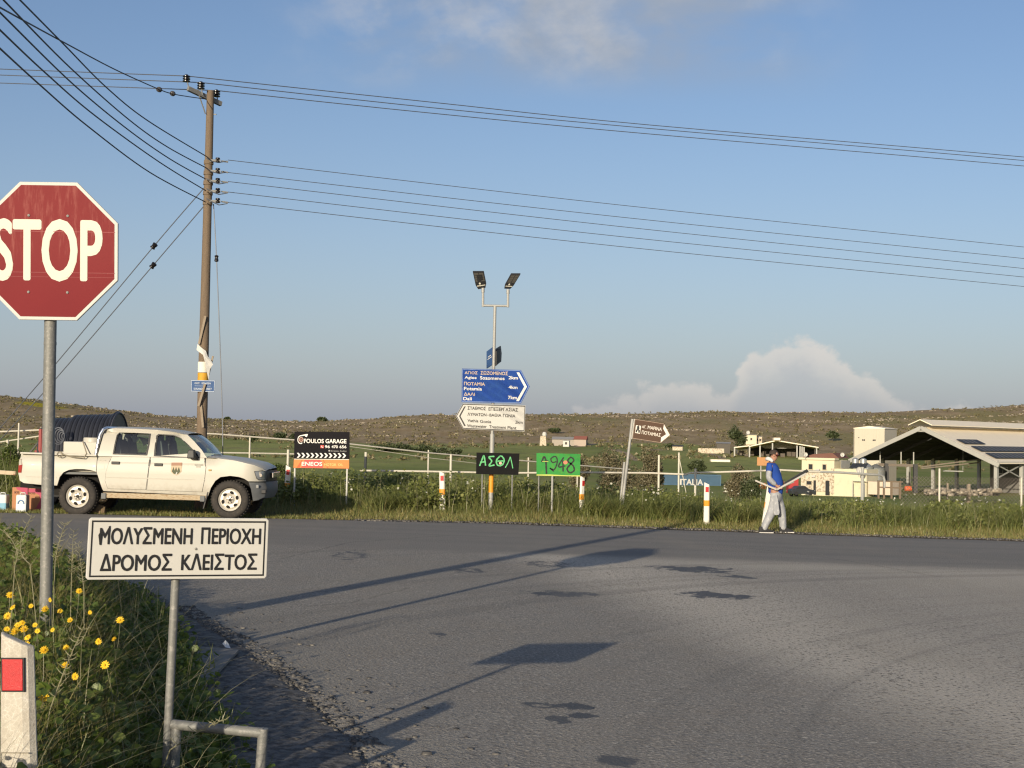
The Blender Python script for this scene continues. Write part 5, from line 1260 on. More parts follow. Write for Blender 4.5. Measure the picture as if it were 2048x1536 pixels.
    for t in (0, .25, .5, .75, 1):
        x, z = a[0]+(b[0]-a[0])*t, a[1]+(b[1]-a[1])*t
        for k in range(ny+1): s_ = -1+2*k/ny; v_.append((x+.07*(1-s_*s_)+.02*math.sin(math.pi*t), yc+s_*(gh(z)-.05), z+.02*math.sin(math.pi*t)))
    mb = MB(); mb.add(v_, [(i*(ny+1)+k, i*(ny+1)+k+1, (i+1)*(ny+1)+k+1, (i+1)*(ny+1)+k) for i in range(4) for k in range(ny)]); mb.build('windscreen', M_glass, r_, True)
    a, b = T(726, 312), T(700, 474); mb = MB()
    mb.add([(a[0], yc-gh(a[1])+.06, a[1]), (a[0], yc+gh(a[1])-.06, a[1]), (b[0], yc+gh(b[1])-.06, b[1]), (b[0], yc-gh(b[1])+.06, b[1])], [(0, 1, 2, 3)]); mb.build('rear_window', M_glass, r_)
    # doors
    dr = PT([(800, 482), (1076, 486), (1068, 600), (1056, 722), (780, 714), (758, 655), (764, 590), (782, 520)]); df = PT([(1084, 486), (1474, 492), (1490, 560), (1484, 640), (1468, 738), (1066, 724), (1076, 600)])
    for dp, hx in ((dr, 830), (df, 1144)):
        for sgn, yf in ((1, near), (-1, far)):
            dd = panel('door', dp, [], (lambda x, z, yf=yf, sgn=sgn: yf(.007)(x, z)), .010*sgn, M_body, r_, bevel=.003)
            panel('door_gap_shade', shr(dp, 1.016), [shr(dp, .985)], (lambda x, z, yf=yf: yf(.0025)(x, z)), 0, M_blk, dd)  # dark strip put in for the shade in the gap around the door
            x, z = T(hx, 527 if hx < 1000 else 540); y = yf(.013)(x, z)
            mb = MB(); mb.box((x, y, z), (.155, .022, .055)); mb.build('door_handle', M_blk, dd, bevel=.008)
    # crest on the front door, small lettering
    q = PT([(1238, 524), (1315, 524), (1315, 590), (1295, 610), (1276, 618), (1256, 610), (1236, 590)]); y = yc-.832-.0095
    mb = MB(); mb.add([(x, near(.0105)(x, z), z) for x, z in q], [tuple(range(len(q)))]); cr = mb.build('door_crest', mat('crest_tan', (.46, .36, .24), .6), r_)
    mb = MB(); Z = lambda pts, o: [(T(*p)[0], near(o)(*T(*p)), T(*p)[1]) for p in pts]
    mb.add(Z([(1238, 524), (1315, 524), (1315, 546), (1238, 546)], .0125), [(0, 1, 2, 3)]); mb.build('crest_band', mat('crest_brown', (.30, .16, .10), .6), cr)
    mb = MB()
    for cx in (1255, 1274, 1294): mb.add(Z([(cx-11, 588), (cx, 556), (cx+11, 588)], .0125), [(0, 1, 2)])
    mb.add(Z([(1244, 588), (1308, 588), (1294, 604), (1276, 612), (1256, 604)], .0122), [(0, 1, 2, 3, 4)]); mb.build('crest_trees', mat('crest_green', (.06, .07, .03), .6), cr)
    mb = MB(); mb.add(Z([(1270, 612), (1278, 595), (1284, 590), (1284, 598), (1280, 613)], .0145), [(0, 1, 2, 3, 4)]); mb.build('crest_path', M_white, cr)
    mb = MB()
    for k, x0 in enumerate(range(1408, 1470, 9)): mb.add(Z([(x0, 538), (x0+5, 538), (x0+6, 546), (x0+1, 546)], .0105), [(0, 1, 2, 3)])
    for x0 in range(1420, 1455, 9): mb.add(Z([(x0, 552), (x0+6, 552), (x0+5, 559), (x0, 559)], .0105), [(0, 1, 2, 3)])
    mb.build('small_lettering', mat('grey_lettering', (.25, .24, .20)), r_)
    x, z = T(1522, 580); mb = MB(); mb.box((x, near(.006)(x, z), z), (.055, .015, .03)); mb.build('side_repeater', mat('amber_lens', (.35, .22, .05), .3), r_, bevel=.004)
    lid = PT([(708, 508), (752, 508), (752, 572), (708, 572)]); panel('fuel_flap', lid, [], near(.005), .008, M_body, r_, bevel=.003)
    panel('bed_crease', PT([(175, 620), (400, 630), (400, 638), (175, 628)]), [], near(.006), .008, M_body, r_, bevel=.002)
    panel('side_moulding', PT([(765, 626), (1486, 646), (1486, 654), (765, 634)]), [], near(.014), .010, M_body, r_, bevel=.002)
    # wheel arch lips
    for cx, cy, rr, a0, a1 in ((555, 772, 203, 20, 158), (1672, 800, 180, 32, 168)):
        pts = []
        for k in range(17):
            a = R(a0+(a1-a0)*k/16); x, z = T(cx+rr*math.cos(a)*.83, cy-rr*math.sin(a)); pts.append((x, near(-.012)(x, z), z))
    # sill step
    mb = MB(); a, b = T(742, 762), T(1500, 784); mb.bar((a[0], .10, a[1]), (b[0], .10, b[1]), .16, 0, .10); mb.build('side_step', M_rust, r_, bevel=.015)
    for q in ((752, 768), (1474, 788)):
        x, z = T(*q); mb = MB(); mb.box((x, .09, z), (.09, .20, .11)); mb.build('step_end', M_trim, r_, bevel=.01)
    # mud flaps
    x, z = T(1496, 800); mb = MB(); mb.box((x, .14, z), (.02, .24, .32), 0, Matrix.Rotation(R(14), 3, 'Y')); mb.build('mud_flap', M_blk, r_)
    # bumper
    bp = PT([(1802, 660), (1900, 663), (1982, 668), (2000, 700), (1997, 742), (1965, 782), (1905, 800), (1850, 806), (1838, 762), (1826, 715)])
    bm_y = lambda x, z: yc-hw(x, z)-.012
    panel('bumper', bp, [], bm_y, .04, M_trim, r_, bevel=.012); panel('bumper', bp, [], lambda x, z: 2*yc-bm_y(x, z)-.04, .04, M_trim, r_, bevel=.012)
    v_ = []; x0, z0 = T(1975, 668); x1, z1 = T(1990, 704); x2, z2 = T(1990, 742); x3, z3 = T(1955, 790)
    for xx, zz in ((x0-.05, z0), (x0, z0), (x1, z1), (x2, z2), (x3, z3)):
        h_ = hw(x0, .6)+.005
        for k in range(13): s_ = -1+2*k/12; v_.append((xx+.08*(1-s_*s_), yc+s_*h_, zz))
    mb = MB(); mb.add(v_, [(i*13+k, i*13+k+1, (i+1)*13+k+1, (i+1)*13+k) for i in range(4) for k in range(12)]); mb.build('bumper_face', M_trim, r_, True)
    x, z = T(1945, 740); mb = MB(); mb.box((x, near(.006)(x, z)+.01, z), (.14, .03, .07)); mb.build('fog_lamp_recess', M_blk, r_, bevel=.01)
    x, z = T(1895, 700); mb = MB(); mb.box((x, near(.014)(x, z)+.01, z), (.05, .02, .06)); mb.build('bumper_marker', M_lamp, r_, bevel=.008)
    # headlamp
    hp = PT([(1858, 590), (1940, 586), (1970, 592), (1972, 655), (1905, 652), (1884, 640)])
    hl = panel('headlight', hp, [], near(.006), .02, M_lamp, r_, bevel=.005); panel('headlight_rim', shr(hp, 1.06), [shr(hp, .95)], near(.008), .012, M_blk, hl)
    mb = MB(); x, z = T(1922, 618); mb.lathe([(.001, -.004), (.035, -.004), (.04, .006)], 14, 0, 'y', (x, near(.008)(x, z), z)); mb.build('reflector_bowl', M_chr, hl, True)
    hp2 = panel('headlight', hp, [], far(.006), -.02, M_lamp, r_, bevel=.005)
    tl = PT([(120, 500), (140, 498), (147, 545), (143, 598), (118, 598)]); tl_ = panel('tail_light', tl, [], near(.006), .02, M_tail, r_, bevel=.005)
    panel('clear_lens', PT([(121, 502), (138, 500), (144, 540), (122, 545)]), [], near(.009), .004, mat('clear_lens', (.42, .40, .34), .2), tl_)
    # mirror
    x, z = T(1392, 462); mb = MB(); mb.box((x, gy(x, z)-.13, z), (.15, .17, .17), 0, None, .8); mr = mb.build('wing_mirror', M_blk, r_, bevel=.03, bseg=3)
    mb = MB(); mb.bar((x+.05, gy(x, z)-.08, z-.06), (x+.09, gy(x, z)+.0, z-.10), .05); mb.build('mirror_arm', M_blk, mr)
    x, z = T(1545, 470); mb = MB(); mb.bar((x-.05, yc-.55, z+.0), (x+.06, yc-.45, z), .02); mb.build('wiper', M_blk, r_)
    # interior
    for xx in (T(1180, 0)[0], T(870, 0)[0]):
        for yy in (yc-.36, yc+.36):
            mb = MB(); mb.box((xx-.12, yy, 1.10), (.14, .5, .62), 0, Matrix.Rotation(R(-10), 3, 'Y')); mb.box((xx-.19, yy, 1.44), (.10, .26, .16)); mb.box((xx+.10, yy, .82), (.5, .5, .16)); mb.build('seat', M_seat, r_, bevel=.04)
    mb = MB(); mb.box((T(1440, 0)[0], yc, .98), (.35, 1.35, .20)); mb.build('dashboard', M_blk, r_, bevel=.05)
    mb = MB(); x = T(1365, 0)[0]; mb.tube([(x+.04*math.cos(a), yc-.36+.18*math.cos(a), 1.08+.18*math.sin(a)) for a in [2*math.pi*k/20 for k in range(21)]], .016, 8); mb.build('steering_wheel', M_blk, r_, True)
    v_ = Vector; mb = MB()
    for (zx, zy, s_) in ((860, 352, .10), (935, 365, .13), (965, 385, .08)):
        x, z = T(zx, zy); mb.add([(x-s_, 1.05, z+s_*.6), (x+s_, 1.02, z+s_*.3), (x+s_*.8, 1.0, z-s_*.2), (x, .98, z-s_*.8), (x-s_*.5, 1.03, z)], [(0, 1, 2, 3, 4)])
    mb.build('clothes_on_seat', M_white, r_)
    # roll bar, tank in the bed
    mb = MB(); pts = [T(690, 474), T(700, 400), T(714, 320), T(732, 284)]; n = len(pts)
    mb.tube([(x-.04, .09+.02*i, z) for i, (x, z) in enumerate(pts)]+[(pts[-1][0]-.02, .3, pts[-1][1]+.03), (pts[-1][0]-.02, 2*yc-.3, pts[-1][1]+.03)]+[(x-.04, 2*yc-.09-.02*i, z) for i, (x, z) in list(enumerate(pts))[::-1]], .032, 10); mb.build('roll_bar', M_chr, r_, True)
    a, b = T(422, 370), T(684, 480); mb = MB(); mb.box(((a[0]+b[0])/2, .62, (a[1]+b[1])/2-.15), (b[0]-a[0], .85, a[1]-b[1]+.3)); tk = mb.build('water_tank', M_body, r_, bevel=.02)
    a = T(612, 362); mb = MB(); mb.lathe([(.001, .05), (.17, .05), (.18, .03), (.18, -.05)], 20, 0, 'z', (a[0], .45, a[1])); mb.build('tank_lid', M_body, tk, True)
    mb = MB(); a, b, c, d_ = T(570, 370), T(618, 476), T(430, 460), T(600, 492); mb.tube([(a[0], .15, a[1]), (b[0], .06, b[1])], .012, 6); mb.tube([(c[0], .0, c[1]), ((c[0]+d_[0])/2, -.02, T(515, 482)[1]), (d_[0], -.01, d_[1]), (d_[0]+.05, 0, d_[1]+.1)], .012, 6)
    cc = T(425, 465); mb.tube([(cc[0]+.05*math.cos(a_), -.01, cc[1]+.05*math.sin(a_)) for a_ in [2*math.pi*k/14 for k in range(15)]], .010, 6); mb.build('tie_down_straps', mat('dirty_strap', (.25, .22, .16), .8), r_, True)
    # tow beam
    a, b = T(100, 690), T(300, 705); mb = MB(); mb.bar((a[0], .35, a[1]), (b[0], .35, b[1]), .07, 0, .10); mb.build('tow_bar', M_under, r_)
    # wheels
    def wheel(x, y, z, out):
        rr = .358
        wt = empty('wheel', None, None, (x, y, z)); wt.parent = r_; k = out
        mb = MB(); pr = [(.215, .035), (.235, -.012), (.262, -.022), (.31, -.020), (.338, -.006), (.352, .02), (rr, .05), (rr, .18), (.352, .215), (.33, .235), (.235, .235), (.215, .2)]
        mb.lathe([(a, b*k) for a, b in pr], 40, 0, 'y', closed=True); mb.build('tyre', M_tyre, wt, True)
        mb = MB()
        for j in range(40):
            a = 2*math.pi*j/40; mb.box(((rr+.003)*math.cos(a), .115*k, (rr+.003)*math.sin(a)), (.018, .16, .022), 0, Matrix.Rotation(-a, 3, 'Y'))
        mb.build('tread_blocks', M_tyre, wt)
        mb = MB(); mb.lathe([(a, b*k) for a, b in [(.001, .012), (.055, .012), (.075, .022), (.088, .034), (.12, .022), (.155, .016), (.185, .030), (.198, .012), (.212, .004), (.219, .02), (.215, .12)]], 40, 0, 'y'); rm = mb.build('rim', M_rim, wt, True)
        mb = MB()
        for j in range(6):
            a = 2*math.pi*j/6+.3; ca, sa = math.cos(a), math.sin(a); pts = []
            for q in range(14):
                b_ = 2*math.pi*q/14; u_, v2_ = .028*math.cos(b_)+.138, .040*math.sin(b_)
                aa = a+(u_-.138)*2.2; pts.append((u_*math.cos(aa)-v2_*math.sin(aa), (.0105 if k > 0 else -.0105), u_*math.sin(aa)+v2_*math.cos(aa)))
            mb.add(pts, [tuple(range(14))])
        mb.build('rim_hole', M_under, rm)
        mb = MB()
        for j in range(6): a = 2*math.pi*j/6; mb.lathe([(.001, -.004*k), (.012, -.004*k), (.012, .02*k)], 6, 0, 'y', (.052*math.cos(a), .008*k, .052*math.sin(a)))
        mb.lathe([(.001, -.02*k), (.028, -.018*k), (.032, .012*k)], 12, 0, 'y'); mb.build('hub_nuts', M_tyre, rm)
    for zx, zy in ((558, 771), (1672, 796)):
        x, z = T(zx, zy); wheel(x, .035, z, 1); wheel(x, 2*yc-.035, z, -1)
pickup()

def hose_reel():
    D = 29.6; ll = at(165, 1010, D); ll.z = G(ll.x, ll.y)
    r_ = empty('hose_reel', 'big irrigation reel of dark hose with a round flange and red frame, behind the pickup', 'hose reel', ll)
    L = lambda px, py, dd=0: at(px, py, D+dd)-ll
    a = L(96, 906); b = L(229, 903); rr = .78; ax = (b-a).normalized()
    M_h = mat('black_hose', (.026, .028, .036), .45, 0, .15, 6); M_rf = mat('red_frame', (.24, .025, .025), .55, 0, .15, 8)
    mb = MB(); n = 15
    for k in range(n):
        c = a+(b-a)*((k+.5)/n); r0 = rr-.07+(.02 if k > 5 else -.035); pts = [c+Vector((0, math.cos(t)*r0, math.sin(t)*r0))+ax*.0 for t in [2*math.pi*i/40 for i in range(41)]]
        mb.tube(pts, .056, 8, 0, False)
    mb.build('hose_coil', M_h, r_, True)
    mb = MB(); mb.lathe([(rr-.10, 0), (rr-.10, (b-a).length)], 40, 0, 'x', a); mb.build('drum', M_h, r_, True)
    for p in (b+ax*.05,):
        mb = MB(); mb.lathe([(rr+.04, -.03), (rr+.06, 0), (rr+.04, .03), (.02, .02), (.02, -.02)], 44, 0, 'x', p, True); mb.build('flange', M_h, r_, True)
        mb = MB(); mb.tube([p+Vector((.03, math.cos(t)*(rr+.02), math.sin(t)*(rr+.02))) for t in [2*math.pi*i/44 for i in range(45)]], .022, 6); mb.build('flange_rim', mat('worn_grey_rim', (.09, .09, .10), .6), r_, True)
    for px in (81, 87):
        mb = MB(); q = L(px, 858, -.7); mb.bar((q.x, q.y, .1), (q.x, q.y, q.z), .05); mb.build('frame_upright', M_rf, r_)
    mb = MB(); q = L(74, 896, -.6); w_ = L(96, 897, -.6); mb.bar(q, w_, .05); mb.bar(L(70, 903, -.6), L(100, 904, -.6), .05); mb.build('frame_crossbar', M_rf, r_)
    mb = MB(); mb.bar(L(80, 880, -.5), L(60, 905, -.5), .03); mb.build('frame_stay', mat('dark_stay', (.05, .05, .045)), r_)
    for dx_ in (.25, 1.2):
        for dy_ in (-.8, .8):
            mb = MB(); mb.lathe([(.15, -.09), (.30, -.09), (.33, -.05), (.33, .05), (.30, .09), (.15, .09)], 24, 0, 'y', (a.x+dx_, dy_, .33), True); mb.build('wheel', M_dark, r_, True)
    mb = MB(); c = L(117, 872, -1.0)
    for k in range(5): mb.tube([c+Vector((math.cos(t)*(.12-.02*k)+.02*k, .02*k, math.sin(t)*(.17-.03*k))) for t in [2*math.pi*i/20 for i in range(21)]], .008, 5)
    mb.build('coiled_wire', M_wire2, r_, True)
hose_reel()

def verge_clutter():
    D = 27.4
    M_cart = mat('orange_carton', (.40, .19, .095), .8, 0, .08, 5); M_pink = mat('pink_print', (.40, .065, .115), .7); M_pt = mat('orange_print', (.55, .26, .09), .7); M_bk = mat('carton_print', (.12, .05, .04), .7)
    def carton(x0, x1, y0, y1, label, heart):
        a = at(x0, y1, D); b = at(x1, y0, D); g = G(a.x, D)+.01
        r_ = empty('carton', label, 'carton', ((a.x+b.x)/2, D, g), (0, 0, R(-4)), 'printed cartons behind the pickup')
        w_ = b.x-a.x; h_ = b.z-g
        mb = MB(); mb.box((0, .17, h_/2), (w_, .34, h_)); o = mb.build('carton_body', M_cart, r_, bevel=.006)
        B = Board((-w_/2, 0, h_), (w_/2, 0, h_), (w_/2, 0, 0), (-w_/2, 0, 0))
        if heart:
            mb = MB(); B.poly(mb, [(.0, .02), (1, .02), (1, 1), (.28, 1), (.55, .85), (.75, .55), (.70, .30), (.5, .22), (.1, .2), (0, .12)]); mb.build('pink_print', M_pink, o)
        else:
            mb = MB(); B.poly(mb, [(.25, .0), (1, .0), (1, .55), (.9, .42), (.6, .18), (.28, .08)]); mb.build('pink_print', M_pink, o)
        mb = MB(); B.text(mb, 'BOSS', .08 if heart else .15, .17, .46, .27, .03, .004); mb.build('carton_lettering', M_bk, o)
    carton(23, 56, 975, 1017, 'orange and pink printed carton under the pickup tail, the one further left', False)
    carton(53, 90, 977, 1019, 'orange and pink printed carton under the pickup tail, touching the stop sign pole', True)
    def can(x0, x1, y0, y1, D, label, blue, emblem):
        a = at(x0, y1, D); b = at(x1, y0, D); g = G(a.x, D)+.0; w_ = b.x-a.x; h_ = b.z-g
        r_ = empty('jerrycan', label, 'jerrycan', ((a.x+b.x)/2, D, g))
        mb = MB(); mb.box((0, .1, h_*.44), (w_, .2, h_*.88)); mb.build('can_body', mat('white_jerrycan', (.60, .62, .60), .5, 0, .08, 6), r_, bevel=.03, bseg=3)
        mb = MB(); mb.tube([(-w_*.25, .1, h_*.86), (-w_*.2, .1, h_*.97), (w_*.2, .1, h_*.97), (w_*.25, .1, h_*.86)], .012, 8); mb.build('handle', mat('can_handle', (.5, .52, .5)), r_, True)
        mb = MB(); mb.box((0, .098, h_*.25), (w_*1.015, .203, h_*.44)); mb.build('label', mat('blue_liquid' if blue else 'label_white', (.16, .36, .48) if blue else (.62, .66, .68), .5), r_, bevel=.028)
        if emblem:
            mb = MB(); mb.tube([(.055*math.cos(t), -.006, h_*.42+.07*math.sin(t)) for t in [math.pi*(k/12) for k in range(13)]], .012, 6); mb.build('emblem_arch', mat('blue_print', (.12, .22, .40)), r_, True)
    can(31, 53, 985, 1017, 26.9, 'white jerrycan with a blue arch emblem in front of the printed cartons', False, True)
    can(-9, 13, 985, 1016, 27.3, 'white jerrycan half filled with blue liquid at the left picture edge', True, False)
    # rusty beam at the tail
    a = at(-20, 943, 26.9); b = at(32, 946.5, 26.9); mb = MB(); mb.bar(a, b, .06, 0, .075)
    r_ = mb.build('metal_beam', mat('rusty_white_beam', (.50, .40, .28), .7, 0, .2, 6, col2=(.22, .09, .04), th=(.5, .65)), None, bevel=.006); tag(r_, 'pale rusty beam sticking out behind the pickup tail', 'beam')
    p = at(200, 1020, 27.0); p.z = G(p.x, p.y); mb = MB(); mb.box((0, 0, .08), (.30, .2, .2), 0, Matrix.Rotation(R(20), 3, 'Y'), .6); o = mb.build('stone', mat('brown_stone', (.16, .115, .065), .95, 0, .3, 14, .6, 30), None, bevel=.05, bseg=2); o.location = p; tag(o, 'brown stone wedged beside the pickup rear wheel', 'stone')
verge_clutter()

# ------------------------------------------------------------------ the walking man
def skin(name, nodes, edges, m, parent, root=0, sub=2):
    me = bpy.data.meshes.new(name+'_cage'); me.from_pydata([n[0] for n in nodes], edges, [])
    o = bpy.data.objects.new(name+'_cage', me); COL.objects.link(o)
    md = o.modifiers.new('s', 'SKIN'); md.use_smooth_shade = True
    for i, n in enumerate(nodes):
        sv = me.skin_vertices[0].data[i]; r = n[1]; sv.radius = r if hasattr(r, '__len__') else (r, r); sv.use_root = (i == root)
    s_ = o.modifiers.new('u', 'SUBSURF'); s_.levels = sub; s_.render_levels = sub
    bpy.context.view_layer.update()
    me2 = bpy.data.meshes.new_from_object(o.evaluated_get(bpy.context.evaluated_depsgraph_get()))
    bpy.data.objects.remove(o); me2.name = name; me2.materials.clear(); me2.materials.append(m)
    me2.polygons.foreach_set('use_smooth', [True]*len(me2.polygons))
    r_ = bpy.data.objects.new(name, me2); COL.objects.link(r_); r_.parent = parent
    return r_
def person():
    foot = gpt(1551, 1066); D = foot.y; S = D/28.95
    r_ = empty('person', 'man in blue shirt, sunglasses and sheer white overalls walking right', 'person', foot)
    x0 = (foot.x-at(1480+500/6.983, 1066, D).x)
    H = lambda zx, zy, y=0.: (((zx-500)/685+0)*S-x0, y, (1420-zy)/685*S)
    M_skin = mat('tanned_skin', (.36, .19, .125), .6, 0, .08, 10); M_hair = mat('short_dark_hair', (.045, .033, .026), .85, 0, .3, 60); M_shirt = mat('blue_shirt', (.014, .060, .30), .85, 0, .12, 7, .4, 14)
    M_sheer = mat('sheer_white_overall', (.30, .31, .325), .7, 0, .15, 9, .9, 14, col2=(.46, .46, .455), th=(.48, .68), stretch=(1.5, 1.5, .7)); M_sh = mat('black_trainers', (.018, .018, .02), .7); M_sole = mat('white_sole', (.62, .60, .56), .7); M_gl = mat('sunglasses_lens', (.05, .008, .008), .1)
    N = []; E = []
    def n(p, r, par=None):
        N.append((p, r*S if not hasattr(r, '__len__') else (r[0]*S, r[1]*S)))
        if par is not None: E.append((par, len(N)-1))
        return len(N)-1
    pel = n(H(490, 850), .118); bel = n(H(488, 730), .135, pel); ch = n(H(455, 590), .135, bel); uc = n(H(438, 490), .11, ch); nb = n(H(436, 440), .062, uc); nk = n(H(448, 408), .055, nb)
    hb = n(H(462, 372, -.01), .070, nk); hm = n(H(468, 325, -.012), .086, hb); ht = n(H(462, 282, -.008), .062, hm)
    chin = n(H(497, 396, -.03), .036, hb); n(H(514, 345, -.05), .030, hm)
    for sgn, sh, el, wr, pm in ((-1, (392, 485, -.17), (362, 648, -.23), (478, 760, -.20), (512, 782, -.20)), (1, (446, 485, .17), (520, 655, .22), (615, 722, .06), (648, 738, .02))):
        a = n(H(*sh), .066, uc); b = n(H((sh[0]*.5+el[0]*.5), (sh[1]+el[1])/2, (sh[2]+el[2])/2), .052, a); c = n(H(*el), .045, b); d_ = n(H(*wr), .029, c); e = n(H(*pm), (.040, .024), d_)
        base = np.array(H(*pm)); dr = np.array(H(*pm))-np.array(H(*wr)); dr /= np.linalg.norm(dr)
        for k in range(4):
            off = np.array((0, -.5+k/3, 0))*.075*S; q1 = base+dr*.045*S+off*.9; q2 = q1+dr*.03*S*(1.1 if k in (1, 2) else .9)+np.array((0, 0, .014*S)); q3 = q2+np.array((-.012*S, 0, .028*S))
            f1 = n(tuple(q1), .0100, e); f2 = n(tuple(q2), .0090, f1); n(tuple(q3), .0080, f2)
        t1 = n(tuple(base+np.array((-.01, -.035*sgn*-1, .03))*S), .0115, e); n(tuple(base+np.array((.02, -.03*sgn*-1, .05))*S), .0095, t1)
    for sgn, hp, kn, an, to in ((-1, (468, 895, -.09), (430, 1112, -.10), (322, 1345, -.10), (400, 1392, -.11)), (1, (520, 895, .09), (588, 1112, .10), (610, 1350, .10), (715, 1392, .09))):
        a = n(H(*hp), .092, pel); b = n(H(*kn), .060, a); c = n(H(*an), .036, b)
    skin('body', N, E, M_skin, r_, 0)
    def part(name, chain, m, sub=2, extra=()):
        N2 = [(H(*c[:3]), (c[3][0]*S, c[3][1]*S) if hasattr(c[3], '__len__') else c[3]*S) for c in chain]; E2 = [(i, i+1) for i in range(len(chain)-1)]
        for par, ch_ in extra:
            p = par
            for c in ch_: N2.append((H(*c[:3]), c[3]*S)); E2.append((p, len(N2)-1)); p = len(N2)-1
        return skin(name, N2, E2, m, r_, 0, sub)
    part('shirt', [(488, 905, 0, .150), (490, 850, 0, .162), (494, 740, 0, .175), (454, 590, 0, .165), (436, 495, 0, .128), (438, 445, 0, .072)], M_shirt, 2, [(4, [(388, 488, -.18, .082), (368, 585, -.215, .074)]), (4, [(448, 488, .18, .080), (486, 585, .21, .072)])])
    part('sleeve', [(374, 545, -.21, .060), (366, 590, -.22, .064), (360, 650, -.235, .064), (420, 710, -.222, .056), (474, 752, -.205, .046)], M_sheer)
    part('sleeve', [(476, 550, .21, .058), (490, 590, .21, .060), (522, 655, .22, .060), (600, 712, .08, .044)], M_sheer)
    tr = part('trousers', [(492, 800, 0, .150), (488, 900, 0, .150)], M_sheer, 2, [(1, [(462, 960, -.09, .104), (432, 1110, -.10, .100), (372, 1240, -.10, .088), (330, 1325, -.10, .074), (324, 1392, -.10, .070)]), (1, [(540, 960, .09, .100), (588, 1110, .10, .092), (604, 1240, .10, .084), (612, 1330, .10, .074), (616, 1394, .10, .070)])])
    for (x, y, ang, dx_) in ((350, -.11, 0, 0), (662, .09, 0, 0)):
        c = H(x, 1420, y); mb = MB(); L_ = .285*S
        pr = [(-.5, .02), (-.48, .12), (-.36, .135), (-.10, .115), (.20, .080), (.44, .058), (.52, .02)]
        v_ = []
        for t, z in pr:
            wd = (.038 if t < -.4 else .045 if t < .3 else .040)*S
            v_ += [(c[0]+t*L_, c[1]-wd, .02*S), (c[0]+t*L_, c[1]-wd*.75, z*S), (c[0]+t*L_, c[1]+wd*.75, z*S), (c[0]+t*L_, c[1]+wd, .02*S)]
        k = len(pr); mb.add(v_, [(4*i+j, 4*i+(j+1) % 4, 4*(i+1)+(j+1) % 4, 4*(i+1)+j) for i in range(k-1) for j in range(4)]+[(0, 1, 2, 3), (4*k-1, 4*k-2, 4*k-3, 4*k-4)])
        sh = mb.build('shoe', M_sh, r_, True, .008)
        mb = MB(); mb.box((c[0]+.005, c[1], .013*S), (L_*1.02, .088*S, .022*S)); mb.build('sole', M_sole, sh, bevel=.010)
    # hair, glasses, ear, hood
    mb = MB(); c = H(458, 318, -.010); rr = .100*S
    v_ = []; f = []; nu, nv = 16, 7
    for i in range(nv+1):
        th = R(6+84*i/nv)
        for j in range(nu):
            ph = 2*math.pi*j/nu; cut = 1.0 if math.cos(ph-.35) < .25 else .70
            t2 = th*cut; v_.append((c[0]+rr*.98*math.sin(t2)*math.cos(ph), c[1]+rr*.86*math.sin(t2)*math.sin(ph), c[2]+rr*1.0*math.cos(t2)-.012*S))
    f = [(i*nu+j, i*nu+(j+1) % nu, (i+1)*nu+(j+1) % nu, (i+1)*nu+j) for i in range(nv) for j in range(nu)]; f.append(tuple(range(nu)))
    mb.add(v_, f); mb.build('hair', M_hair, r_, True)
    p = H(505, 338, -.075); mb = MB(); mb.box((p[0]-.005, p[1]+.01, p[2]), (.045*S, .085*S, .038*S), 0, Matrix.Rotation(R(-35), 3, 'Z')); gl = mb.build('sunglasses', M_gl, r_, bevel=.008)
    mb = MB(); q = H(440, 330, -.088); mb.bar((p[0]-.02, p[1]-.03, p[2]+.008), (q[0], q[1], q[2]+.01), .008); mb.build('temple_arm', M_gl, gl)
    q = H(452, 340, -.092); mb = MB(); mb.lathe([(.001, -.012), (.018, -.010), (.024, 0), (.016, .012), (.001, .012)], 12, 0, 'y', q); mb.build('ear', M_skin, r_, True)
    part('lowered_hood', [(365, 400, .06, .035), (372, 385, -.05, .050), (400, 395, -.10, .042), (440, 430, -.10, .030)], mat('hood_white', (.62, .60, .57), .8, 0, .1, 10))
    # loose flap of overall hanging behind and in front
    M_flap = mat('white_flap', (.62, .58, .50), .8, 0, .1, 10, .3, 14)
    q = [H(*p_) for p_ in ((378, 850, -.10), (410, 900, -.12), (402, 1010, -.10), (372, 1090, -.08), (332, 1135, -.06), (335, 1060, -.05), (352, 950, -.08))]; mb = MB()
    mb.add(q+[(a, b+.02, c) for a, b, c in q], [tuple(range(7)), tuple(range(13, 6, -1))]+[(i, i+7, (i+1) % 7+7, (i+1) % 7) for i in range(7)]); mb.build('overall_flap', M_flap, r_)
    q = [H(*p_) for p_ in ((425, 905, -.235), (480, 880, -.24), (500, 980, -.235), (522, 1130, -.22), (512, 1160, -.215), (455, 1165, -.205), (432, 1060, -.215))]; mb = MB()
    mb.add(q+[(a, b+.018, c) for a, b, c in q], [tuple(range(7)), tuple(range(13, 6, -1))]+[(i, i+7, (i+1) % 7+7, (i+1) % 7) for i in range(7)]); mb.build('overall_flap', M_sheer, r_, bevel=.006)
    # held things
    def held(name, label, cat, a, b, wd, dp, m, tilt=0):
        w0 = Vector(H(*a))+foot; w1 = Vector(H(*b))+foot; mb = MB(); mb.bar(w0, w1, wd*S, 0, dp*S, up=(0, 1, 0)); tag(mb.build(name, m, None, bevel=.004), label, cat)
    held('folded_board', 'long black folded board the walking man carries, pointing up to the right', 'board', (600, 735, -.13), (918, 540, -.13), .066, .035, M_black)
    held('timber_strip', 'pale strip held in the walking man\'s hands, pointing up to the right', 'timber', (478, 812, -.22), (885, 582, -.20), .034, .045, mat('pale_grey_strip', (.42, .40, .36), .7))
    held('timber_strip', 'pale strip held low by the walking man, pointing back to the left', 'timber', (470, 812, -.25), (172, 690, -.28), .034, .045, mat('pale_worn_strip', (.46, .43, .37), .7))
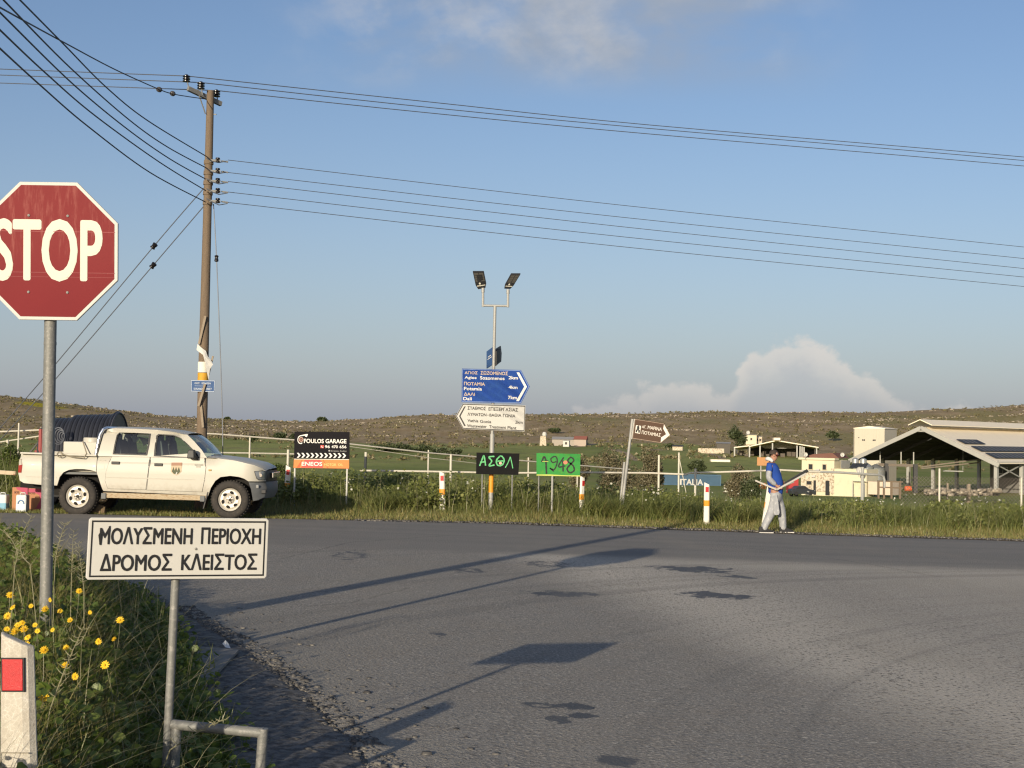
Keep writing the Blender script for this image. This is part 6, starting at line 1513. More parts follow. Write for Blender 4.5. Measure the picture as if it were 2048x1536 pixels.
    held('timber_strip', 'thin grey green strip lowest in the walking man\'s hands', 'timber', (470, 818, -.20), (720, 700, -.19), .022, .05, mat('grey_green_strip', (.22, .25, .22), .7))
person()

# ------------------------------------------------------------------ fences
def fences():
    M_rail = mat('pale_fence_rail', (.58, .54, .44), .7, 0, .12, 2); M_post = mat('grey_fence_post', (.36, .36, .33), .7, 0, .15, 4); M_dkp = mat('dark_fence_post', (.05, .055, .06), .6)
    def fence(name, label, pts, r, posts, m=M_rail, pm=None, cat='fence', pr=.035, group=None):
        P = [at(*p) for p in pts]; mid = P[len(P)//2]
        r_ = empty(name, label, cat, (mid.x, mid.y, G(mid.x, mid.y)), group=group); ll = Vector(r_.location)
        mb = MB(); mb.tube([p-ll for p in P], r, 8); mb.build('rail', m, r_, True)
        for px, py, D in posts:
            t = at(px, py, D)-ll; g = G(t.x+ll.x, D)-ll.z-.3; mb = MB(); mb.tube([(t.x, t.y, g), t], pr, 8); mb.build('post', pm or m, r_, True)
        return r_, ll
    f1, ll = fence('pipe_fence', 'long pale pipe fence behind the pickup sloping down into the field', [(-60, 866, 40), (80, 860, 40.3), (220, 858, 40.8), (430, 868, 42), (560, 878, 43), (700, 888, 44.2), (860, 906, 46), (1040, 921, 49), (1160, 931, 51), (1260, 939, 53)], .024,
          [(38, 846, 40), (500, 875, 42.5), (857, 900, 46), (1057, 915, 49.3), (1155, 928, 51)], pr=.026)
    P = [at(*p)-ll for p in [(0, 884, 40.1), (80, 872, 40.3)]]; mb = MB(); mb.tube(P, .02, 6); mb.build('lower_rail', M_rail, f1, True)
    P = [at(*p)-ll for p in [(430, 905, 42), (590, 908, 43.2)]]; mb = MB(); mb.tube(P, .025, 6); mb.build('lower_rail', M_rail, f1, True)
    P = [at(*p)-ll for p in [(700, 893, 44.2), (860, 916, 46), (1000, 932, 48.3)]]; mb = MB(); mb.tube(P, .010, 6); mb.build('lower_wire', M_rail, f1, True)
    fence('pipe_fence', 'nearer pale pipe rail fence behind the sign posts and graffiti boards', [(720, 941, 37), (860, 943, 37), (1010, 946, 37.4), (1180, 945, 37.8), (1300, 946, 38), (1372, 949, 38), (1380, 946, 38), (1480, 943, 38.2), (1560, 940, 38.2), (1640, 944, 38.5)], .025,
          [(902, 909, 36.6), (1391, 937, 37.8), (1560, 938, 38.2)], pr=.030)
    fence('pipe_rail', 'grey pipe rail with a curved down end in front of the cream house', [(1600, 942, 42), (1680, 945, 42.3), (1740, 949, 42.6), (1760, 950, 42.8), (1767, 953, 42.9), (1769, 960, 42.9), (1769, 975, 42.9)], .035, [(1725, 934, 42.6)], M_post, pr=.05)
    for px, y, D, lab in ((730, 905, 35.5, 'dark fence post with a pale top right of the garage sign'), (575, 900, 36, 'thin pale fence post behind the garage sign left leg'), (14, 880, 39, 'short pale post in the weeds at the far left edge')):
        t = at(px, y, D); g = G(t.x, D); r_ = empty('fence_post', lab, 'post', (t.x, D, g)); mb = MB(); mb.tube([(0, 0, -.3), (.02, 0, t.z-g)], .032, 8); mb.build('shaft', M_dkp if px == 730 else M_rail, r_, True)
        mb = MB(); mb.tube([(.02, 0, t.z-g-.10), (.02, 0, t.z-g+.01)], .034, 8); mb.build('post_cap', M_rail, r_, True)
    for px, y, D, lab in ((1318, 910, 95, 'pale post of a wire fence beside the brown sign bush'), (1358, 905, 110, 'slimmer post of the same wire fence further right, with a stay'), ):
        t = at(px, y, D); g = G(t.x, D); r_ = empty('fence_post', lab, 'post', (t.x, D, g)); mb = MB(); mb.tube([(0, 0, -.3), (0, 0, t.z-g)], .07, 8); mb.build('shaft', M_rail, r_, True)
        if px == 1358:
            mb = MB(); mb.tube([(0, 0, t.z-g-.3), (1.0, 0, 0)], .03, 6); mb.build('stay', M_rail, r_, True)
    # chain link fence on the right
    D = 40.0; a = at(1800, 951, D); g = G(a.x, D)
    r_ = empty('chain_link_fence', 'rusty chain link fence with two pale posts in front of the open barn', 'fence', (a.x, D, g)); ll = Vector(r_.location)
    for px, y, gy in ((1879, 937, 0), (2043, 955, 0)):
        t = at(px, y, D)-ll; mb = MB(); mb.tube([(t.x, 0, G(t.x+ll.x, D)-ll.z-.2), (t.x, 0, t.z)], .028, 8); mb.build('post', M_rail, r_, True)
    t0 = at(1800, 952, D)-ll; t1 = at(2110, 957, D)-ll; s_ = .105; n = int((t1.x-t0.x)/s_); mb = MB()
    hh = .85
    for k in range(-int(hh/s_), n):
        for sgn in (1, -1):
            xa = t0.x+k*s_ if sgn > 0 else t0.x+(k+hh/s_)*s_
            pa = Vector((xa, .0, 0)); pb = Vector((xa+sgn*hh, 0, hh))
            lo, hi = t0.x, t1.x
            tt0 = max(0, (lo-pa.x)/(pb.x-pa.x) if sgn > 0 else (hi-pa.x)/(pb.x-pa.x)); tt1 = min(1, (hi-pa.x)/(pb.x-pa.x) if sgn > 0 else (lo-pa.x)/(pb.x-pa.x))
            if tt1 <= tt0: continue
            q0 = pa.lerp(pb, tt0); q1 = pa.lerp(pb, tt1); base = t0.z-hh+(t1.z-t0.z)*((q0.x+q1.x)/2-t0.x)/(t1.x-t0.x)
            q0.z += base; q1.z += base; mb.tube([q0, q1], .0042, 4, 0, False)
    mb.build('wire_mesh', mat('rusty_wire_mesh', (.20, .17, .14), .7, .2, .2, 5), r_)
fences()

# ------------------------------------------------------------------ farm buildings
def win(mb, x0, x1, z0, z1, y, mi=0): mb.box(((x0+x1)/2, y, (z0+z1)/2), (x1-x0, .12, z1-z0), mi)
def bwin(parent, x0, x1, z0, z1, y=0., frame=None, glass=None, name='window', axis='x'):
    """window as frame + pane standing proud of the wall at y (front is -y)"""
    fr = MB(); t = .09
    for bx in ((x0-t, x0, z0-t, z1+t), (x1, x1+t, z0-t, z1+t), (x0, x1, z1, z1+t), (x0, x1, z0-t, z0)): fr.box(((bx[0]+bx[1])/2, y-.03, (bx[2]+bx[3])/2), (bx[1]-bx[0], .12, bx[3]-bx[2]))
    o = fr.build(name, frame or M_bframe, parent)
    mb = MB(); mb.box(((x0+x1)/2, y-.012, (z0+z1)/2), (x1-x0, .03, z1-z0)); mb.build('pane', glass or M_dkglass, o)
    return o
M_bframe = mat('window_frame', (.42, .36, .26), .7); M_cream = mat('cream_render', (.62, .565, .40), .9, 0, .07, .6, col2=(.52, .46, .32), th=(.55, .8)); M_stone = mat('patchy_white_render', (.60, .52, .40), .9, 0, .1, 1.5, col2=(.30, .24, .16), th=(.46, .62)); M_roofm = mat('maroon_roof', (.16, .075, .055), .8, 0, .15, 1.5)
M_metal = mat('barn_steel', (.42, .41, .37), .55, .25, .12, .8); M_roofw = mat('pale_metal_roof', (.86, .76, .58), .6, 0, .05, .5, col2=(.80, .70, .54), th=(.5, .8)); M_dk = mat('dark_steel', (.055, .055, .055), .7, 0, .2, .6); M_pv = mat('solar_panel', (.030, .034, .042), .6, 0, .15, .6, stretch=(1, 1, 1))
def house():
    D = 236.; th = R(38); c = at(1668, 985, D); g = G(c.x, D)-.2; z0 = c.z-g
    r_ = empty('farm_house', 'cream two storey house with a lower flat roofed wing and maroon roof', 'house', (c.x, D, g), (0, 0, -th))
    zt = at(1668, 920, D).z-g; za = at(1668, 937, D).z-g
    mb = MB(); mb.box((-2.95, 2.4, zt/2), (5.9, 4.8, zt)); mb.build('wall', M_cream, r_)
    mb = MB(); mb.box((-3.1, .5, zt+.12), (6.6, 1.6, .34)); mb.build('cornice', M_cream, r_)
    mb = MB(); mb.prism([(-6.2, zt+.3), (.3, zt+.3), (.3, zt+.35), (-.8, zt+1.15), (-4.2, zt+.9), (-6.2, zt+.35)], 1.0, 5.2); mb.build('roof', M_roofm, r_)
    mb = MB(); mb.box((2.95, 1.9, za/2), (5.88, 4.6, za)); mb.build('wing', M_cream, r_)
    mb = MB(); mb.box((-.02, -.10, z0+1.7), (11.8, .2, 3.2)); mb.build('lower_wall', M_stone, r_)
    f = lambda x, y: ((x-1668)/12.03*1.09 if x < 1668 else (x-1668)/12.03*1.055, (985-y)/12.03+z0)
    for x0, x1, y0, y1 in ((1617.5, 1625, 940, 930), (1645.5, 1652, 940, 930)):
        a, za_ = f(x0, y0); b, zb_ = f(x1, y1); bwin(r_, a, b, za_, zb_, 0)
    a, z_a = f(1614.5, 971); b, z_b = f(1624.5, 964); bwin(r_, a, b, z_a, z_b, -.2)
    a, z_a = f(1688, 981); b, z_b = f(1702, 964); bwin(r_, a, b, z_a, z_b, -.2, glass=mat('curtained_window', (.36, .33, .25), .5))
    for x0, x1 in ((1628, 1633), (1652, 1660)):
        a, z_a = f(x0, 986); b, z_b = f(x1, 962); mb = MB(); win(mb, a, b, z_a-.4, z_b, -.16); mb.build('door', M_dkglass, r_)
    for x, y in ((1637, 941), (1629, 954)):
        a, z_a = f(x, y); mb = MB(); mb.box((a, -.3, z_a), (.62, .4, .36)); mb.build('air_conditioner', M_white, r_, bevel=.03)
    mb = MB(); mb.box((-.05, -.3, z0+1.9), (.5, .4, 4.2)); mb.build('pillar', M_stone, r_)
    mb = MB(); mb.box((8.2, 1.5, z0+1.0), (4.2, 3.5, 2.1)); mb.build('lean_to', mat('pink_render', (.60, .49, .38), .9, 0, .1, 1), r_)
    mb = MB(); mb.box((4.9, -.75, z0+1.95), (2.2, 1.3, .07), 0, Matrix.Rotation(R(-10), 3, 'X')); mb.build('awning', M_metal, r_)
    for x in (3.9, 5.9): mb = MB(); mb.box((x, -1.3, z0+.6), (.09, .09, 2.5)); mb.build('awning_post', M_metal, r_)
    mb = MB(); mb.box((.9, 2.4, zt*.5+za*.5), (.06, 3.5, 1.3)); mb.build('roof_railing', M_metal, r_)
    # rooftop water heater
    for k in range(3):
        mb = MB(); mb.box((2.4+k*.95, 2.2, za+.55), (.85, 1.6, .06), 0, Matrix.Rotation(R(28), 3, 'X')); mb.build('solar_collector', M_pv, r_)
    for x in (2.2, 3.6):
        mb = MB(); mb.lathe([(.01, 0), (.55, 0), (.55, 1.5), (.1, 1.75)], 16, 0, 'z', (x, 3.4, za+.1)); mb.build('roof_water_tank', mat('tank_metal', (.42, .43, .42), .35, .5), r_, True)
house()
def dishes():
    for px, py, D, rr, lab in ((1611, 909, 238, .36, 'white satellite dish left above the cream house roof'), (1684.5, 909.5, 238, .36, 'white satellite dish right of the maroon roof'), (1718.5, 940, 228, .50, 'largest white satellite dish on the corner of the flat roofed wing'), (1496, 865, 698, .9, 'white round water tank beside the hill house')):
        p = at(px, py, D); r_ = empty('satellite_dish', lab, 'satellite dish', p); mb = MB(); d_ = .10*rr
        mb.lathe([(.001, d_*1.6), (rr*.5, d_*1.1), (rr*.85, 0), (rr, -d_*1.5), (rr*1.0, -d_*1.1), (rr*.85, d_*.6), (.001, d_*2.2)], 22, 0, 'y'); mb.build('dish', M_white, r_, True)
        mb = MB(); mb.tube([(0, .1*rr, 0), (0, .5*rr, -.2*rr), (0, .5*rr, -2.2*rr)], .07*rr+.02, 6); mb.build('mast', M_metal, r_, True)
        mb = MB(); mb.tube([(0, 0, -rr*.9), (0, -.8*rr, 0)], .03*rr+.008, 5); mb.build('feed_arm', M_metal, r_, True)
dishes()
M_rshade = mat('painted_roof_shade', (.035, .034, .033), .9, 0, .3, .3)  # near-black colour standing in for the shade under the barn roof
def barn():
    root = at(1994, 991, 250); root.z = G(root.x, root.y)-.1
    r_ = empty('open_barn', 'large open sided cattle barn with a pale ridged metal roof and solar panels', 'barn', root)
    s2 = math.sqrt(.5); ac = Vector((-s2, s2, 0)); ax = Vector((s2, s2, 0))
    P = lambda a, l, z: ac*a+ax*l+Vector((0, 0, z))
    Wd = 28.6; ev = 6.15; rz = 12.3; Ln = 88
    def slab(mb, pts, t=.16):
        mb.add(pts+[p-Vector((0, 0, t)) for p in pts], [(0, 1, 2, 3), (7, 6, 5, 4), (0, 4, 5, 1), (1, 5, 6, 2), (2, 6, 7, 3), (3, 7, 4, 0)])
    S = lambda s_, side: (s_*Wd/2*(1 if side > 0 else -1)+(0 if side > 0 else Wd), ev+(rz-ev)*s_)
    for side in (1, -1):
        a0, z0 = S(-.05, side); a1, z1 = S(.955, side); mb = MB(); slab(mb, [P(a0, -.6, z0), P(a1, -.6, z1), P(a1, Ln, z1), P(a0, Ln, z0)]); mb.build('roof', M_roofw, r_)
        mb = MB(); slab(mb, [P(a0, -.4, z0-.2), P(a1, -.4, z1-.2), P(a1, Ln-.2, z1-.2), P(a0, Ln-.2, z0-.2)], .05); mb.build('roof_shade_sheet', M_rshade, r_)  # added dark sheet below the roof, painting its underside as shade
        mb = MB(); mb.bar(P(S(-.05, side)[0], -.75, S(-.05, side)[1]-.42), P(S(1, side)[0], -.75, S(1, side)[1]-.42), .25, 0, .75); mb.build('gable_rafter', M_metal, r_)
        for k in range(1, 9):
            l = k*9.9; mb = MB(); mb.bar(P(S(.0, side)[0], l, S(0, side)[1]-.5), P(S(1, side)[0], l, S(1, side)[1]-.5), .25, 0, .6); mb.build('rafter', M_dk, r_)
        for k in range(9):
            l = k*9.9+.1; a = .2 if side > 0 else Wd-.2; mb = MB(); mb.bar(P(a, l, -1), P(a, l, ev+.1), .62, 0, .62, up=tuple(ax)); mb.build('column', M_metal, r_)
        if side > 0:
            mb = MB(); mb.bar(P(.2, .5, ev-.7), P(.2, 9.6, ev-3.0), .2); mb.bar(P(.2, .5, ev-3.0), P(.2, 9.6, ev-.7), .2); mb.build('cross_brace', M_metal, r_)
            mb = MB(); mb.bar(P(-.4, -.6, ev-.25), P(-.4, Ln, ev-.25), .3); mb.build('gutter', M_metal, r_)
        for k in range(1, 9):
            s_ = k/9; mb = MB(); mb.bar(P(S(s_, side)[0], -.3, S(s_, side)[1]-.3), P(S(s_, side)[0], Ln, S(s_, side)[1]-.3), .12); mb.build('purlin', M_dk, r_)
    for side in (1, -1):
        mb = MB(); c = Wd/2; a0 = c-side*2.4; slab(mb, [P(a0, -1.2, rz+.15), P(c, -1.2, rz+1.15), P(c, Ln, rz+1.15), P(a0, Ln, rz+.15)]); mb.build('ridge_vent', M_roofw, r_)
    mb = MB(); mb.bar(P(Wd/2+.9, -.5, rz-.7), P(Wd/2-.9, -.5, rz-.7), .3, 0, .9); mb.build('gable_plate', M_metal, r_)
    for s0, s1, l0, l1 in ((.05, .19, 1.0, Ln-4), (.24, .38, 1.0, Ln-4), (.45, .57, .8, 8.5)):
        n = int((l1-l0)/2.1) if l1 < 20 else 1; a0, z0 = S(s0, 1); a1, z1 = S(s1, 1); mb = MB(); slab(mb, [P(a0, l0, z0+.28), P(a1, l0, z1+.28), P(a1, l1, z1+.28), P(a0, l1, z0+.28)], .1); pv = mb.build('solar_array', M_pv, r_)
        mb = MB()
        for k in range(1, int((l1-l0)/1.7)): mb.bar(P(a0, l0+k*1.7, z0+.285), P(a1, l0+k*1.7, z1+.285), .05, 0, .02)
        mb.build('panel_divider', M_metal, pv)
    for a0 in (.4, 14.5):
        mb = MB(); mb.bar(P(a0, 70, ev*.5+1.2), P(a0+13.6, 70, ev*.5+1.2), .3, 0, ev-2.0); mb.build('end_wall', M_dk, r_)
    # cabin, mezzanine and rails inside
    mb = MB(); c = P(6.5, 24, 2.9); mb.box(c, (9, 9, 5.8), 0, Matrix.Rotation(R(45), 3, 'Z')); mb.build('inner_cabin', mat('grey_block_wall', (.16, .155, .14), .9), r_)
    for a, l in ((8.3, 19.35), (4.4, 19.35)):
        mb = MB(); mb.bar(P(a+.9, l, 4.2), P(a-.9, l, 4.2), .1, 0, 1.3, up=(0, 0, 1)); mb.build('cabin_window', mat('cabin_window_white', (.36, .36, .34)), r_)
        mb = MB(); mb.bar(P(a+.8, l-.08, 4.2), P(a+.05, l-.08, 4.2), .1, 0, 1.05); mb.bar(P(a-.05, l-.08, 4.2), P(a-.8, l-.08, 4.2), .1, 0, 1.05); mb.build('cabin_pane', M_dkglass, r_)
    for a in (17.5, 23.5):
        mb = MB(); mb.bar(P(a, 3, -1), P(a, 3, ev-1.0), .7, 0, .7); mb.build('inner_column', M_dk, r_)
    mb = MB(); mb.bar(P(17.5, 3.2, 4.9), P(25.6, 3.2, 4.9), .5); mb.bar(P(16.0, 2.5, 4.7), P(6, 9, 6.6), .22); mb.bar(P(16.0, 2.5, 4.4), P(8, 9, 5.7), .22); mb.build('walkway', mat('rusty_walkway', (.17, .14, .11), .8), r_)
    for a in (18.0, 20.6, 25):
        mb = MB(); mb.bar(P(a, 3.2, 4.9), P(a, 3.2, 7.4), .18); mb.build('walkway_upright', M_metal, r_)
    mb = MB(); mb.bar(P(25.2, 3.2, 5.2), P(28.4, 0, 1.5), .3); mb.build('walkway_stair', M_metal, r_)
    mb = MB(); mb.bar(P(-.5, -1.2, -.25), P(-.5, 30, -.25), 1.2, 0, .5); mb.bar(P(1.5, -1.5, -.25), P(-.6, -1.5, -.25), 1.0, 0, .5); mb.build('kerb', mat('concrete_kerb', (.40, .35, .28), .9), r_)
    mb = MB(); mb.bar(P(10.5, 8, 4.0), P(14.5, 8, 4.0), .2); mb.bar(P(10.6, 8, 4.2), P(10.6, 8, 8), .08); mb.build('hanging_lamp', mat('lamp_grey', (.35, .35, .33)), r_)
barn()
def feed_tower():
    D = 300.; th = R(35); c = at(1708, 925, D); g = G(c.x, D); zt = at(1708, 857, D).z-g
    r_ = empty('feed_tower', 'windowless pale sheet metal tower building behind the barn', 'tower building', (c.x, D, g), (0, 0, -th))
    M_t = mat('pale_sheet_cladding', (.52, .47, .37), .7, 0, .05, .4, col2=(.46, .41, .32), th=(.5, .8), stretch=(6, 6, .4))
    mb = MB(); mb.box((3.3, 3.6, zt/2), (6.6, 7.2, zt)); mb.build('wall', M_t, r_)
    mb = MB(); mb.prism([(-.15, zt), (6.75, zt), (6.75, zt+.12), (3.3, zt+.55), (-.15, zt+.12)], -.1, 7.3); mb.build('roof', M_roofw, r_)
    for x, z in ((1.9, zt-2.4), (2.25, zt-2.4), (4.2, zt-2.4), (4.55, zt-2.4), (1.0, zt-1.9)):
        mb = MB(); mb.box((x, -.03, z), (.26, .1, .32 if z < zt-2 else .14)); mb.build('vent', M_dk, r_)
    mb = MB(); mb.box((-.03, 5.2, zt-3.2), (.1, .4, .5)); mb.build('vent', M_dk, r_)
    mb = MB(); mb.box((-.04, 3.6, zt/2), (.1, .14, zt)); mb.box((-.02, -.02, zt/2), (.16, .16, zt)); mb.build('seam_trim', mat('dark_seam', (.24, .22, .18)), r_)
feed_tower()
def pole_shed():
    D = 520.; c = at(1553, 917, D); g = G(c.x, D); sc = D/2840
    r_ = empty('pole_barn', 'low open cattle shed with a shallow pale roof below the brown hillside', 'shed', (c.x, D, g)); ll = Vector(r_.location)
    L = lambda px, py, dd=0: at(px, py, D+dd)-ll
    roof = [(1553, 881), (1499, 891), (1636, 893)]
    for pts, n_ in (([(1553, 880), (1498, 892)], 'roof'), ([(1553, 880), (1637, 894)], 'roof'), ([(1499, 890.5), (1468, 894)], 'lean_to_roof')):
        a, b = L(*pts[0]), L(*pts[1]); mb = MB(); q = [a, b, b+Vector((6, 26, -1.0)), a+Vector((6, 26, -.6))]
        mb.add(q+[p-Vector((0, 0, .35)) for p in q], [(0, 1, 2, 3), (7, 6, 5, 4), (0, 4, 5, 1), (1, 5, 6, 2), (2, 6, 7, 3), (3, 7, 4, 0)]); mb.build(n_, M_roofw, r_)
    mb = MB(); p = L(1553, 878); mb.box(p, (2.2, 3, .9)); mb.build('ridge_vent', M_roofw, r_)
    for px, y in ((1469, 894), (1499, 892), (1594, 889), (1600, 890), (1604, 891), (1608, 892), (1633, 894), (1545, 884), (1520, 889)):
        for dd in (0, 22):
            t = L(px, y, 0); mb = MB(); mb.bar((t.x+dd*.2, dd, -1.5), (t.x+dd*.2, dd, t.z-.4), .45); mb.build('post', M_metal if dd == 0 else M_dk, r_)
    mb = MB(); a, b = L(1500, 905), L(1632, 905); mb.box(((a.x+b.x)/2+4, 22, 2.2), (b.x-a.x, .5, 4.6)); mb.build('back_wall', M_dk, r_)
    a, b = L(1470, 908), L(1600, 908); M_gear = mat('mixed_gear', (.12, .10, .08), .9, 0, .6, .4)
    for k in range(14):
        mb = MB(); x = a.x+(b.x-a.x)*random.random(); mb.box((x, random.uniform(4, 16), random.uniform(.5, 1.6)), (random.uniform(.8, 2.2), 1.2, random.uniform(.8, 1.8))); mb.build('stored_gear', M_gear, r_)
    mb = MB(); q = [L(1520, 892, 10), L(1560, 886, 10), L(1595, 890, 10), L(1590, 897, 10), L(1530, 897, 10)]; mb.add(q, [(0, 1, 2, 3, 4)]); mb.build('hay_cover', mat('grey_tarpaulin', (.30, .29, .26), .9), r_)
    mb = MB(); a, b = L(1466, 916), L(1500, 917); mb.bar(a, b, .8); mb.build('base_kerb', M_roofw, r_)
pole_shed()
def simple_house(px0, px1, ytop, ybase, D, label, wallm, roofm, name='farm_house', cat='house', roof_h=8, wins=2, depth=8, group=None):
    a = at(px0, ybase, D); b = at(px1, ybase, D); z1 = at((px0+px1)/2, ytop, D).z; g = min(a.z, b.z, G(a.x, D))-.5
    r_ = empty(name, label, cat, ((a.x+b.x)/2, D, g), (0, 0, R(-8)), group); w_ = b.x-a.x; h_ = z1-g; sc = D/2840
    mb = MB(); mb.box((0, depth/2, h_/2), (w_, depth, h_)); mb.build('wall', wallm, r_)
    mb = MB(); rh = roof_h*sc; mb.add([(-w_/2-.3, -.4, h_), (w_/2+.3, -.4, h_), (w_/2+.3, depth+.4, h_), (-w_/2-.3, depth+.4, h_), (-w_/2-.3, depth/2, h_+rh), (w_/2+.3, depth/2, h_+rh)], [(0, 1, 5, 4), (2, 3, 4, 5), (0, 4, 3), (1, 2, 5), (3, 2, 1, 0)]); mb.build('roof', roofm, r_)
    for k in range(wins):
        x = -w_/2+w_*(k+.7)/(wins+.4); bwin(r_, x-.4, x+.4, h_*.62-.5, h_*.62+.5, 0.)
    return r_
M_gr = mat('grey_sheet_roof', (.30, .29, .27), .7, 0, .1, .4)
simple_house(1492, 1513, 870, 888, 690, 'small cream house high on the slope beside the dark tree', M_cream, M_cream, roof_h=1, wins=1)
simple_house(1511, 1524, 873, 888, 694, 'grey stone wing of the small house on the slope', M_stone, M_gr, roof_h=1.2, wins=2, name='stone_house')
simple_house(1104, 1150, 879, 890, 640, 'long grey roofed farm shed beneath the brown hill, left of the brown sign', mat('tan_shed_wall', (.34, .30, .25), .9), M_gr, name='farm_shed', cat='shed', roof_h=5.5, wins=0)  # walls in a plain greyish tan
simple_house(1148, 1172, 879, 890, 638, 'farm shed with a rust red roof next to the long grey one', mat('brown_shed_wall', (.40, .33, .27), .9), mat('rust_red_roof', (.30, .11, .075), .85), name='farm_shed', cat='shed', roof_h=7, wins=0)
simple_house(1126, 1138, 881, 890, 625, 'small white hut in front of the grey roofed farm shed', M_white, M_white, name='hut', cat='hut', roof_h=.6, wins=1, depth=4)
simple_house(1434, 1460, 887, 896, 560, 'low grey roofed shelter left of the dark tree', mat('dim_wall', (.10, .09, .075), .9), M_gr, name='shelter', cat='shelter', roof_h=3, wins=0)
simple_house(1345, 1365, 893, 899, 600, 'small dark roofed hut on the green slope right of the brown sign', M_stone, M_dk, name='hut', cat='hut', roof_h=3, wins=0, depth=5)
def tank_tower():
    p = at(1089, 868, 640); g = G(p.x, 640); r_ = empty('water_tower', 'white round water tank on a stone block left of the grey farm shed', 'water tank', (p.x, 640, g))
    mb = MB(); mb.lathe([(.01, 0), (.9, 0), (1.1, .9), (.7, 1.7), (.01, 1.9)], 16, 0, 'z', (0, 0, p.z-g-.9)); mb.build('tank', M_white, r_, True)
    mb = MB(); mb.box((-.6, 1, (p.z-g-.9)/2), (3.0, 2.5, p.z-g-.9), 0, None, .8); mb.build('base', M_stone, r_)
tank_tower()
def farm_bits():
    # long low white wall
    D = 560.; P = [at(*q) for q in ((1397, 900, D), (1420, 896, D), (1446, 900, D), (1448, 904, D), (1420, 900, D+0), (1398, 903, D))]
    a, b = at(1396, 900, D), at(1448, 901, D); g = G(a.x, D); mb = MB(); mb.box(((a.x+b.x)/2, D, g+.9), (b.x-a.x, .8, 2.0)); tag(mb.build('field_wall', M_stone, None), 'low pale stone wall in the field left of the dark tree', 'wall')
    D = 420.; a, b = at(1421, 921, D), at(1459, 922, D); mb = MB(); mb.box(((a.x+b.x)/2, D, a.z), (b.x-a.x, 3, .7)); tag(mb.build('feed_trough', M_roofw, None, bevel=.1), 'long white trough lying in the green field', 'trough')
    # blue container
    D = 300.; a = at(1325, 978, D); b = at(1441, 980, D); zt = at(1380, 949, D).z; g = G((a.x+b.x)/2, D)-.1; w_ = b.x-a.x; h_ = zt-g
    r_ = empty('shipping_container', 'blue corrugated shipping container lettered in white', 'container', ((a.x+b.x)/2, D, g)); M_c = mat('faded_blue_container', (.070, .135, .205), .7, 0, .12, .4, col2=(.11, .155, .20), th=(.55, .8))
    mb = MB(); n = 90; pr = []
    for k in range(n): x = -w_/2+w_*k/n; s_ = w_/n; pr += [(x, 0), (x+s_*.3, 0), (x+s_*.5, .09), (x+s_*.8, .09)]
    pr += [(w_/2, 0)]; m_ = len(pr); mb.add([(x, y, 0) for x, y in pr]+[(x, y, h_) for x, y in pr], [(i, i+1, m_+i+1, m_+i) for i in range(m_-1)]); mb.box((0, 1.3, h_/2), (w_, 2.3, h_)); mb.build('body', M_c, r_)
    B = Board((-w_/2, -.02, h_), (w_/2, -.02, h_), (w_/2, -.02, 0), (-w_/2, -.02, 0)); mb = MB(); u_ = lambda px: (px-1325)/116
    zz = lambda py: (zt-at(1380, py, D).z)/h_
    B.text(mb, 'ITALIA', u_(1360), zz(958), u_(1406), zz(970), .03, .05); B.rect(mb, u_(1359.5), zz(958), u_(1363), zz(970.5), .05); mb.build('lettering', M_white, r_)
    mb = MB(); 
    for z in (.08, h_-.08): mb.box((0, -.04, z), (w_+.05, .12, .18))
    for x in (-w_/2, w_/2): mb.box((x, -.03, h_/2), (.18, .16, h_+.02))
    mb.build('corner_frame', M_c, r_)
    # orange board on a post
    D = 150.; a = at(1514, 931, D); b = at(1546, 915, D); c = at(1522, 950, D); mb0 = empty('orange_board', 'square orange board on a thin post behind the walking person', 'board', (a.x, D, G(a.x, D))); ll = Vector(mb0.location)
    mb = MB(); mb.box(((a.x+b.x)/2-ll.x, 0, (a.z+b.z)/2-ll.z), (b.x-a.x, .06, b.z-a.z)); mb.build('panel', mat('orange_sheet', (.46, .235, .10), .8, 0, .1, 1), mb0)
    mb = MB(); mb.tube([(c.x-ll.x, .1, -.5), (c.x-ll.x, .1, b.z-ll.z)], .06, 8); mb.build('post', M_metal, mb0, True)
    # red trailer box and red panel by the house
    D = 225.; a = at(1578, 975, D); b = at(1597, 955, D); g = G(a.x, D); r_ = empty('red_trailer', 'red box trailer standing left of the cream house', 'trailer', ((a.x+b.x)/2, D, g)); M_r = mat('red_sheet', (.36, .03, .03), .6, 0, .1, 1)
    h_ = b.z-g; mb = MB(); mb.prism([(-.8, .5), (.75, .5), (.75, h_), (-.8, h_-.7)], 0, 2); mb.build('box', M_r, r_, bevel=.03)
    for x in (-.4, .4): mb = MB(); mb.lathe([(.1, -.1), (.36, -.1), (.36, .1), (.1, .1)], 16, 0, 'y', (x, -.05, .36), True); mb.build('wheel', M_dark, r_, True)
    # orange drums
    for px, py, D, rr, lab in ((1520, 971, 190, .42, 'orange drum in the weeds left of the walking person, the left one'), (1527, 972, 192, .42, 'orange drum in the weeds left of the walking person, the right one'), (1816, 977, 205, .45, 'orange red plastic drum lying in the grass before the barn'), (1467, 970, 200, .25, 'white drum in the bushes left of the orange drums'), (1456, 968, 205, .22, 'smaller white drum left of the white drum in the bushes')):
        p = at(px, py, D); r_ = empty('drum', lab, 'drum', p); mb = MB(); mb.lathe([(.01, -rr), (rr*.8, -rr), (rr*.85, -rr*.4), (rr*.9, -rr*.35), (rr*.85, -.3*rr), (rr*.85, .3*rr), (rr*.9, .35*rr), (rr*.85, .4*rr), (rr*.8, rr), (.01, rr)], 18, 0, 'x' if px == 1816 else 'z'); mb.build('barrel', mat('drum_paint', (.60, .12, .04) if px == 1816 else (.50, .22, .07) if px > 1500 else (.6, .58, .54), .6), r_, True)
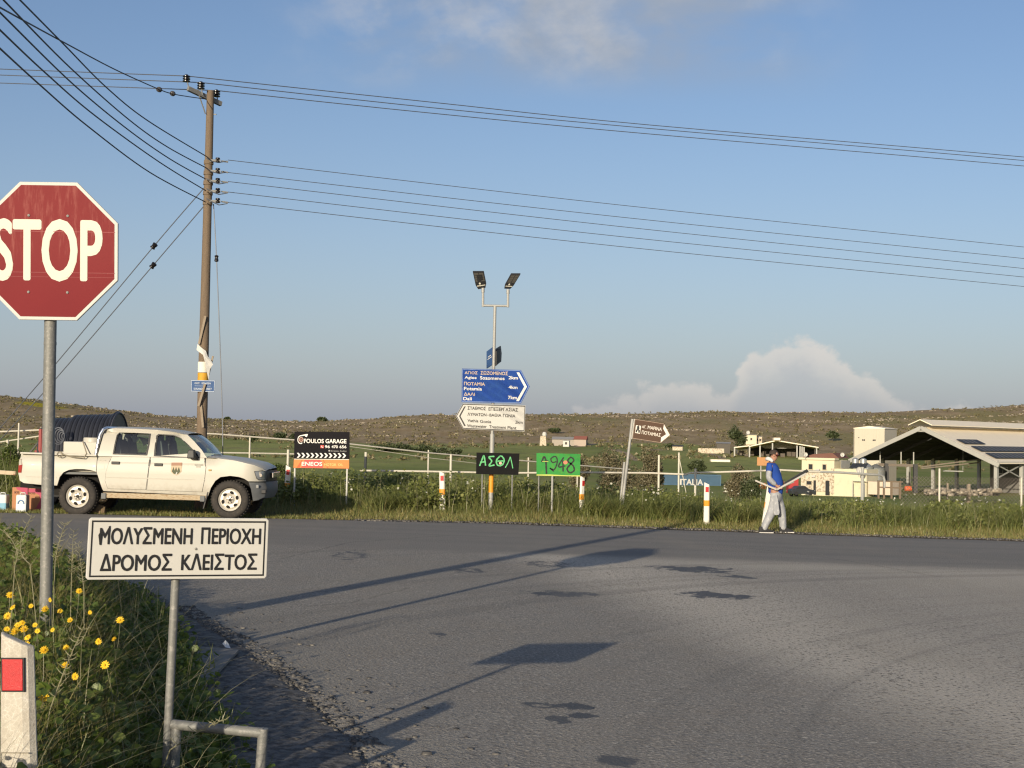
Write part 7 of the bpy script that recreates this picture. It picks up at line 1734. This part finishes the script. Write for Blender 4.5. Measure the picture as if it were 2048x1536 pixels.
        mb = MB(); mb.lathe([(.01, rr), (rr*.82, rr), (rr*.82, rr*1.05), (.01, rr*1.05)], 18, 0, 'x' if px == 1816 else 'z'); mb.build('lid', M_dk, r_, True)
    # parked car
    D = 222.; a = at(1588, 985, D); b = at(1626, 985, D); g = G(a.x, D); w_ = b.x-a.x; cx = (a.x+b.x)/2
    r_ = empty('parked_car', 'dark grey hatchback parked in front of the cream house', 'car', (cx, D, at(1605, 986, D).z-.35), (0, 0, R(12))); k = 3.9/2
    M_car = mat('dark_grey_paint', (.045, .05, .055), .3, .2, .1, 1); pr = [(-k, .2), (-k, .75), (-k+.2, .95), (-k+.6, 1.05), (-.9, 1.42), (.3, 1.45), (.95, .98), (1.7, .85), (k, .65), (k, .2)]
    mb = MB(); mb.prism(pr, 0, 1.65); mb.build('body', M_car, r_, bevel=.05)
    mb = MB(); mb.prism([(-1.2, 1.02), (-.85, 1.34), (.25, 1.37), (.75, 1.0)], -.012, .0); mb.build('side_window', M_dkglass, r_)
    for x in (-1.2, 1.2): mb = MB(); mb.lathe([(.08, -.1), (.3, -.1), (.3, .1), (.08, .1)], 18, 0, 'y', (x, .02, .3), True); mb.build('wheel', M_dark, r_, True)
    mb = MB(); mb.box((k-.02, .3, .68), (.08, .4, .14)); mb.build('headlight', M_white, r_, bevel=.02)
    # metal silos by the barn mouth
    for px, y0, D, rr, lab in ((1732, 925, 262, 1.5, 'left of two grey metal tanks beside the barn mouth'), (1752, 928, 266, 1.7, 'right of two grey metal tanks beside the barn mouth')):
        p = at(px, y0, D); g = G(p.x, D); r_ = empty('metal_tank', lab, 'tank', (p.x, D, g)); h_ = p.z-g; mb = MB(); mb.lathe([(rr, 0), (rr, h_*.8), (rr*.97, h_*.8), (rr, h_*.85), (.2, h_), (.01, h_)], 24); mb.build('shell', mat('tank_zinc', (.36, .37, .36), .4, .5, .1, .6), r_, True)
        mb = MB(); 
        for z in (.25, .5, .75): mb.lathe([(rr*1.0, h_*z-.05), (rr*1.04, h_*z), (rr, h_*z+.05)], 24)
        mb.build('band', M_metal, r_, True)
    # post and plank rail pens in front
    D = 210.; r_ = empty('cattle_pen', 'low dark timber pen between the cream house and the barn', 'pen', (at(1775, 980, D).x, D, G(at(1775, 980, D).x, D))); ll = Vector(r_.location)
    for px in (1757, 1768, 1783, 1800): t = at(px, 962, D)-ll; mb = MB(); mb.bar((t.x, 0, -.5), (t.x, 0, t.z), .28); mb.build('post', M_wood, r_)
    a, b = at(1755, 962, D)-ll, at(1806, 964, D)-ll; mb = MB(); mb.bar(a, b, .3, 0, .2); mb.bar(a-Vector((0, 0, .9)), b-Vector((0, 0, .9)), .2); mb.build('plank', M_wood, r_)
    # low stakes by the rubble
    for px, y, lab in ((1895, 966, 'short pale stake at the left of the stone heap'), (1937, 968, 'thicker grey stake in the middle of the stone heap')):
        t = at(px, y, 190); g = G(t.x, 190); mb = MB(); mb.bar((t.x, 190, g-.3), (t.x, 190, t.z), .22 if px < 1900 else .4); tag(mb.build('stake', M_slat, None), lab, 'stake')
    # stone heap
    ch = []; base = np.array([(-1, -1, -1), (1, -1, -1), (1, 1, -1), (-1, 1, -1), (-.7, -.7, 1), (.7, -.7, 1), (.7, .7, 1), (-.7, .7, 1)], float); fq = np.array([(3, 2, 1, 0), (4, 5, 6, 7), (0, 1, 5, 4), (1, 2, 6, 5), (2, 3, 7, 6), (3, 0, 4, 7)]); V = []
    for k in range(330):
        px = random.uniform(1850, 2000); D = random.uniform(185, 205); q = at(px, random.uniform(979, 990), D); s_ = random.uniform(.10, .30)*(1.6 if random.random() < .1 else 1); g = G(q.x, D)
        V.append(base*np.array([s_*1.4, s_, s_*.6])*rng.uniform(.7, 1.2, (8, 3))+np.array([q.x, D, q.z]))
    n = len(V); F = (np.arange(n)*8)[:, None, None]+fq[None]
    tag(soup('stone_heap', [(np.concatenate(V), F.reshape(-1, 4), 0)], [leafmat('heap_stones', [(.10, .085, .065), (.22, .185, .14), (.34, .29, .22), (.50, .44, .34)], 0)]), 'heap of pale rubble stones in front of the open barn', 'stones', kind='stuff')
farm_bits()

# ------------------------------------------------------------------ trees, bushes, hillside scrub and rocks
ML_ol = leafmat('olive_leaves', [(.030, .044, .018), (.052, .070, .028), (.082, .100, .044), (.115, .128, .066)], .15); ML_br = leafmat('brown_twigs', [(.085, .080, .042), (.135, .118, .066), (.20, .168, .100), (.155, .162, .080)], .1)
M_trunk = mat('tree_bark', (.09, .07, .05), .95, 0, .3, 3)
def bush(name, label, cat, px, ytop, ybase, hwpx, D, m, n=2600, leaf=None, trunk=True, group=None, dens=18):
    c = at(px, (ytop+ybase)/2, D); b = at(px, ybase, D); t = at(px, ytop, D); g = min(b.z, G(c.x, D)+1.0); rx = hwpx*D/2840; h_ = t.z-g
    r_ = empty(name, label, cat, (c.x, D, g), group=group); lf = leaf or 3.2*D/2840
    P = crown_pts((0, 0, h_*.55), (rx, rx*.8, h_*.48), n, dens); P[:, 2] = np.maximum(P[:, 2], .02)
    soup('crown', [(*leaves(P, rng.uniform(.6, 1.4, n)*lf, 1.2, .7, .2), 0)], [m], r_)
    mb = MB(); k = max(.04, rx*.05)
    mb.tube([(0, 0, -.5), (.02, 0, h_*.3), (rx*.1, 0, h_*.6)], [k*1.4, k, k*.5], 7)
    for a in range(5): q = 1.26*a; mb.tube([(0, 0, h_*.15), (rx*.35*math.cos(q), rx*.35*math.sin(q), h_*.5), (rx*.6*math.cos(q), rx*.5*math.sin(q), h_*.8)], [k*.7, k*.45, k*.15], 5)
    mb.build('trunk', M_trunk, r_, True)
bush('pine_tree', 'dark round evergreen tree beside the small hill house', 'tree', 1475, 853, 893, 19, 640, ML_ol, 3000)
for k, (px, yt, yb, hwp, D, m, lab) in enumerate([(1235, 893, 962, 48, 110, ML_br, 'large brown feathery bush behind the leaning brown sign'), (1160, 908, 962, 26, 105, ML_br, 'brownish bush just right of the green graffiti board'), (1300, 897, 950, 30, 125, ML_br, 'brown bush between the brown sign and the wire fence post'), (1312, 912, 950, 16, 130, ML_ol, 'darker bush left of the blue container end'), (1230, 938, 985, 40, 70, ML_br, 'low brown scrub bush around the foot of the brown sign'),
        (1395, 922, 940, 22, 345, ML_ol, 'flat dark bush in the field above the container'), (1478, 928, 985, 30, 120, ML_br, 'brown bush right of the blue container'), (1500, 950, 990, 26, 100, ML_ol, 'green bush just left of the walking person'), (20, 880, 985, 34, 36, ML_b, 'leafy green bush behind the jerrycan at the far left edge'), (55, 905, 985, 24, 35, ML_b, 'leafy green bush right behind the pickup tail'), (560, 925, 985, 30, 35.5, ML_b, 'leafy bush in front of the pickup bonnet end')]):
    bush('bush', lab, 'bush', px, yt, yb, hwp, D, m, 6500, 3.0*D/2840, group='bushes along the field edge')
sh = [(775, 885, 908, 34, 520, 'dark shrub at the hill foot left of the direction post, nearest the garage sign'), (812, 887, 910, 26, 520, 'dark shrub at the hill foot between garage sign and direction post'), (845, 890, 908, 20, 525, 'smaller dark shrub at the hill foot close to the direction post'), (880, 893, 912, 24, 500, 'low dark shrub at the hill foot left of the black board'), (595, 868, 886, 20, 640, 'dark shrub on the slope above the garage sign left end'), (562, 866, 880, 16, 650, 'dark shrub on the slope left of the garage sign'), (505, 872, 884, 11, 600, 'dark round shrub in the field right of the pickup windscreen'), (905, 896, 915, 20, 480, 'dark shrub just left of the black graffiti board'), (1110, 858, 864, 14, 760, 'dark flat shrub on the brown hill right of the white arrow'), (645, 836, 846, 13, 985, 'shrub breaking the skyline above the garage sign'), (1340, 888, 897, 9, 640, 'round green shrub below the brown sign tip'), (1860, 866, 878, 14, 800, 'dark shrub on the hillside above the barn roof'),
      (1790, 860, 872, 10, 820, 'small dark shrub on the hillside left of the barn ridge'), (455, 835, 842, 7, 990, 'small shrub on the skyline right of the pole'), (1665, 863, 880, 12, 720, 'green shrub just left of the pale tower building')]
for px, yt, yb, hwp, D, lab in sh: bush('shrub', lab, 'shrub', px, yt, yb, hwp, D, ML_ol, 1300, 3.2*D/2840, group='dark shrubs on the hill and at its foot')
def scrub():
    ch = []; n = 0; C = []
    for _ in range(9000):
        D = random.uniform(690, 1004); px = random.uniform(-120, 2180); x = (px-1024)/2840*D
        k = noise.noise((x*.02, D*.02, 7.)); 
        if random.random() > .45+.8*k: continue
        C.append((x, D, G(x, D), random.uniform(.35, 1.0)*(1.4 if random.random() < .07 else 1)))
    for _ in range(2600):
        D = random.uniform(430, 700); px = random.uniform(-120, 2180); x = (px-1024)/2840*D
        if noise.noise((x*.02, D*.015, 2.))+(.25 if D > 590 else 0) < .20: continue
        C.append((x, D, G(x, D), random.uniform(.4, 1.3)))
    C = np.array(C); k = 14; P = np.repeat(C, k, 0); d_ = rng.normal(0, 1, (len(P), 3)); d_ /= np.linalg.norm(d_, axis=1)[:, None]; d_[:, 2] = np.abs(d_[:, 2])
    q = P[:, :3]+d_*P[:, 3:4]*np.array([1.2, 1.0, .75])*rng.uniform(.5, 1, (len(P), 1))
    tag(soup('hillside_scrub', [(*leaves(q, rng.uniform(.5, 1.1, len(q))*P[:, 3], 1.2, .9, .2), 0)], [leafmat('scrub_leaves', [(.100, .102, .042), (.155, .142, .068), (.215, .180, .098), (.27, .22, .13)], .1)]), 'low scrub dotted over the brown hillside', 'scrub', kind='stuff')
    base = np.array([(-1, -1, -1), (1, -1, -1), (1, 1, -1), (-1, 1, -1), (-.7, -.7, 1), (.7, -.7, 1), (.7, .7, 1), (-.7, .7, 1)], float); fq = np.array([(3, 2, 1, 0), (4, 5, 6, 7), (0, 1, 5, 4), (1, 2, 6, 5), (2, 3, 7, 6), (3, 0, 4, 7)]); V = []
    for _ in range(16000):
        D = random.uniform(680, 1003); px = random.uniform(-60, 2120); x = (px-1024)/2840*D
        band = noise.noise((x*.006, D*.045, 11.))+.5*noise.noise((x*.05, D*.05, 3.))
        top = D > 965
        if band < (.36 if not top else .16) or (px < 160 and random.random() < .5): continue
        s_ = random.uniform(.2, .65)*(1.3 if random.random() < .1 else 1); a = random.uniform(0, 3.14); c, s2_ = math.cos(a), math.sin(a)
        b = base*np.array([s_*random.uniform(1, 2.4), s_, s_*random.uniform(.4, .8)])*rng.uniform(.7, 1.25, (8, 3)); b = np.stack([b[:, 0]*c-b[:, 1]*s2_, b[:, 0]*s2_+b[:, 1]*c, b[:, 2]], 1)
        V.append(b+np.array([x, D, G(x, D)+s_*.2]))
    F = (np.arange(len(V))*8)[:, None, None]+fq[None]
    tag(soup('hillside_rocks', [(np.concatenate(V), F.reshape(-1, 4), 0)], [leafmat('limestone', [(.17, .14, .10), (.24, .20, .15), (.31, .265, .20), (.42, .37, .29)], 0)]), 'pale limestone outcrops scattered over the hillside', 'rocks', kind='stuff')
scrub()
